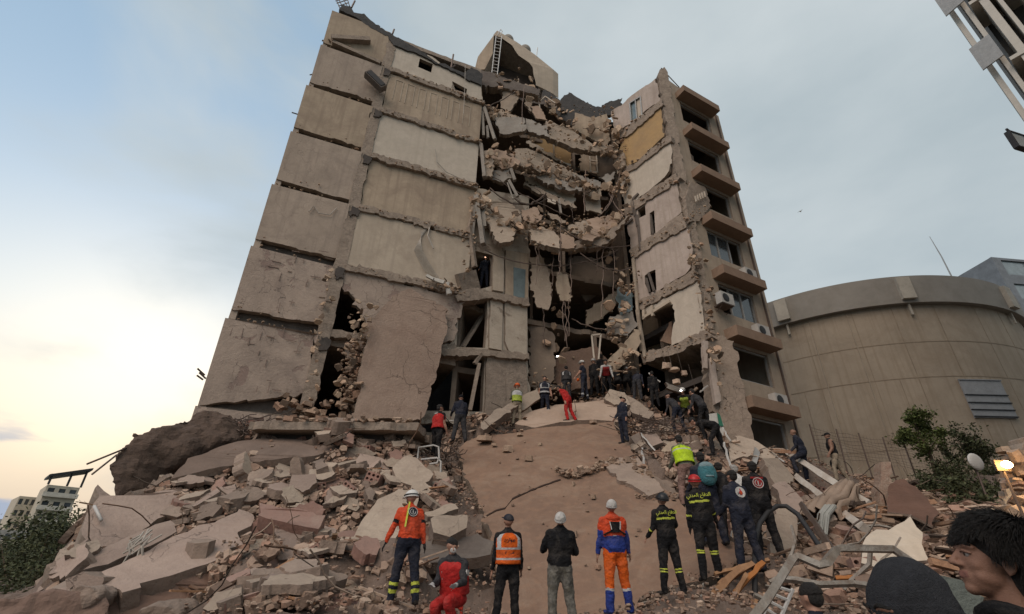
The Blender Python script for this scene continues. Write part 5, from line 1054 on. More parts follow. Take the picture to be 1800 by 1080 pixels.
beamthing('steel_channel', 'dark steel channel leaning steeply across the right rubble below the cloth', 'beam', (1408, 886, 11.6), (1498, 1015, 8.7), .09, .1, STEEL)
beamthing('steel_channel', 'dark steel bar parallel to the wider channel in the right rubble', 'beam', (1430, 930, 10.6), (1486, 1000, 8.9), .04, .1, STEEL)
beamthing('orange_plank', 'short orange wooden plank by the beanie at the bottom right', 'plank', (1468, 1018, 8.2), (1520, 1016, 8.1), .06, .05, mat('orange_timber', (.40, .16, .05), bump=.3))
for i, (a, b, lab) in enumerate([((1255, 1010, 9.2), (1350, 985, 9.4), 'topmost orange-brown timber of the pile behind the silver frame'), ((1262, 1030, 8.8), (1322, 992, 9.2), 'orange-brown timber slanting up in the pile left of the silver frame'), ((1250, 1050, 8.5), (1300, 1000, 9.1), 'lowest long brown timber of the pile left of the silver frame'), ((1280, 1075, 8.2), (1310, 1010, 8.8), 'thin steep timber strip in the pile left of the silver frame'), ((1340, 990, 9.2), (1290, 1045, 8.6), 'reddish board end sticking out of the timber pile'), ((1300, 1080, 8), (1345, 1050, 8.2), 'pale timber strip at the bottom edge beside the silver frame'), ((1236, 1060, 8.6), (1262, 1046, 8.6), 'short brown plank end near the boots of the firefighters')]):
    beamthing('timber', lab, 'timber', a, b, .055+.02*(i % 3), .05, WOOD if i != 4 else mat('orange_timber', (.4, .16, .05)))
# bent silver metal frame in the foreground right
def path_thing(name, lab, cat, pts, r, m, n=6, group=None):
    P = [at(*p) for p in pts]; mb = MB(); mb.tube(P, r, n); return tag(mb.build(name, m, origin=tuple(P[0]), smooth=n > 5), lab, cat, group)
SILV = mat('dull_silver_metal', (.31, .285, .25), (.2, .17, .14), 5, .5, .5, 20, stain=(.16, .11, .08), stain_amt=.8, stain_scale=4, metal=.3)
path_thing('bent_metal_frame', 'long bent silver metal frame zigzagging over the rubble in front of the white panel', 'metal frame', [(1305, 1110, 5.6), (1345, 1060, 5.8), (1392, 985, 6.2), (1402, 978, 6.2), (1440, 994, 6.1), (1452, 990, 6.1), (1470, 966, 6.3), (1478, 964, 6.3), (1570, 966, 6.4), (1620, 1000, 6.0)], [.055, .055, .055, .045, .05, .06, .05, .05, .05, .05], SILV, 4)
path_thing('bent_metal_frame', 'lower flattened silver metal strip behind the beanie at the bottom right', 'metal frame', [(1378, 1018, 7), (1400, 1020, 6.9), (1440, 1028, 6.8), (1500, 1026, 6.9), (1530, 1030, 6.8)], .04, SILV, 4)
e = empty('ladder', at(1370, 1060, 6.4), 0, 'short white metal rack like a ladder left of the dark haired head', 'ladder')
for k in range(5):
    a, b = at(1360-k*5, 1030+k*13, 6.5), at(1392-k*8, 1040+k*15, 6.5); mb = MB(); mb.tube([a, b], .018, 5); mb.build('rung', WMETAL, e)
for a, b in (((1362, 1026), (1336, 1095)), ((1394, 1036), (1362, 1110))): mb = MB(); mb.tube([at(*a, 6.5), at(*b, 6.5)], .022, 6); mb.build('rail', WMETAL, e)
path_thing('black_hose', 'thick black hose arching up over the rubble between the navy men and the column slab', 'hose', [(1328, 1060, 8.8), (1326, 1000, 9.2), (1328, 950, 9.8), (1336, 920, 10), (1350, 900, 10.1), (1366, 890, 10.2), (1382, 890, 10.2), (1402, 904, 10), (1420, 930, 9.8), (1440, 960, 9.5), (1460, 985, 9.2)], .045, CABLE, 8)
path_thing('cable', 'thin pale cable down the brown wall slab left of the black helmet firefighter', 'cable', [(1122, 935, 12.4), (1128, 970, 11.4), (1140, 1005, 10.6), (1154, 1030, 10), (1152, 1055, 9.6), (1120, 1062, 9.4)], .014, CABLEP)
path_thing('cable', 'thin pale cable near the red helmet firefighter\'s legs', 'cable', [(1190, 975, 10.9), (1200, 1000, 10.4), (1204, 1012, 10)], .012, CABLEP)
path_thing('cable', 'thin pale wire loop under the backpack of the flame emblem man', 'cable', [(1298, 925, 11.6), (1286, 935, 11.4), (1284, 955, 11), (1296, 975, 10.6), (1308, 984, 10.4)], .014, CABLEP)
path_thing('cable', 'pale wire standing up at the bottom edge beside the pile of timber', 'cable', [(1236, 1080, 8.4), (1232, 1050, 8.7), (1236, 1026, 9)], .014, CABLEP)
path_thing('cable', 'dark wires hanging down beside the knees of the black helmet firefighter', 'cable', [(1186, 960, 11), (1206, 1000, 10.5), (1204, 1010, 10.3)], .01, CABLE)
path_thing('metal_rod', 'white rod sticking out left of the dark rounded slab into the sky', 'rod', [(153, 816, 11), (222, 788, 11.8)], .022, STEEL)
path_thing('metal_rod', 'short thin rod under the white one at the left end of the heap', 'rod', [(162, 834, 11), (205, 800, 11.8)], .02, STEEL)
path_thing('metal_rod', 'thin white rod dropping down the face of the smooth pinkish slab', 'rod', [(166, 890, 10.2), (178, 915, 10)], .03, WMETAL)
path_thing('metal_rod', 'white rod across the shoulder level of the dark figure by the red vest man', 'rod', [(790, 740, 15.2), (798, 740, 15.2)], .02, WMETAL)
rnm = random.Random(29)
for i in range(16):
    x, y = rnm.uniform(1300, 1560), rnm.uniform(925, 1075); p = ground_px(x, y, 5.5); a = rnm.uniform(-.6, .9); l = rnm.uniform(.5, 1.3); pts = [p+Vector((0, 0, .15))]; d = Vector((math.cos(a), rnm.uniform(-.3, .3), math.sin(a))).normalized()
    for k in range(4): d = (d+Vector((rnm.gauss(0, .25), rnm.gauss(0, .25), rnm.gauss(0, .3)))).normalized(); pts.append(pts[-1]+d*l/4)
    mb = MB(); mb.tube(pts, rnm.choice((.018, .028, .035)), 4); o = mb.build('metal_strip', rnm.choice((SILV, STEEL, SILV)), origin=tuple(p)); tag(o, 'short twisted metal strip sticking out of the rubble around the bent silver frame', 'metal strip', 'twisted metal strips around the silver frame')
for i in range(26):
    x, y = rnm.uniform(830, 1190), rnm.uniform(765, 1010); p = bp(x, y, .03); s_ = rnm.uniform(.07, .2); mb = MB(); frag(mb, Vector(), s_, rnm, .7, q=Matrix.Rotation(rnm.uniform(0, 6), 3, 'Z')); o = mb.build('slab_chip', DEB); o.location = p; tag(o, 'small chip of concrete lying on the smooth face of the brown wall slab', 'chip', 'chips on the brown wall slab')
# metal stool frame by the red vest man
e = empty('wire_stool', at(756, 800, 14.4), 0, 'white tubular metal frame of a stool in front of the man in the red vest', 'stool frame')
for pts in ([(734, 806), (736, 787), (762, 783), (771, 786), (772, 808)], [(740, 808), (768, 805), (775, 812), (774, 835)], [(755, 816), (768, 814), (772, 806)]):
    mb = MB(); mb.tube([at(x, y, 14.1) for x, y in pts], .028, 6); mb.build('tube', WMETAL, e)
# tangle of pale straps on the left slab
mb = MB(); rn = random.Random(12); c = at(258, 955, 9.4)
for i in range(9):
    a = c+Vector((rn.uniform(-.2, .2), rn.uniform(-.1, .1), rn.uniform(.05, .3))); b = c+Vector((rn.uniform(-.25, .2), -.15, rn.uniform(-.35, -.1))); mb.tube([a, a.lerp(b, .4)+Vector((rn.uniform(-.1, .1), -.08, 0)), b], .016, 5)
tag(mb.build('strap_tangle', CABLEP), 'tangle of pale straps lying on the biggest pinkish slab at the left', 'straps')
# hanging pinky drapery in right rubble
mb = MB(); pts0 = [at(1490, 852, 13.4), at(1478, 862, 13.0), at(1468, 878, 12.6), at(1450, 885, 12.3), at(1440, 905, 11.9)]
vs = []; nxx = 26
for j in range(len(pts0)*4-3):
    t_ = j/4; i0 = min(int(t_), len(pts0)-2); c = pts0[i0].lerp(pts0[i0+1], t_-i0); wd = .28+.25*math.sin(min(1, j/10)*1.5)
    for i in range(nxx):
        u = i/(nxx-1)-.5; vs.append(c+Vector((u*wd*2, .05*math.sin(u*40+j*.2), .1+.07*math.sin(u*34+j*.15)-u*u*.8)))
mb.add(vs, [(j*nxx+i, j*nxx+i+1, (j+1)*nxx+i+1, (j+1)*nxx+i) for j in range(len(pts0)*4-4) for i in range(nxx-1)])
o = mb.build('draped_cloth', mat('brownish_cloth', (.33, .245, .185), bump=.3), smooth=True); s_ = o.modifiers.new('s', 'SOLIDIFY'); s_.thickness = .02; tag(o, 'long pinkish brown cloth draped over the white beams at the right', 'cloth')
mb = MB(); pts0 = [at(1452, 890, 12), at(1440, 905, 11.6), at(1436, 940, 11)]
for i in range(5): mb.tube([p+Vector((.05*i, -.03*(i % 2), 0)) for p in pts0], [.05, .04, .02], 6)
tag(mb.build('grey_rag', mat('grey_cloth', (.36, .36, .33))), 'pale grey rag hanging between the two white beams', 'cloth')
mb = MB(); lp = [at(1216, 735, 16.8), at(1262, 728, 17), at(1275, 752, 16.6), at(1290, 780, 16.2), at(1262, 790, 15.8), at(1235, 770, 16.2)]
mb = MB(); mb.prism(jag([at(x, y, 16.6) for x, y in ((1246, 728), (1262, 726), (1272, 745), (1272, 766), (1250, 762))], .02, .2, 3), Vector((.02, .05, 0))); mb.prism([at(x, y, 16.55) for x, y in ((1260, 725), (1266, 730), (1272, 750), (1264, 748))], Vector((.01, .03, 0)), mi=1)
tag(mb.build('flag_cloth', [flat('white_cloth', (.52, .50, .46)), flat('green_cloth', (.03, .16, .10))]), 'white and green cloth hanging at the foot of the right corner pillar', 'cloth')
for a, b, lab in [((1270, 752, 16.3), (1284, 776, 15.8), 'white plastic bar leaning under the white and green cloth'), ((1272, 778, 15.3), (1284, 820, 14.2), 'white bar standing behind the teal backpack man'), ((1126, 762, 16.2), (1160, 802, 15), 'pale cane across the pink wall piece'), ((1128, 788, 15.3), (1136, 842, 13.9), 'upright grey tube beside the top right of the brown wall slab'), ((1140, 656, 19), (1160, 672, 18.8), 'thin pale strip slanting out of the lower opening of the right wing'), ((1356, 796, 16.2), (1378, 812, 15.6), 'white rag strip on the pale cracked slab'), ((1230, 690, 18.4), (1244, 678, 18.3), 'pale stick leaning in the dark opening behind the helmet lamp')]:
    beamthing('white_bar', lab, 'bar', a, b, .045, .05, WMETAL)
mb = MB(); mb.prism([at(1328, 786, 15.6), at(1322, 812, 15.2), at(1330, 816, 15.1), at(1336, 795, 15.5)], Vector((0, .08, 0))); tag(mb.build('grey_board', ALU), 'upright grey board behind the head of the round emblem man', 'board')
# lit things inside the ruin
for (px, py, Y, sz, lab, nm, st) in [(986, 628, 21.3, (.42, .05, .06), 'glowing white lamp tube deep inside the ruined ground floor', 'lamp_tube', 6), ]:
    mb = MB(); mb.box((0, 0, 0), sz, Matrix.Rotation(.2, 3, 'Y')); o = mb.build(nm, emit('white_light', (1, .97, .9), st)); o.location = at(px, py, Y); tag(o, lab, 'lamp')
for px, py, Y, r_, lab in [(1172, 643, 18.6, .16, 'upper pale lump of torn insulation floating in the dark opening of the right wing'), (1184, 650, 18.6, .2, 'largest pale lump hanging in the dark opening of the right wing'), (1202, 656, 18.6, .12, 'right pale lump hanging in the dark opening of the right wing'), (1190, 672, 18.6, .16, 'pale pink lump lowest in the dark opening of the right wing'), (1224, 684, 18.2, .16, 'white scrap above the crouching helmet lamp man')]:
    mb = MB(); frag(mb, Vector(), r_*2.4, random.Random(px), .8, cols=((1.6, 1.5, 1.4),)); mb.tube([(0, .1, 0), (0, .4, 1.2)], .008, 4, col=(.3, .3, .3)); o = mb.build('hanging_scrap', DEB); o.location = at(px, py, Y); tag(o, lab, 'scrap')

# ================================================================ scattered rubble
PEOPLE_SPOTS = [(706, 1066, 9.3, 60, 200), (796, 1100, 9.2, 60, 130), (764, 808, 15.5, 25, 90), (806, 778, 17, 25, 70), (908, 750, 18.7, 20, 75), (958, 733, 19.4, 24, 75), (1000, 742, 19.3, 24, 75), (1028, 702, 20.2, 20, 75), (1046, 696, 20.8, 18, 70), (1068, 694, 20.4, 20, 50), (1096, 694, 20, 30, 45), (1122, 706, 19.6, 18, 50), (1153, 716, 18.6, 14, 50), (1098, 780, 18.2, 22, 85), (1212, 745, 18.2, 25, 60), (1244, 765, 17.4, 25, 90), (1268, 805, 16.2, 38, 60), (1216, 893, 12.5, 28, 125), (1258, 960, 10.9, 36, 185), (1322, 1008, 10.1, 38, 190), (1356, 985, 10.6, 34, 190), (1252, 1024, 10.1, 30, 180), (1184, 1048, 10.6, 35, 180), (1424, 846, 18, 30, 90), (1480, 848, 18.6, 30, 90)]
for a_, b_, c_, d_, e_ in PEOPLE_SPOTS: PXP.append(([(a_-d_, b_+4), (a_-d_, b_-e_), (a_+d_, b_-e_), (a_+d_, b_+4)], c_-.45))
RCOL = ((1, .91, .85), (1.12, 1.02, .93), (.82, .72, .66), (1.0, .80, .70), (.58, .50, .46), (.9, .79, .72), (.78, .66, .60), (.98, .74, .65), (1.25, 1.16, 1.07))
rn = random.Random(1234)
ZN = [('left', (-9.5, -1.4), (7.0, 15.0), 12000), ('slope', (3.0, 8.5), (10.5, 19.5), 6500), ('top', (-2.6, 7.2), (16.5, 21.3), 2300), ('right', (4.3, 16), (6.5, 19), 8500)]
big = []; db = MB()
for zn, (x0, x1), (y0, y1), cnt in ZN:
    for i in range(cnt):
        x, y = rn.uniform(x0, x1), rn.uniform(y0, y1)
        if inpoly(x, y, bq): continue
        z = tz(x, y)
        if z < .3 or (y < 8 and x < -6): continue
        if x < -6.9-(y-8.6)*.82: continue
        if zn == 'top' and -.8 < x < 5 and y < 19.6 and rn.random() < .75: continue
        if zn == 'left' and x < -7.5-(y-8)*.3 and y < 13.6 and rn.random() < .8: continue
        r_ = rn.random(); sz = .08+.22*r_*r_ + (.22*rn.random()+.08 if rn.random() < .09 else 0)
        if zn == 'top': sz *= .85
        nrm = tslope(x, y); q = (nrm.to_track_quat('Z', 'Y') @ Quaternion((0, 0, 1), rn.uniform(0, 6.28)) @ Quaternion((1, 0, 0), rn.gauss(0, .42))).to_matrix()
        sink = .25 if sz < .3 else .1
        p = Vector((x, y, z + sz*(rn.uniform(0, .45)-sink*.3)+.06*rn.random()))
        q_ = to_px(p); sp_ = 850*sz/y*.35
        if rn.random() < .95 and any(inpoly(q_[0], q_[1], pg) or (sz > .3 and (inpoly(q_[0]-sp_, q_[1], pg) or inpoly(q_[0]+sp_, q_[1], pg) or inpoly(q_[0], q_[1]-sp_, pg))) for pg, ym in PXP if y < ym+.3): continue
        if sz > .33 and len(big) < 290: big.append((zn, p, sz, q, rn.randrange(1 << 30)))
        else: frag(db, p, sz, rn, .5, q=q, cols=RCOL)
for i in range(16000):     # fine gravel
    x, y = rn.uniform(-8.5, 13), rn.uniform(6.6, 19); z = tz(x, y)
    if inpoly(x, y, bq) or z < .3 or (y < 8 and x < -6): continue
    if x < -6.9-(y-8.6)*.82: continue
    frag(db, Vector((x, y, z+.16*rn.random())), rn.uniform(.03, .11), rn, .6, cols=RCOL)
tag(db.build('loose_rubble', DEB), 'loose brown and grey rubble fragments covering the whole heap', 'rubble', kind='stuff')
ZL = {'left': 'left of the brown wall slab', 'slope': 'between the brown wall slab and the right wing', 'top': 'at the ruined entrance above the slab', 'right': 'right of the navy uniformed men'}
KN = [('concrete_fragment', 'angular grey-brown concrete fragment lying', SLABG, 'concrete fragments'), ('plaster_fragment', 'flat pinkish slab fragment lying', SLABP, 'pinkish slab fragments'), ('brick_fragment', 'dull red hollow brick fragment lying', BRICKP, 'red brick fragments'), ('rough_fragment', 'dark rough broken concrete lump lying', ROCKY, 'dark concrete lumps')]
for zn, p, sz, q, sd in big:
    r2 = random.Random(sd); k = r2.choice((0, 0, 0, 1, 1, 2, 3, 3)); nm, lab, m_, g = KN[k]
    n_ = r2.choice((4, 5, 5, 6)); a0 = r2.uniform(0, 6.28); el = r2.uniform(.5, .95); S_ = sz*r2.uniform(1.0, 1.7)
    lp = [Vector((S_*.55*math.cos(a0+6.283*(i+r2.uniform(-.25, .25))/n_), el*S_*.55*math.sin(a0+6.283*(i+r2.uniform(-.25, .25))/n_), 0)) for i in range(n_)]
    th = S_*r2.uniform(.10, .34) if k != 3 else S_*r2.uniform(.3, .5)
    mb = MB(); mb.prism([v+Vector((0, 0, th*.5)) for v in jag(lp, .05*S_, .09, sd)], Vector((r2.uniform(-.2, .2)*th, r2.uniform(-.2, .2)*th, -th)), mside=1)
    o = mb.build(nm, [m_, ROCKY if k != 2 else BRICKP]); o.matrix_world = Matrix.Translation(p+Vector((0, 0, .06))) @ q.to_4x4()
    tag(o, lab+' '+ZL[zn], 'rubble', g+' '+ZL[zn])
for i, (px, py) in enumerate([(508, 925), (545, 990), (420, 1050), (610, 870), (655, 850), (700, 935), (560, 870), (480, 1060), (520, 1040), (1190, 830), (1440, 870), (1520, 1010), (1430, 950), (640, 800), (1150, 800), (770, 870), (800, 975)]):
    p = ground_px(px, py); r2 = random.Random(700+i); mb = MB(); W_, H_, D_ = .36, .24, .38; c_ = (1, .8, .7)
    hs = [[Vector((x+.04*math.cos(a), 0, z+.035*math.sin(a))) for a in [6.283*k/8 for k in range(8)]] for x in (-.12, 0, .12) for z in (-.055, .055)]
    mb.prism([Vector((-W_/2, 0, -H_/2)), Vector((W_/2, 0, -H_/2)), Vector((W_/2, 0, H_/2)), Vector((-W_/2, 0, H_/2))], Vector((0, D_*r2.uniform(.5, 1), 0)), hs)
    o = mb.build('hollow_block', BRICKP); o.matrix_world = Matrix.Translation(p+Vector((0, -.1, .12))) @ Matrix.Rotation(r2.uniform(-.7, .7), 4, 'Z') @ Matrix.Rotation(r2.uniform(-.6, .6), 4, 'Y') @ Matrix.Rotation(r2.uniform(-.3, .3), 4, 'X')
    rt_ = px > 1100; tag(o, 'red hollow clay block with rows of round holes, lying '+('right' if rt_ else 'left')+' of the brown wall slab', 'block', 'hollow clay blocks '+('right' if rt_ else 'left')+' of the brown wall slab')
# twisted bars and sticks through the heap
sb = MB(); rn = random.Random(4321)
for i in range(330):
    zn, (x0, x1), (y0, y1), _ = ZN[i % 4] if i % 3 else ZN[3]; x, y = rn.uniform(x0, x1), rn.uniform(y0, y1)
    if inpoly(x, y, bq) or tz(x, y) < .5: continue
    p = Vector((x, y, tz(x, y)+.12)); a = rn.uniform(0, 6.28); l = rn.uniform(.4, 1.6); d = Vector((math.cos(a), math.sin(a)*.6, rn.uniform(-.2, .5))).normalized()
    pts = [p]; 
    for k in range(5): d = (d+Vector((rn.gauss(0, .2), rn.gauss(0, .2), rn.gauss(0, .18)))).normalized(); pts.append(pts[-1]+d*l/5)
    sb.tube(pts, rn.choice((.008, .012, .016)), 4, col=rn.choice(((.35, .27, .22), (.9, .85, .8), (.55, .42, .34), (.2, .19, .18))))
for i in range(190):
    x, y = rn.uniform(4.6, 13), rn.uniform(7, 17.5)
    if inpoly(x, y, bq): continue
    q_ = to_px(Vector((x, y, tz(x, y)+.3)))
    if any(inpoly(q_[0], q_[1], pg) for pg, ym in PXP if y < ym+.3): continue
    p = Vector((x, y, tz(x, y)+.18)); a = rn.choice((rn.uniform(-.9, .2), rn.uniform(0, 6.28))); l = rn.uniform(.5, 1.9); d = Vector((math.cos(a), math.sin(a), rn.uniform(-.25, .35))).normalized()
    c_ = rn.choice(((1.5, 1.4, 1.3), (.3, .24, .2), (.5, .38, .3), (1.1, .8, .6), (.2, .18, .17), (.9, .8, .7)))
    if rn.random() < .5: sb.beam(p-d*l/2, p+d*l/2, rn.uniform(.05, .16), rn.uniform(.02, .08), col=c_, roll=rn.uniform(0, 3))
    else: sb.tube([p-d*l/2, p+Vector((rn.gauss(0, .08), rn.gauss(0, .08), rn.gauss(0.05, .1))), p+d*l/2], rn.uniform(.012, .035), 5, col=c_)
for i in range(170):
    zn, (x0, x1), (y0, y1), _ = ZN[rn.choice((1, 3, 3, 0, 2))]; x, y = rn.uniform(x0, x1), rn.uniform(y0, y1)
    if inpoly(x, y, bq) or tz(x, y) < .5: continue
    p = Vector((x, y, tz(x, y)+.12)); a = rn.uniform(0, 6.28); l = rn.uniform(.4, 1.5); d = Vector((math.cos(a), math.sin(a), rn.uniform(-.3, .4))).normalized()
    sb.beam(p-d*l/2, p+d*l/2, rn.uniform(.04, .12), .025, col=rn.choice(((1.1, .75, .5), (1.5, 1.4, 1.3), (.6, .45, .36), (.9, .75, .6))))
tag(sb.build('bars_and_splinters', DEB), 'rebar, sticks and splintered boards scattered over the heap', 'debris', kind='stuff')
db = MB(); rn = random.Random(99)
for i in range(60): debris(db, at(rn.uniform(500, 735), 741, 13.9), (.1, .3, .02), 1, .3, rn)
tag(db.build('slab_gravel', DEB), 'thin rubble strewn on top of the long level floor slab', 'rubble', kind='stuff')
mb = MB(); rn = random.Random(17)
for i in range(60):
    a = at(rn.uniform(395, 470), rn.uniform(735, 765), 14.2+rn.uniform(-.3, .3)); b = a+Vector((rn.uniform(-.9, .9), rn.uniform(-.3, .3), rn.uniform(-.35, .4))); mb.tube(sag(a, b, rn.uniform(0, .15), 5, .03), .014, 4)
tag(mb.build('rebar_tangle', STEEL), 'tangle of torn rebar at the left end of the long level slab', 'rebar', kind='stuff')
mb = MB()
for i in range(70):
    a = at(rn.uniform(1090, 1200), rn.uniform(735, 762), 17+rn.uniform(-.6, .6)); b = a+Vector((rn.uniform(-1.2, 1.2), rn.uniform(-.3, .3), rn.uniform(-.25, .3))); mb.tube(sag(a, b, rn.uniform(0, .15), 5, .03), .014, 4)
for i in range(45):
    a = at(rn.uniform(765, 800), rn.uniform(782, 830), 14.8+rn.uniform(-.3, .3)); b = a+Vector((rn.uniform(-.5, .5), rn.uniform(-.2, .2), rn.uniform(-.35, .3))); mb.tube(sag(a, b, rn.uniform(0, .12), 5, .04), .013, 4)
tag(mb.build('rebar_mesh', STEEL), 'bundles of bent rebar on both sides of the brown wall slab', 'rebar', kind='stuff')
# ================================================================ people
def fab(name, c, c2=None, b=.5): return mat('cloth_'+name, c, c2 or tuple(x*.62 for x in c), 9, .85, .8, 16, fine=.2, spec=.15, stain=tuple(.55*x+.10*y for x, y in zip(c, (1, .85, .72))), stain_amt=.5, stain_scale=3)
SKIN = mat('skin', (.36, .20, .14), (.30, .16, .11), 8, .55, .12, 50, fine=.08, spec=.35)
SKIND = mat('skin_tanned', (.25, .14, .095), (.2, .11, .075), 8, .55, .12, 50, fine=.08)
HAIR = mat('black_hair', (.018, .014, .012), (.01, .009, .008), 30, .6, .8, 60, fine=.1, spec=.4)
HAIRG = mat('grey_hair', (.42, .40, .37), (.3, .29, .27), 30, .7, .8, 60, fine=.1)
NAVY = fab('navy', (.022, .026, .042)); BLK = fab('black', (.014, .014, .016)); DGREY = fab('dark_grey', (.045, .045, .05)); RED = fab('red', (.52, .03, .028)); REDD = fab('dark_red', (.30, .03, .03))
ORG = fab('orange', (.80, .14, .02)); ORR = fab('orange_red', (.70, .085, .03)); BLUE = fab('royal_blue', (.03, .055, .26)); YEL = fab('neon_yellow', (.55, .78, .03)); YELD = fab('dusty_yellow', (.42, .52, .08))
REF = fab('reflective_grey', (.55, .55, .55)); REFY = fab('reflective_yellow', (.62, .68, .10)); WHC = fab('white_cloth', (.62, .60, .57)); PNKT = fab('dusty_pink_trousers', (.30, .19, .16)); KHAKI = fab('khaki', (.33, .27, .20)); GRN = fab('dusty_green_cloth', (.16, .17, .12)); TEAL = fab('teal', (.06, .19, .22)); GLV = fab('pale_glove', (.50, .49, .48)); BOOT = fab('boot', (.03, .027, .025))
CAMO = mat('camouflage', (.20, .19, .165), (.045, .042, .04), 11, .9, .5, 20, stain=(.11, .10, .075), stain_amt=.9, stain_scale=9, fine=.1)
HELW = flat('white_helmet_shell', (.66, .65, .62), .35, bump=.03); HELR = flat('red_helmet_shell', (.42, .02, .02), .3, bump=.03); HELB = flat('black_helmet_shell', (.02, .02, .022), .35, bump=.03); HELO = flat('orange_helmet_shell', (.75, .13, .02), .4, bump=.03)
LAMPW = emit('head_lamp_glow', (1, .97, .88), 14)
def rx(a): return Matrix.Rotation(a, 3, 'X')
def rotv(v, axis, ang): return Quaternion(axis, R(ang)).to_matrix() @ v
def prim(mb, pts, rad, n=14, right=Vector((1, 0, 0))):
    """closed tube with elliptical rings (rad = (rx, ry)), rounded ends"""
    pts = [Vector(p) for p in pts]; rings = []
    m = len(pts)
    for i, p in enumerate(pts):
        d = (pts[min(i+1, m-1)]-pts[max(i-1, 0)]).normalized()
        a = right - d*right.dot(d)
        if a.length < .15: a = Vector((0, 1, 0)) - d*d.y
        a.normalize(); b = d.cross(a); rings.append((p, a, b, rad[i], d))
    full = []
    p, a, b, r, d = rings[0]
    for f, g in ((.45, .85), (.8, .5)): full.append((p-d*min(r)*g, a, b, (r[0]*f, r[1]*f)))
    for q in rings: full.append(q[:4])
    p, a, b, r, d = rings[-1]
    for f, g in ((.8, .5), (.45, .85)): full.append((p+d*min(r)*g, a, b, (r[0]*f, r[1]*f)))
    vs = [p+a*math.cos(6.28318*k/n)*r[0]+b*math.sin(6.28318*k/n)*r[1] for p, a, b, r in full for k in range(n)]; fs = []
    for i in range(len(full)-1):
        for k in range(n): fs.append((i*n+k, i*n+(k+1) % n, (i+1)*n+(k+1) % n, (i+1)*n+k))
    fs.append(tuple(range(n-1, -1, -1))); fs.append(tuple((len(full)-1)*n+k for k in range(n))); mb.add(vs, fs)
def to_mesh_remesh(o, vox, smooth_it=2):
    md = o.modifiers.new('r', 'REMESH'); md.mode = 'VOXEL'; md.voxel_size = vox
    dg = bpy.context.evaluated_depsgraph_get(); me = bpy.data.meshes.new_from_object(o.evaluated_get(dg)); o.modifiers.clear()
    bm = bmesh.new(); bm.from_mesh(me)
    for _ in range(smooth_it): bmesh.ops.smooth_vert(bm, verts=bm.verts, factor=.5, use_axis_x=True, use_axis_y=True, use_axis_z=True)
    return me, bm
def skeleton(lean=0, side=0, hp=0, hy=0, arms=((0, 8, 15), (0, 8, 15)), legs=((0, 4, 3), (0, 4, 3)), bow=0, tw=0):
    X, Yv, Zv = Vector((1, 0, 0)), Vector((0, 1, 0)), Vector((0, 0, 1)); J = {}
    t = rotv(rotv(Zv, X, -lean), Yv, side); J['pel'] = Vector((0, 0, 0)); J['ch'] = t*.28; t2 = rotv(t, X, -bow); J['nb'] = J['ch']+t2*.245
    rt = rotv(rotv(X, Yv, side), Zv, tw); fwd = t2.cross(rt)*1.0; fwd = (t2.cross(rt)).normalized(); J['t'] = t2; J['rt'] = rt
    hd = rotv(t2, X, hp) if True else t2; hd = rotv(t2.lerp(Zv, .6).normalized(), X, hp); J['hd'] = hd; J['head'] = J['nb']+t2*.045+hd*.12
    J['hrt'] = rotv(X, Zv, hy); J['hf'] = hd.cross(J['hrt']).normalized()
    for sgn, nm, A in ((-1, 'L', arms[0]), (1, 'R', arms[1])):
        sh = J['nb']+rt*.172*sgn-t2*.068; f, o_, el = A[:3]; inn = A[3] if len(A) > 3 else 0
        d = rotv(rotv(-t2, rt, f), fwd, -o_*sgn); J['sh'+nm] = sh; J['el'+nm] = sh+d*.285
        d2 = rotv(d, rt, el); d2 = rotv(d2, Zv, inn*sgn) if inn else d2; J['wr'+nm] = J['el'+nm]+d2*.25; J['hd'+nm] = d2
    for sgn, nm, A in ((-1, 'L', legs[0]), (1, 'R', legs[1])):
        hip = X*.095*sgn+Vector((0, 0, -.05)); f, o_, kn = A[:3]; d = rotv(rotv(-Zv, X, f), Yv, -o_*sgn); J['hip'+nm] = hip; J['kn'+nm] = hip+d*.42
        d2 = rotv(d, X, -kn); J['an'+nm] = J['kn'+nm]+d2*.42; J['ft'+nm] = J['an'+nm]+Vector((.03*sgn, .17, -.045))
    lo = min(J['anL'].z, J['anR'].z)-.085
    for k in J:
        if k not in ('t', 'rt', 'hd', 'hrt', 'hf', 'hdL', 'hdR'): J[k] = J[k]-Vector((0, 0, lo))
    return J
def stand(f, sc):
    """where the line of sight to the feet first meets the slab or the heap"""
    o = Vector((0, 0, CAMZ)); d = f-o
    if f.z > 8.5 or f.y < 7: return f, sc
    k = .75
    while k < 1.02:
        p = o+d*k
        if tz(p.x, p.y)+.06 > p.z: break
        if inpoly(p.x, p.y, bq) and (p-q0).dot(BN) < .03: break
        k += .004
    k = min(k, 1.0); return o+d*k, sc*k
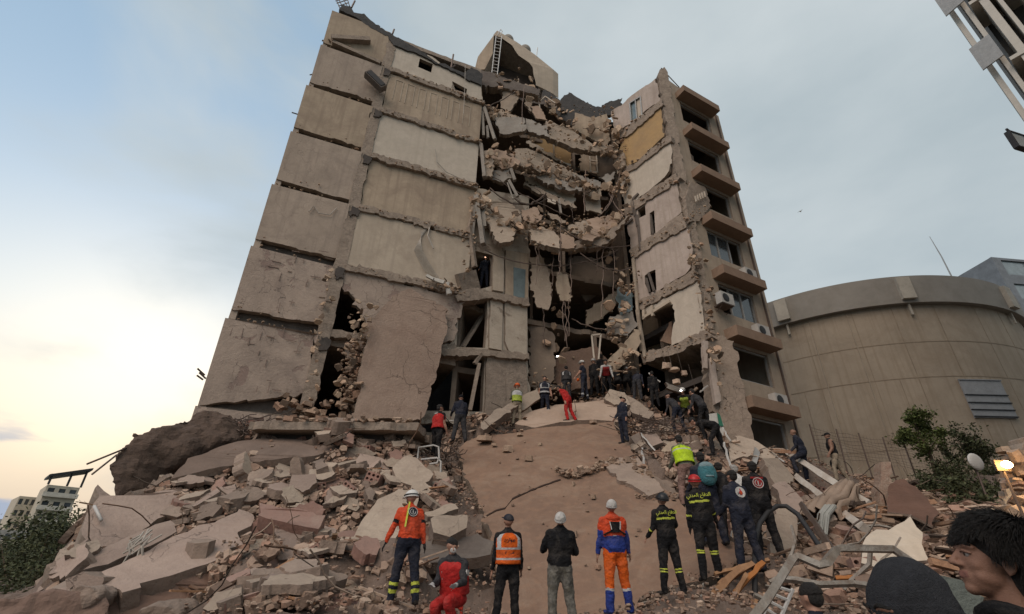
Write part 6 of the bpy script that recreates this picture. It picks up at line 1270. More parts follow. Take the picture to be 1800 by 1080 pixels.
def person(label, foot, face=0, sc=1.0, pose={}, up=NAVY, lo_=NAVY, skin=SKIN, sleeves='long', gloves=None, boots=BOOT, head='hair', headm=None, vest=None, vstripes=None, bands=None, extra=None, vox=.013, group=None, jacket_len=.0, up2=None, neckm=None, thick=1.0, name='person'):
    """foot: world point under the feet; face: degrees turned left from facing away from the camera"""
    J = skeleton(**pose); foot, sc = stand(Vector(foot), sc); E = empty(name, foot, R(face), label, 'person', group)
    E.scale = (sc, sc, sc)
    seg = []; mb = MB()
    def P_(pts, rad, reg): prim(mb, pts, [(r, r) if not isinstance(r, tuple) else r for r in rad], right=J['rt'] if reg in ('up', 'low') else Vector((1, 0, 0))); seg.append((reg, [Vector(p) for p in pts], [r if not isinstance(r, tuple) else (r[0]+r[1])/2 for r in rad]))
    t, k_ = J['t'], thick*1.09
    P_([J['pel']-Vector((0, 0, .02)), J['pel']+(J['ch']-J['pel'])*.45], [(.165*k_, .125*k_), (.155*k_, .12*k_)], 'low')
    P_([J['pel']+(J['ch']-J['pel'])*(.2-jacket_len), J['pel']+(J['ch']-J['pel'])*.6, J['ch'], J['ch'].lerp(J['nb'], .55), J['nb']-t*.03], [(.175*k_, .135*k_), (.16*k_, .125*k_), (.185*k_, .135*k_), (.20*k_, .125*k_), (.12*k_, .09*k_)], 'up')
    P_([J['nb']-t*.05, J['nb']+t*.07], [.064, .058], 'neck')
    for nm in 'LR': P_([J['nb']-t*.03, J['sh'+nm].lerp(J['nb'], .2)-t*.005, J['sh'+nm]-t*.02], [.052*k_, .058*k_, .068*k_], 'yoke'); P_([J['sh'+nm].lerp(J['nb'], .25)-t*.08, J['sh'+nm].lerp(J['pel'], .55)+J['rt']*.0], [(.075*k_), (.06*k_)], 'yoke')
    hd, hf, hr = J['hd'], J['hf'], J['hrt']; hc = J['head']
    P_([hc+hd*.03-hf*.015, hc+hd*.0+hf*.005], [(.083, .10), (.078, .092)], 'head'); P_([hc-hd*.035+hf*.03, hc-hd*.075+hf*.045], [(.056, .06), (.038, .035)], 'head')
    P_([hc-hd*.0+hf*.088, hc-hd*.03+hf*.106], [.013, .017], 'head')
    for s_ in (-1, 1): P_([hc-hd*.02+hr*.078*s_, hc+hd*.015+hr*.08*s_-hf*.01], [.014, .017], 'head'); P_([hc+hd*.022+hf*.078+hr*.03*s_, hc+hd*.022+hf*.08+hr*.045*s_], [.012, .010], 'head')
    P_([hc-hd*.052+hf*.085-hr*.018, hc-hd*.052+hf*.085+hr*.018], [.009, .009], 'head')
    for nm, s_ in (('L', -1), ('R', 1)):
        P_([J['sh'+nm], J['sh'+nm].lerp(J['el'+nm], .5), J['el'+nm]], [.068*k_, .056*k_, .047*k_], 'ua'); P_([J['el'+nm], J['el'+nm].lerp(J['wr'+nm], .4), J['wr'+nm]], [.047*k_, .045*k_, .032*k_], 'fa')
        d = J['hd'+nm]; w0 = J['wr'+nm]; sd = d.cross(Vector((0, 1, 0))); sd = sd.normalized() if sd.length > .1 else Vector((1, 0, 0)); cr_ = sd.cross(d).normalized()
        prim(mb, [w0, w0+d*.05, w0+d*.085], [(.026, .026), (.02, .042), (.016, .04)], right=sd); seg.append(('hand', [w0+d*.01, w0+d*.17], [.04, .035]))
        for fi, (off, ln) in enumerate(((-.032, .062), (-.011, .075), (.011, .07), (.031, .055))):
            b0 = w0+d*.085+cr_*off; prim(mb, [b0, b0+d*ln*.5-sd*s_*.004, b0+d*ln*.9-sd*s_*.022], [(.0105,)*2, (.0098,)*2, (.0085,)*2], 8)
        b0 = w0+d*.03-cr_*.03; prim(mb, [b0, b0+d*.035-cr_*.026, b0+d*.065-cr_*.03], [(.014,)*2, (.012,)*2, (.009,)*2], 8)
        P_([J['hip'+nm], J['hip'+nm].lerp(J['kn'+nm], .5), J['kn'+nm]], [.098*k_, .085*k_, .066*k_], 'th'); P_([J['kn'+nm], J['kn'+nm].lerp(J['an'+nm], .45), J['an'+nm]], [.066*k_, .066*k_, .055*k_], 'sh')
        P_([J['an'+nm]-Vector((0, .035, .03)), J['ft'+nm]], [(.045, .042), (.047, .035)], 'ft')
    o = mb.build('body', SKIN, E, local=True); me, bm = to_mesh_remesh(o, vox)
    # folds of the clothes
    for v in bm.verts: 
        if v.co.z < J['nb'].z-.03: v.co += v.normal*(noise.noise(v.co*9+Vector((len(label), 0, 0)))*.016+abs(noise.noise(Vector((v.co.x*14, v.co.y*14, v.co.z*26+3))))*-.014)
    mats = []; mi = {}
    def M_(m):
        if m.name not in mi: mi[m.name] = len(mats); mats.append(m)
        return mi[m.name]
    M_(up)
    bm.faces.ensure_lookup_table(); A = []; Bp = []; Rr = []; Rg = []; Tt = []
    for si, (reg, pts, rad) in enumerate(seg):
        for i in range(len(pts)-1): A.append(pts[i]); Bp.append(pts[i+1]-pts[i]); Rr.append((rad[i], rad[i+1])); Rg.append(reg); Tt.append((i, len(pts)-1))
    A = np.array(A); Bp = np.array(Bp); Rr = np.array(Rr); F = np.array([f.calc_center_median() for f in bm.faces])
    tt = np.clip(((F[:, None]-A)*Bp).sum(-1)/((Bp**2).sum(-1)+1e-9), 0, 1); D = np.linalg.norm(F[:, None]-A-Bp*tt[..., None], axis=-1)-(Rr[:, 0]*(1-tt)+Rr[:, 1]*tt); bi = D.argmin(1)
    for f, i, tr in zip(bm.faces, bi, tt[np.arange(len(F)), bi]):
        reg = Rg[i]; T = (Tt[i][0]+tr)/Tt[i][1]; m = up
        if reg == 'yoke': m = up
        elif reg == 'low' or reg == 'th' or reg == 'sh': m = lo_
        elif reg == 'neck': m = neckm or skin
        elif reg == 'head': m = skin
        elif reg == 'ua': m = skin if (sleeves == 'none' or (sleeves == 'short' and T > .62)) else (up2 if up2 and T > .55 else up)
        elif reg == 'fa': m = skin if sleeves != 'long' else (up2 or up)
        elif reg == 'hand': m = gloves or skin
        elif reg == 'ft': m = boots
        elif reg == 'up' and up2 and T < .38: m = up2
        if bands:
            for br, a_, b_, bmm in bands:
                if br == reg and a_ < T < b_: m = bmm
        f.material_index = M_(m); f.smooth = True
    old = o.data; me.materials.clear(); bm.to_mesh(me); bm.free(); o.data = me
    for m in mats: me.materials.append(m)
    fr = Matrix((hr, hf, hd)).transposed()
    def HB(nm, m, fn): q = MB(); fn(q); ob = q.build(nm, m, E, local=True, smooth=True); return ob
    hm = headm or HAIR
    if head == 'hair':
        def f_(q):
            q.ell(hc+hd*.045-hf*.022, (.09, .102, .088), fr, 20, 14, v0=0, v1=.56); q.ell(hc+hd*.01-hf*.045, (.084, .07, .085), fr, 16, 10)
        ob = HB('hair', hm, f_); bmh = bmesh.new(); bmh.from_mesh(ob.data)
        for v in bmh.verts: v.co += (v.co-hc).normalized()*noise.noise(v.co*40)*.010
        bmh.to_mesh(ob.data); bmh.free()
    elif head == 'helmet':
        def f_(q):
            q.ell(hc+hd*.045-hf*.008, (.115, .132, .112), fr, 26, 14, v0=0, v1=.56); q.tube([hc+hd*.028+fr @ Vector((.118*math.cos(a), .137*math.sin(a)+(.035 if math.sin(a) > .5 else 0), 0)) for a in [6.283*i/22 for i in range(23)]], .010, 5)
        HB('helmet', hm, f_)
        HB('chin_strap', CABLE, lambda q: [q.tube([hc+hd*.03+hr*.095*s_, hc-hd*.05+hr*.07*s_+hf*.03, hc-hd*.105+hf*.05], .007, 4) for s_ in (-1, 1)])
        HB('head_lamp_strap', CABLE, lambda q: q.tube([hc+hd*.06+fr @ Vector((.117*math.cos(a), .134*math.sin(a), 0)) for a in [6.283*i/22 for i in range(23)]], .010, 5))
    elif head == 'beanie':
        def f_(q): q.ell(hc+hd*.035-hf*.018, (.093, .108, .105), fr, 22, 14, v0=0, v1=.62); q.tube([hc+hd*.015-hf*.018+fr @ Vector((.093*math.cos(a), .108*math.sin(a), 0)) for a in [6.283*i/20 for i in range(21)]], .006, 6)
        HB('beanie', hm, f_)
    elif head == 'cap':
        def f_(q): q.ell(hc+hd*.04-hf*.012, (.09, .104, .085), fr, 22, 14, v0=0, v1=.55); q.box(hc+hd*.04+hf*.12, (.13, .10, .012), fr)
        HB('cap', hm, f_)
    if vest:
        # shell over the torso with reflective bands
        c0_, c1_, c2_ = J['pel']+(J['ch']-J['pel'])*.12, J['ch'], J['nb']-t*.02; n_ = 28; rows = 16; vb = MB(); rgt = J['rt']; vs = []
        for j in range(rows+1):
            u = j/rows; p = c0_.lerp(c1_, u/.5) if u < .5 else c1_.lerp(c2_, (u-.5)/.5)
            dd = (c1_-c0_).normalized().lerp(t, u).normalized(); a = (rgt-dd*rgt.dot(dd)).normalized(); b = dd.cross(a)
            rw = np.interp(u, (0, .3, .6, .82, .95, 1), (.20, .19, .208, .205, .15, .09))*k_; rd = np.interp(u, (0, .3, .6, .85, 1), (.158, .152, .158, .14, .088))*k_
            for i in range(n_): an = 6.28318*i/n_; vs.append(p+a*rw*math.cos(an)+b*rd*math.sin(an)+(a*math.cos(an)+b*math.sin(an))*(.004*math.sin(an*7+u*9)))
        vb.add(vs, []);
        for j in range(rows):
            for i in range(n_):
                u = (j+.5)/rows; an = (6.28318*(i+.5)/n_) % 6.28318; mi_ = 0
                for kind, a_, b_ in (vstripes or ()):
                    if kind == 'h' and a_ < u < b_: mi_ = 1
                    if kind == 'v' and u > .52 and abs(abs(math.cos(an))-a_) < b_: mi_ = 1
                vb.f.append([j*n_+i, j*n_+(i+1) % n_, (j+1)*n_+(i+1) % n_, (j+1)*n_+i]); vb.m.append(mi_); vb.c.append(None)
        ob = vb.build('vest', [vest, REF], E, local=True, smooth=True); s_ = ob.modifiers.new('s', 'SOLIDIFY'); s_.thickness = .006
    if extra: extra(E, J, t, fr)
    return E
def back_frame(J, u=.5, off=.15):
    """a frame lying on the back: origin, right, up, outwards"""
    t = J['t']; b = -(t.cross(J['rt'])).normalized(); p = J['ch'].lerp(J['nb'], u) if u >= 0 else J['pel'].lerp(J['ch'], 1+u)
    return p+b*off, J['rt'], t, b
def disc_on_back(E, J, rad, m, u=.35, off=.155, flame=False, ring=False):
    p, r_, t, b = back_frame(J, u, off); q = Matrix((r_, t, b)).transposed(); d = MB(); n = 26
    d.prism([p+q @ Vector((rad*math.cos(6.283*i/n), rad*math.sin(6.283*i/n), 0)) for i in range(n)], b*.006); d.build('emblem_disc', m, E, local=True)
    if flame:
        d = MB(); d.prism([p+b*.009+q @ Vector((x*rad, y*rad, 0)) for x, y in ((0, .72), (.14, .35), (.36, .05), (.36, -.25), (.15, -.52), (-.15, -.55), (-.36, -.3), (-.34, .02), (-.14, .15), (-.1, .45))], b*.004); d.build('flame_mark', RED, E, local=True)
        d = MB(); d.prism([p+b*.015+q @ Vector((x*rad, y*rad, 0)) for x, y in ((.02, .1), (.14, -.1), (.12, -.32), (0, -.42), (-.12, -.32), (-.1, -.12))], b*.003); d.build('flame_core', ORG, E, local=True)
    if ring:
        d = MB(); d.tube([p+b*.01+q @ Vector((rad*.92*math.cos(6.283*i/n), rad*.92*math.sin(6.283*i/n), 0)) for i in range(n+1)], rad*.07, 5); d.tube([p+b*.01+q @ Vector((rad*.55*math.cos(6.283*i/n+1.8), rad*.55*math.sin(6.283*i/n+1.8), 0)) for i in range(n-6)], rad*.07, 5); d.prism([p+b*.008+q @ Vector((x*rad, y*rad, 0)) for x, y in ((-.08, -.35), (.08, -.35), (.08, .4), (-.08, .4))], b*.004); d.build('emblem_ring', ring, E, local=True)
def text_on_back(E, J, txt, size, m, u=.6, off=.16, bend=0):
    p, r_, t, b = back_frame(J, u, off); cu = bpy.data.curves.new('lettering', 'FONT'); cu.body = txt; cu.size = size; cu.align_x = 'CENTER'; cu.extrude = .002; cu.offset = .0015
    o = bpy.data.objects.new('lettering', cu); COL.objects.link(o); dg = bpy.context.evaluated_depsgraph_get(); me = bpy.data.meshes.new_from_object(o.evaluated_get(dg)); bpy.data.objects.remove(o)
    o = bpy.data.objects.new('lettering', me); COL.objects.link(o); me.materials.clear(); me.materials.append(m); o.parent = E
    o.matrix_local = Matrix.Translation(p) @ Matrix((r_, t, b)).transposed().to_4x4()
CIVIL = ''.join(reversed('\uFE8D\uFEDF\uFEAA\uFED3\uFE8E\uFEC9')) + ' '; CIVIL = '\uFEF2\uFEE7\uFEAA\uFEE4\uFEDF\uFE8D \uFEC9\uFE8E\uFED3\uFEAA\uFEDF\uFE8D'
EMER = '\uFE89\uFEAD\uFE8D\uFEEE\uFEC3'
UPR = ((0, 7, 12), (0, 7, 12))
def feet(px, py, Y): return at(px, py, Y)
# --- nearest row, in front of the brown slab
def ex_redw(E, J, t, fr):
    p, r_, tt_, b = back_frame(J, .35, .16); disc_on_back(E, J, .085, NAVY, .45, .155, ring=WHC)
    d = MB(); d.beam(p-r_*.13-tt_*.24-b*.005, p-r_*.06+tt_*.20-b*.01, .028, .012); d.build('reflective_stripe', REFY, E, local=True)
    hc = J['head']; d = MB(); d.tube([hc+J['hd']*.06+fr @ Vector((.12*math.cos(a), .137*math.sin(a), 0)) for a in [6.283*i/22 for i in range(23)]], .012, 5); d.build('goggle_strap', CABLE, E, local=True)
person('man in red rescue jacket with white helmet leaning on the pale ramp slab', feet(706, 1066, 9.3), 25, 1.02, dict(lean=14, bow=6, hp=2, hy=25, arms=((12, 22, 10), (-5, 10, 18)), legs=((6, 6, 4), (-8, 5, 6))), up=ORR, lo_=NAVY, head='helmet', headm=HELW, gloves=BLK, bands=[('sh', .45, .56, REFY), ('sh', .68, .8, REFY), ('ua', .55, .75, BLK)], extra=ex_redw, thick=1.06, neckm=BLK)
def ex_lit(E, J, t, fr): text_on_back(E, J, EMER, .075, NAVY, .38, .166); text_on_back(E, J, EMER, .06, NAVY, -.32, .16)
person('man in bright orange reflective vest and black trousers with black cap', feet(890, 1118, 9.5), 10, 1.03, dict(lean=-2, side=-2, hp=12, hy=12, arms=((4, 9, 14), (6, 8, 18)), legs=((3, 7, 5), (-2, 3, 1))), up=BLK, lo_=BLK, head='cap', headm=NAVY, vest=ORG, vstripes=(('h', .10, .18), ('h', .42, .50), ('v', .78, .10)), extra=ex_lit, jacket_len=.1)
person('person in black sweater and camouflage trousers with a pale cap tipped back', feet(986, 1122, 9.2), -7, 1.04, dict(lean=-4, side=3, hp=32, arms=((14, 24, 72, 30), (20, 20, 64, 30)), legs=((0, 3, 2), (5, 8, 9))), up=BLK, lo_=CAMO, head='beanie', headm=WHC, thick=1.06)
def ex_ob(E, J, t, fr):
    p, r_, tt_, b = back_frame(J, .3, .155); d = MB(); d.box(p, (.16, .17, .05), Matrix((r_, tt_, b)).transposed()); d.build('harness_pad', BLK, E, local=True)
    for s_ in (-1, 1):
        d = MB(); d.beam(p-tt_*.06+r_*.07*s_, p-tt_*.12+r_*.20*s_-b*.06, .03, .02); d.beam(p+tt_*.05+r_*.07*s_+b*.01, p-tt_*.03+r_*.05*s_+b*.03, .02, .02); d.build('harness_strap', BLK, E, local=True)
        d = MB(); d.beam(p+tt_*.09+r_*.095*s_+b*.02, p-tt_*.04+r_*.075*s_+b*.03, .02, .015); d.build('harness_piping', WHC, E, local=True)
    d = MB(); d.ell(J['nb']-t*.02+b*.06, (.13, .08, .07)); d.build('hood', ORR, E, local=True, smooth=True)
person('rescuer in orange and blue suit with a small black harness and white beanie', feet(1088, 1082, 9.9), 6, 1.05, dict(lean=-2, side=-2, hp=18, hy=-10, arms=((4, 12, 8), (4, 12, 12)), legs=((-2, 4, 2), (5, 8, 7))), up=ORR, up2=BLUE, lo_=ORG, head='beanie', headm=WHC, bands=[('up', .36, .42, REF), ('sh', .32, .42, REF), ('sh', .42, 1.1, BLUE)], boots=BLUE, extra=ex_ob, thick=1.12, jacket_len=.12)
FFB = [('up', .60, .67, REFY), ('fa', .15, .3, REFY), ('sh', .15, .21, REFY), ('sh', .27, .33, REFY)]
def ex_ff(E, J, t, fr): text_on_back(E, J, CIVIL, .085, REFY, .62, .148)
person('firefighter in black suit with yellow bands and round black helmet, looking up', feet(1184, 1048, 10.6), 8, 1.02, dict(lean=-4, side=-4, hp=22, arms=((6, 16, 40), (20, 22, 60, 10)), legs=((0, 5, 2), (-4, 6, 2))), up=BLK, lo_=BLK, head='helmet', headm=HELB, bands=FFB, extra=ex_ff, thick=1.06, jacket_len=.1)
person('firefighter in black suit with yellow bands and dark red helmet', feet(1252, 1024, 10.1), -12, 1.04, dict(lean=-3, side=-5, hp=12, arms=((2, 8, 10), (10, 10, 30)), legs=((-4, 3, 4), (6, 4, 3))), up=BLK, lo_=BLK, head='helmet', headm=HELR, bands=FFB[:2]+[('sh', -.1, .06, REFY), ('sh', .1, .16, REFY)], gloves=BLK, extra=ex_ff, thick=1.06, jacket_len=.1)
# crouching rescuer with a tool
CRP = at(794, 1120, 9.0)
def ex_cr(E, J, t, fr):
    hc = J['head']; d = MB(); d.ell(hc-J['hd']*.04+J['hf']*.075, (.05, .035, .045), fr); d.build('dust_mask', WHC, E, local=True, smooth=True)
    d = MB(); p = J['ch'].lerp(J['nb'], .2)+(t.cross(J['rt'])).normalized()*.15; d.box(p+J['rt']*.08, (.09, .02, .12), Matrix((J['rt'], -(t.cross(J['rt'])), t)).transposed()); d.build('name_patch', WHC, E, local=True)
    d = MB(); d.box(J['shL'].lerp(J['elL'], .5)-Vector((.062, .0, 0)), (.02, .08, .08)); d.build('arm_badge', WHC, E, local=True)
person('crouching rescuer in red vest and dark sleeves with face mask and white gloves', CRP, 160, 1.04, dict(lean=16, bow=4, hp=-6, hy=35, arms=((40, 22, 60, 20), (30, 10, 75, 20)), legs=((88, 16, 125), (78, 16, 120))), up=DGREY, lo_=RED, head='hair', gloves=GLV, vest=RED, vstripes=(), extra=ex_cr, thick=1.1)
e = empty('rescue_tool', at(802, 1060, 8.7), 0, 'red two-handled rescue tool held by the crouching rescuer in the red vest', 'tool')
TOOLR = flat('red_tool_paint', (.50, .05, .03), .4)
for s_ in (-.09, .09):
    d = MB(); d.tube([Vector((s_, 0, .16)), Vector((s_, 0, -.05)), Vector((s_*.8, 0, -.4))], .022, 6); d.build('handle', TOOLR, e, local=True)
d = MB(); d.tube([Vector((-.09, 0, -.1)), Vector((0, 0, -.03)), Vector((.09, 0, -.1))], .022, 6); d.ell((0, 0, -.35), (.1, .07, .14)); d.build('body', TOOLR, e, local=True, smooth=True)
# --- the group right of the slab
def ex_bag(E, J, t, fr):
    p, r_, tt_, b = back_frame(J, .15, .22); q = Matrix((r_, tt_, b)).transposed(); d = MB(); d.ell(p-tt_*.02, (.19, .24, .12), q, 20, 12); d.build('backpack', TEAL, E, local=True, smooth=True)
    d = MB(); d.ell(p+tt_*.12+b*.02, (.15, .10, .085), q, 18, 10); d.box(p-tt_*.1+b*.11, (.16, .03, .02), q); d.build('backpack_pocket', fab('pale_teal', (.22, .33, .36)), E, local=True, smooth=True)
person('person with a teal backpack over dark clothes in the middle of the group', feet(1258, 960, 10.9), 0, 1.06, dict(lean=10, hp=-2, arms=((22, 14, 40), (25, 16, 45)), legs=((4, 6, 6), (-3, 6, 6))), up=NAVY, lo_=NAVY, extra=ex_bag, thick=1.15)
def ex_flame(E, J, t, fr): disc_on_back(E, J, .10, WHC, .35, .155, flame=True)
person('man in navy jacket with a white round flame emblem on the back', feet(1322, 1008, 10.1), 10, 1.03, dict(lean=8, hp=0, hy=10, arms=((10, 14, 40), (25, 18, 25)), legs=((3, 6, 6), (-3, 6, 6))), up=NAVY, lo_=NAVY, extra=ex_flame, thick=1.12)
def ex_ring(E, J, t, fr): disc_on_back(E, J, .105, REDD, .35, .155, ring=WHC); p, r_, tt_, b = back_frame(J, .78, .14); d = MB(); d.box(p, (.24, .035, .01), Matrix((r_, tt_, b)).transposed()); d.build('name_strip', REDD, E, local=True)
person('man in dark jacket with a red and white ringed emblem beside the grey board', feet(1356, 985, 10.6), -6, 1.05, dict(lean=4, hp=4, arms=((10, 10, 25), (24, 18, 40)), legs=((2, 6, 5), (-3, 6, 5))), up=BLK, lo_=BLK, extra=ex_ring, thick=1.12)
person('white haired person in a white shirt half hidden between the two emblem jackets', feet(1322, 950, 12.2), 0, .98, dict(lean=18, bow=8, hp=-8, arms=((30, 10, 30), (30, 10, 30))), up=WHC, lo_=DGREY, headm=HAIRG)
def ex_y(E, J, t, fr): text_on_back(E, J, CIVIL, .05, GRN, .55, .162); disc_on_back(E, J, .05, GRN, .2, .158)
person('man in neon yellow vest and dusty pink trousers climbing with his back to us', feet(1216, 893, 12.5), 2, 1.03, dict(lean=16, bow=8, hp=-10, arms=((35, 12, 40), (35, 12, 40)), legs=((14, 6, 20), (-4, 6, 8))), up=GRN, lo_=PNKT, vest=YEL, vstripes=(('h', .60, .66),), extra=ex_y, thick=1.1)
person('crouching person in grey green beside the neon yellow vest man', feet(1240, 880, 13.0), 0, .95, dict(lean=40, bow=20, hp=-10, arms=((50, 10, 30), (40, 10, 30)), legs=((60, 8, 90), (40, 8, 80))), up=GRN, lo_=GRN)
person('man in black bending down on all fours below the white and green cloth', feet(1268, 805, 16.2), 70, 1.1, dict(lean=72, bow=12, hp=-20, arms=((72, 8, 10), (60, 8, 20)), legs=((30, 6, 30), (-12, 6, 6))), up=BLK, lo_=BLK)
def ex_lamp(E, J, t, fr):
    hc = J['head']; d = MB(); d.ell(hc+J['hf']*.13+J['hd']*.05, (.035, .02, .025)); d.build('head_lamp', LAMPW, E, local=True)
person('crouching rescuer in yellow vest with white helmet and bright head lamp', feet(1212, 745, 18.2), 150, 1.0, dict(lean=45, bow=15, hp=0, hy=-10, arms=((50, 18, 20), (40, 16, 10)), legs=((70, 14, 110), (50, 14, 100))), up=BLK, lo_=BLK, head='helmet', headm=HELW, vest=YELD, sleeves='short', extra=ex_lamp)
person('tall man in dark grey leaning over beside the head lamp rescuer', feet(1244, 765, 17.4), 40, 1.08, dict(lean=24, bow=10, hp=-14, arms=((40, 16, 20), (20, 14, 10)), legs=((18, 6, 20), (-8, 6, 8))), up=DGREY, lo_=BLK, head='hair')
def ex_sho(E, J, t, fr): d = MB(); d.ell(J['shL'].lerp(J['elL'], .25)-Vector((.06, 0, 0)), (.02, .035, .04)); d.build('shoulder_badge', WHC, E, local=True)
person('man in navy jacket looking up, standing at the right edge of the peach slab', feet(1098, 780, 18.2), 120, 1.02, dict(lean=-4, hp=28, arms=((0, 8, 10), (4, 10, 30)), legs=((4, 5, 6), (-4, 5, 4))), up=NAVY, lo_=NAVY, head='cap', headm=BLK, extra=ex_sho, thick=1.08)
# --- upper plateau
person('man in navy vest with white reflective bands walking towards us on the peach slab', feet(958, 733, 19.4), 178, .98, dict(lean=4, hp=-4, arms=((6, 12, 10), (-8, 12, 14)), legs=((16, 3, 12), (-14, 3, 8))), up=NAVY, lo_=NAVY, sleeves='short', vest=NAVY, vstripes=(('h', .08, .17), ('h', .42, .5), ('v', .75, .1)), bands=[('sh', .6, .75, REF)])
person('person in bright red overalls bending forward right of the striped vest man', feet(1000, 742, 19.3), 60, .98, dict(lean=28, bow=18, hp=-25, arms=((20, 6, 10), (30, 6, 10)), legs=((10, 3, 22), (-8, 3, 18))), up=RED, lo_=RED, gloves=SKIN, thick=1.05)
person('rescuer with orange helmet and yellow vest over dusty green clothes', feet(908, 750, 18.7), 20, .98, dict(lean=2, hp=-6, hy=10, arms=((30, 8, 70, 20), (30, 8, 70, 20)), legs=((0, 5, 4), (0, 5, 4))), up=GRN, lo_=KHAKI, head='helmet', headm=HELO, vest=YELD, vstripes=(('h', .5, 1.0),))
person('person in grey clothes with a pale safety vest behind the red overalls', feet(997, 705, 20.6), 0, .93, dict(lean=6, hp=-10, arms=UPR), up=DGREY, lo_=DGREY, vest=DGREY, vstripes=(('v', .75, .14),))
def ex_red2(E, J, t, fr): d = MB(); d.ell(J['wrR']+Vector((0, 0, -.02)), (.07, .07, .07)); d.build('orange_glove', ORG, E, local=True, smooth=True)
person('rescuer with white helmet and navy uniform standing sideways at the entrance', feet(1028, 702, 20.2), 60, 1.0, dict(lean=4, hp=-8, arms=((20, 8, 30), (30, 8, 30)), legs=((4, 4, 4), (-4, 4, 4))), up=NAVY, lo_=NAVY, head='helmet', headm=HELW, sleeves='short', extra=ex_red2, bands=[('sh', .7, .85, REF)])
person('dark clothed rescuer with white helmet right behind the sideways standing one', feet(1046, 696, 20.8), -30, 1.0, dict(lean=6, hp=-4, arms=UPR), up=BLK, lo_=BLK, head='helmet', headm=HELW)
person('tall dark figure with a phone light behind the bending red vest', feet(1060, 690, 21.2), 0, 1.05, dict(lean=0, hp=6, arms=((60, 8, 70), (10, 8, 10))), up=BLK, lo_=BLK)
person('person in a red vest over a white shirt bending down', feet(1068, 694, 20.4), 170, .95, dict(lean=42, bow=15, hp=-10, arms=((45, 20, 5), (45, 20, 5)), legs=((20, 8, 30), (10, 8, 25))), up=WHC, lo_=BLK, vest=REDD, vstripes=())
person('left of two dark crouching people above the pinkish white slab', feet(1088, 694, 20.0), 10, .95, dict(lean=30, bow=16, hp=-6, arms=((40, 12, 30), (40, 12, 30)), legs=((60, 10, 90), (50, 10, 85))), up=BLK, lo_=BLK)
person('right of two dark crouching people, with a white capped head', feet(1104, 694, 20.2), -20, .95, dict(lean=26, bow=12, hp=-2, arms=((40, 12, 30), (40, 12, 30)), legs=((55, 10, 90), (50, 10, 85))), up=BLK, lo_=BLK, head='beanie', headm=WHC)
person('dark figure stooping in brown shade right of the crouching pair', feet(1122, 706, 19.6), -30, .95, dict(lean=38, bow=16, hp=-10, arms=((40, 10, 20), (30, 10, 20)), legs=((10, 6, 20), (0, 6, 10))), up=NAVY, lo_=DGREY)
person('lone black clothed figure standing below the dark opening of the right wing', feet(1153, 716, 18.6), 0, .85, dict(lean=4, hp=-8, arms=UPR), up=BLK, lo_=BLK)
def ex_nine(E, J, t, fr):
    p, r_, tt_, b = back_frame(J, .15, .15); q = Matrix((r_, tt_, b)).transposed(); d = MB()
    d.box(p, (.15, .24, .012), q); d.build('number_panel', WHC, E, local=True); text_on_back(E, J, '9', .22, RED, -.12, .158)
    d = MB(); d.box(p+tt_*.18, (.14, .03, .01), q); d.build('name_strip', WHC, E, local=True)
person('man in red vest with a white number nine on the back', feet(764, 812, 15.5), -40, 1.02, dict(lean=2, hp=2, hy=-20, arms=((2, 8, 8), (8, 8, 20)), legs=((4, 4, 6), (-4, 4, 4))), up=BLK, lo_=BLK, sleeves='short', vest=RED, vstripes=(), extra=ex_nine, thick=1.08)
person('dark hooded person beside the man in the numbered red vest', feet(806, 778, 17.2), 20, 1.0, dict(lean=12, hp=-8, arms=((20, 20, 50, 20), (20, 20, 50, 20)), legs=((4, 8, 10), (-4, 8, 8))), up=NAVY, lo_=DGREY, head='beanie', headm=BLK, thick=1.15)
# --- two men on the right bank
def ex_tr(E, J, t, fr):
    for nm in 'LR': d = MB(); d.beam(J['sh'+nm]+Vector((0, 0, .062)), J['el'+nm]+Vector((0, 0, .03))-Vector((.03 if nm == 'L' else -.03, 0, 0)), .02, .02); d.build('sleeve_stripe', WHC, E, local=True)
person('bald bearded man in navy tracksuit resting one leg on the upper white beam', feet(1424, 846, 18.0), 62, 1.06, dict(lean=10, bow=4, hp=-4, hy=14, arms=((30, 6, 30), (12, 6, 30)), legs=((62, 8, 70), (6, 6, 4))), up=NAVY, lo_=NAVY, head=None, skin=SKIND, extra=ex_tr, thick=1.1)
def ex_bagr(E, J, t, fr):
    d = MB(); d.ell(J['wrR']+Vector((.02, 0, -.22)), (.10, .17, .20)); d.build('shoulder_bag', BLK, E, local=True, smooth=True); d = MB(); d.tube([J['wrR'], J['wrR']+Vector((0, .1, -.15))], .012, 4); d.tube([J['wrR'], J['wrR']+Vector((0, -.1, -.15))], .012, 4); d.build('bag_strap', BLK, E, local=True)
person('man with black cap and black vest carrying a bag on the right bank', feet(1480, 848, 18.6), 68, 1.04, dict(lean=4, hp=-2, hy=10, arms=((10, 10, 30), (-12, 14, 24)), legs=((18, 4, 14), (-14, 4, 8))), up=BLK, lo_=KHAKI, sleeves='none', head='cap', headm=BLK, skin=SKIND, extra=ex_bagr, thick=1.05)
person('person in black coat squeezed between the teal backpack and the flame emblem', feet(1290, 958, 11.6), -8, 1.0, dict(lean=14, bow=6, hp=-8, arms=((25, 8, 40), (25, 8, 40))), up=BLK, lo_=BLK)
person('dark clothed person with a cap just above the bending man at the right pillar', feet(1196, 762, 17.6), 30, .98, dict(lean=30, bow=10, hp=-6, arms=((35, 12, 30), (30, 12, 20)), legs=((20, 8, 30), (0, 8, 20))), up=DGREY, lo_=NAVY, head='cap', headm=BLK)
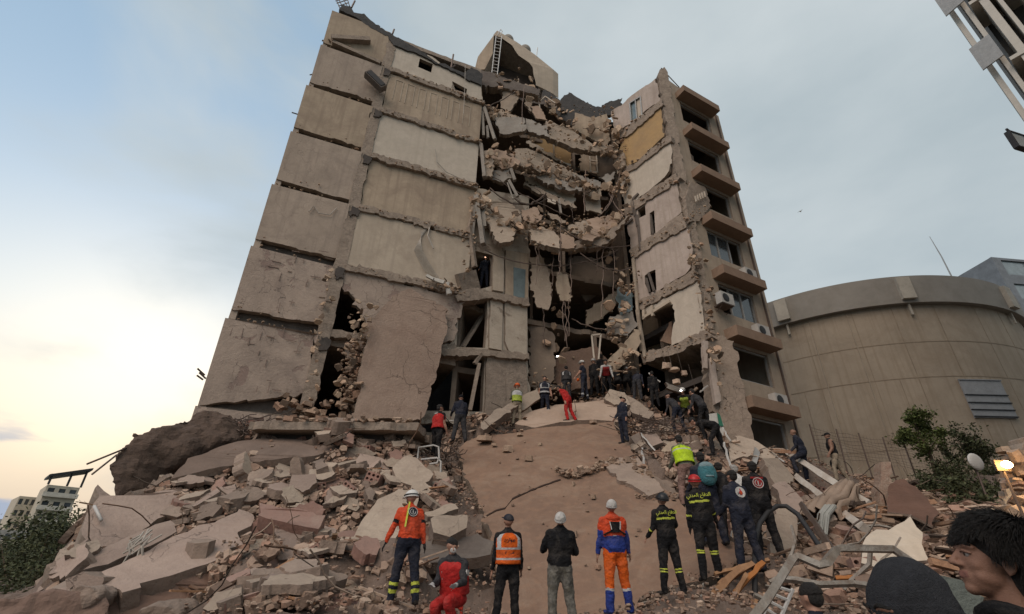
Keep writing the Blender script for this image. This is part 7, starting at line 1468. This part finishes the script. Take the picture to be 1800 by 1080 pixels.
# figure with a light in the doorway upstairs
def ex_ph(E, J, t, fr): d = MB(); d.ell(J['head']+J['hf']*.12+J['hd']*.07, (.05, .03, .05)); d.build('head_lamp', LAMPW, E, local=True)
_q = MID.hit(850, 507, -.5); person('dark silhouette with a head lamp standing in the upstairs doorway of the party wall', Vector((_q.x, _q.y, _q.z)), 180, 1.0, dict(lean=2, hp=0, arms=((50, 10, 60), (10, 10, 20))), up=NAVY, lo_=NAVY, extra=ex_ph)
_q = MID.hit(850, 510, -.2); mb = MB(); mb.prism([_q+Vector(v) for v in ((-.9, .2, 0), (.8, 1, 0), (.6, 2.4, 0), (-1.1, 1.6, 0))], Vector((0, 0, -.15))); part(mb, 'floor_slab', CONC)
# small dark heads at the bottom edge near the ladder
person('black haired person with a blue mask strap low at the bottom edge', Vector((at(1432, 1040, 5.2).x, 5.2, at(1432, 1040, 5.2).z-1.72)), 30, 1.0, dict(lean=4, hp=-6, arms=UPR), up=NAVY, lo_=BLK, vox=.012)
# ================================================================ the two people close to the camera
def close_head(E, hc, up_, fwd, rgt, skin, vox=.0042):
    fr = Matrix((rgt, fwd, up_)).transposed(); mb = MB()
    def e_(p, r, q=None): mb.ell(hc+fr @ Vector(p), r, fr @ (q or Matrix.Identity(3)), 24, 16)
    def t_(pts, rad): prim(mb, [hc+fr @ Vector(p) for p in pts], [(r, r) for r in rad], 12, rgt)
    e_((0, -.02, .035), (.078, .098, .088)); e_((0, .028, .0), (.066, .066, .085)); e_((0, .03, -.055), (.052, .058, .052)); e_((0, .062, -.088), (.026, .024, .022))
    t_([(0, .088, .025), (0, .103, .0), (0, .114, -.018)], [.008, .0098, .0115]); e_((-.013, .098, -.022), (.009, .012, .008)); e_((.013, .098, -.022), (.009, .012, .008))
    for s in (-1, 1):
        t_([(s*.012, .088, .036), (s*.032, .087, .040), (s*.052, .070, .034)], [.008, .009, .008]); e_((s*.032, .058, -.016), (.026, .024, .026)); e_((s*.038, .028, -.05), (.022, .045, .030))
        e_((s*.078, -.01, -.005), (.008, .020, .030)); t_([(s*.08, -.02, .022), (s*.087, -.026, .01), (s*.084, -.018, -.02), (s*.079, -.006, -.032)], [.006, .006, .006, .007])
        e_((s*.031, .074, .012), (.0165, .012, .0115))
    t_([(-.022, .086, -.046), (0, .094, -.043), (.022, .086, -.046)], [.0045, .0058, .0045]); t_([(-.019, .085, -.055), (0, .092, -.056), (.019, .085, -.055)], [.005, .0065, .005])
    t_([(0, -.02, -.04), (0, -.035, -.12), (0, -.05, -.2)], [.055, .058, .07])
    o = mb.build('body', skin, E, local=True); me, bm = to_mesh_remesh(o, vox, 5); me.materials.clear()
    for f in bm.faces:
        f.smooth = True; c = fr.transposed() @ (f.calc_center_median()-hc); f.material_index = 1 if (c.y > .082 and abs(c.x) < .024 and -.0625 < c.z < -.040) else 0
    bm.to_mesh(me); bm.free(); o.data = me; me.materials.append(skin); me.materials.append(mat('lips', (.20, .09, .07), bump=.1, fine=.05, spec=.4))
    for s in (-1, 1):
        d = MB(); d.ell(hc+fr @ Vector((s*.031, .0745, .012)), (.0135,)*3, fr, 16, 12); ey = d.build('eye', flat('eye_white', (.20, .17, .155), .3, bump=0), E, local=True, smooth=True)
        d = MB(); d.ell(hc+fr @ Vector((s*.031, .0845, .012)), (.0068, .005, .0068), fr, 12, 8); d.build('iris', flat('iris_dark', (.03, .018, .012), .15, bump=0), E, local=True, smooth=True)
        d = MB(); prim(d, [hc+fr @ Vector(p) for p in ((s*.014, .0885, .0175), (s*.031, .0912, .0215), (s*.050, .079, .0155))], [(.0045,)*2, (.0058,)*2, (.004,)*2], 8, rgt); d.build('eyelid', skin, E, local=True, smooth=True)
        d = MB(); prim(d, [hc+fr @ Vector(p) for p in ((s*.013, .0965, .041), (s*.032, .0965, .048), (s*.055, .078, .040))], [(.003, .005), (.003, .006), (.002, .0035)], 8, rgt); d.build('eyebrow', HAIR, E, local=True, smooth=True)
        d = MB(); prim(d, [hc+fr @ Vector(p) for p in ((s*.013, .091, .018), (s*.031, .094, .0205), (s*.052, .080, .014))], [(.0014,)*2, (.0018,)*2, (.0014,)*2], 6, rgt); d.build('lashes', HAIR, E, local=True, smooth=True)
    return fr
# curly black haired person in profile
hc = at(1744, 992, 1.86); E = empty('person', (hc.x+.05, hc.y, 0), 0, 'person close to us with thick black hair seen in profile, looking up to the left', 'person')
Eo = Vector((hc.x+.05, hc.y, 0)); hcl = hc-Eo
fwd = Vector((-.93, .28, .20)).normalized(); up_ = (Vector((0.05, 0, 1))-fwd*Vector((.05, 0, 1)).dot(fwd)).normalized(); rgt = fwd.cross(up_).normalized()
SK = mat('close_skin', (.22, .118, .08), (.185, .095, .064), 18, .6, .22, 160, fine=.12, spec=.3)
fr = close_head(E, hcl, up_, fwd, rgt, SK)
hb = MB(); rn = random.Random(6)
hb.ell(hcl+fr @ Vector((0, -.04, .06)), (.108, .118, .10), fr, 24, 16); hb.ell(hcl+fr @ Vector((0, -.085, -.01)), (.10, .08, .12), fr, 20, 14)
for i in range(7500):
    th = rn.uniform(0, 6.283); ph = math.acos(rn.uniform(-.5, 1)); d = Vector((math.sin(ph)*math.cos(th), math.sin(ph)*math.sin(th), math.cos(ph)))
    if d.y > .62 and d.z < .40: continue
    if d.y > .12 and d.z < -.02: continue
    p = Vector((0, -.03, .04))+Vector((d.x*.118, d.y*.130, d.z*.118))+Vector((0, -.012, .006)); pts = [p]; clump = noise.noise_vector(p*16)*.8
    down = Vector((d.x*.25, .35*d.y+(.5 if d.z > .5 else 0), -1)); down = (down-d*down.dot(d)).normalized(); dd = (d*.35+down*1.2+clump*.9).normalized()
    for k in range(7): dd = (dd+down*.22+clump*.25*math.sin(k*1.3+i)+Vector((rn.gauss(0, .07), rn.gauss(0, .07), rn.gauss(0, .07)))).normalized(); pts.append(pts[-1]+dd*.0095)
    hb.tube([hcl+fr @ q for q in pts], [.0017, .0018, .0017, .0016, .0014, .0011, .0008, .0004], 3)
hb.build('hair', HAIR, E, local=True)
jb = MB(); nb = hcl+fr @ Vector((0, -.05, -.19)); prim(jb, [nb+Vector((.02, .05, -.62)), nb+Vector((.02, .03, -.35)), nb+Vector((.02, .0, -.12)), nb+Vector((.01, 0, -.01))], [(.16, .24), (.16, .25), (.13, .21), (.075, .09)], 24)
for s in (-1, 1): prim(jb, [nb+Vector((.02, s*.19, -.10)), nb+Vector((.0, s*.24, -.38)), nb+Vector((-.05, s*.24, -.6))], [(.075,)*2, (.06,)*2, (.05,)*2], 14)
o = jb.build('jacket', BLK, E, local=True); me, bm = to_mesh_remesh(o, .009, 2)
for v in bm.verts: v.co += v.normal*(noise.noise(v.co*14)*.010)
for f in bm.faces: f.smooth = True
bm.to_mesh(me); bm.free(); me.materials.clear(); me.materials.append(fab('dark_jacket', (.022, .02, .026))); o.data = me
cb_ = MB(); cb_.tube([nb+Vector((.08*math.cos(a), .085*math.sin(a), .0+.015*math.sin(a*2))) for a in [6.283*i/20 for i in range(21)]], [.030]*21, 8); cb_.tube([nb+Vector((.085*math.cos(a), .09*math.sin(a), .045+.02*math.sin(a*2+1))) for a in [6.283*i/20 for i in range(21)]], [.026]*21, 8); cb_.build('collar', BLK, E, local=True, smooth=True)
lb = MB()
for s, w_, d_ in ((-1, .09, 0), (1, .09, 0)): prim(lb, [nb+Vector((.0, s*.10, -.62)), nb+Vector((0, s*.10, -1.0)), nb+Vector((0, s*.10, -nb.z+.05))], [(.10,)*2, (.075,)*2, (.06,)*2], 12)
lb.build('trousers', BLK, E, local=True, smooth=True)
# person with the dark beanie, seen from above the brow
hc = at(1602, 1096, 1.62); Eo = Vector((hc.x, hc.y, 0)); E = empty('person', Eo, 0, 'person close to us in a dark grey knitted beanie at the bottom edge', 'person'); hcl = hc-Eo
fwd = Vector((-.95, .05, -.05)).normalized(); up_ = (Vector((.12, .0, 1))-fwd*Vector((.12, 0, 1)).dot(fwd)).normalized(); rgt = fwd.cross(up_).normalized()
fr = close_head(E, hcl, up_, fwd, rgt, SK)
bb = MB(); n_, rw = 90, 44; vs = []
for j in range(rw+1):
    th = math.pi*.60*j/rw
    for i in range(n_):
        a = 6.28318*i/n_; rib = 1+.008*math.cos(a*45)*math.sin(th)+.03*math.sin(a*2+th*3)*math.sin(th)+.018*math.sin(a*5+th*6)*math.sin(th); cuff = 1.035 if j > rw*.80 else 1
        x, y, z = .093*math.sin(th)*math.cos(a)*rib*cuff, .115*math.sin(th)*math.sin(a)*rib*cuff-.026, .125*math.cos(th)*rib+.043
        z += .028*max(0, -(y+.02)/.11)*-1 if j > rw*.6 else 0
        vs.append(hcl+fr @ Vector((x, y, z)))
bb.add(vs, [(j*n_+i, (j+1)*n_+i, (j+1)*n_+(i+1) % n_, j*n_+(i+1) % n_) for j in range(rw) for i in range(n_)])
o = bb.build('beanie', mat('knit_charcoal', (.052, .054, .062), (.032, .033, .039), 60, .95, .8, 200, stain=(.08, .08, .085), stain_amt=.25, stain_scale=9, fine=.3), E, local=True, smooth=True); s_ = o.modifiers.new('s', 'SOLIDIFY'); s_.thickness = .006
jb = MB(); nb = hcl+fr @ Vector((0, -.05, -.19)); prim(jb, [nb+Vector((.02, 0, -.65)), nb+Vector((.02, 0, -.12)), nb], [(.15, .22), (.13, .21), (.08, .09)], 24); jb.build('jacket', BLK, E, local=True, smooth=True)
lb = MB()
for s in (-1, 1): prim(lb, [nb+Vector((.0, s*.10, -.6)), nb+Vector((0, s*.10, -1.0)), nb+Vector((0, s*.10, -nb.z+.05))], [(.10,)*2, (.075,)*2, (.06,)*2], 12)
lb.build('trousers', BLK, E, local=True, smooth=True)
# rubble close by on the right: grey slabs of plaster behind the two heads
for i, (lab, pts, Y, th, m_) in enumerate([
 ('jumble of dusty grey green plaster shards right below the black haired person', [(1645, 1010), (1690, 1020), (1730, 1050), (1700, 1110), (1640, 1060)], 2.9, .1, mat('grey_green_plaster', (.17, .19, .17), bump=.6)),
 ('grey plaster shards dangling at the right edge above the black haired person', [(1786, 850), (1792, 812), (1799, 770), (1830, 770), (1830, 900), (1790, 895)], 8.2, .3, ROCKY),
 ('pale grey plastic scrap at the right edge just above the black haired person', [(1733, 898), (1748, 893), (1760, 903), (1752, 912), (1738, 910)], 8.0, .05, GREYS),
 ('small pale plate shard hanging at the right edge beside the lit lamp', [(1760, 876), (1776, 858), (1780, 868), (1768, 888)], 8.0, .04, GREYS)]):
    TS('plaster_shard', lab, 'shard', pts, Y, th, m_, seed=500+i, amp=.03, step=.1)
db = MB(); rn = random.Random(71)
for i in range(420): debris(db, at(rn.uniform(1778, 1840), rn.uniform(790, 1010), 8.2+rn.uniform(-.2, .5)), (.05, .1, .05), 1, .30, rn, flatn=.6)
tag(db.build('edge_rubble', DEB), 'tall pile of grey rubble cut off by the right edge of the picture', 'rubble', kind='stuff')
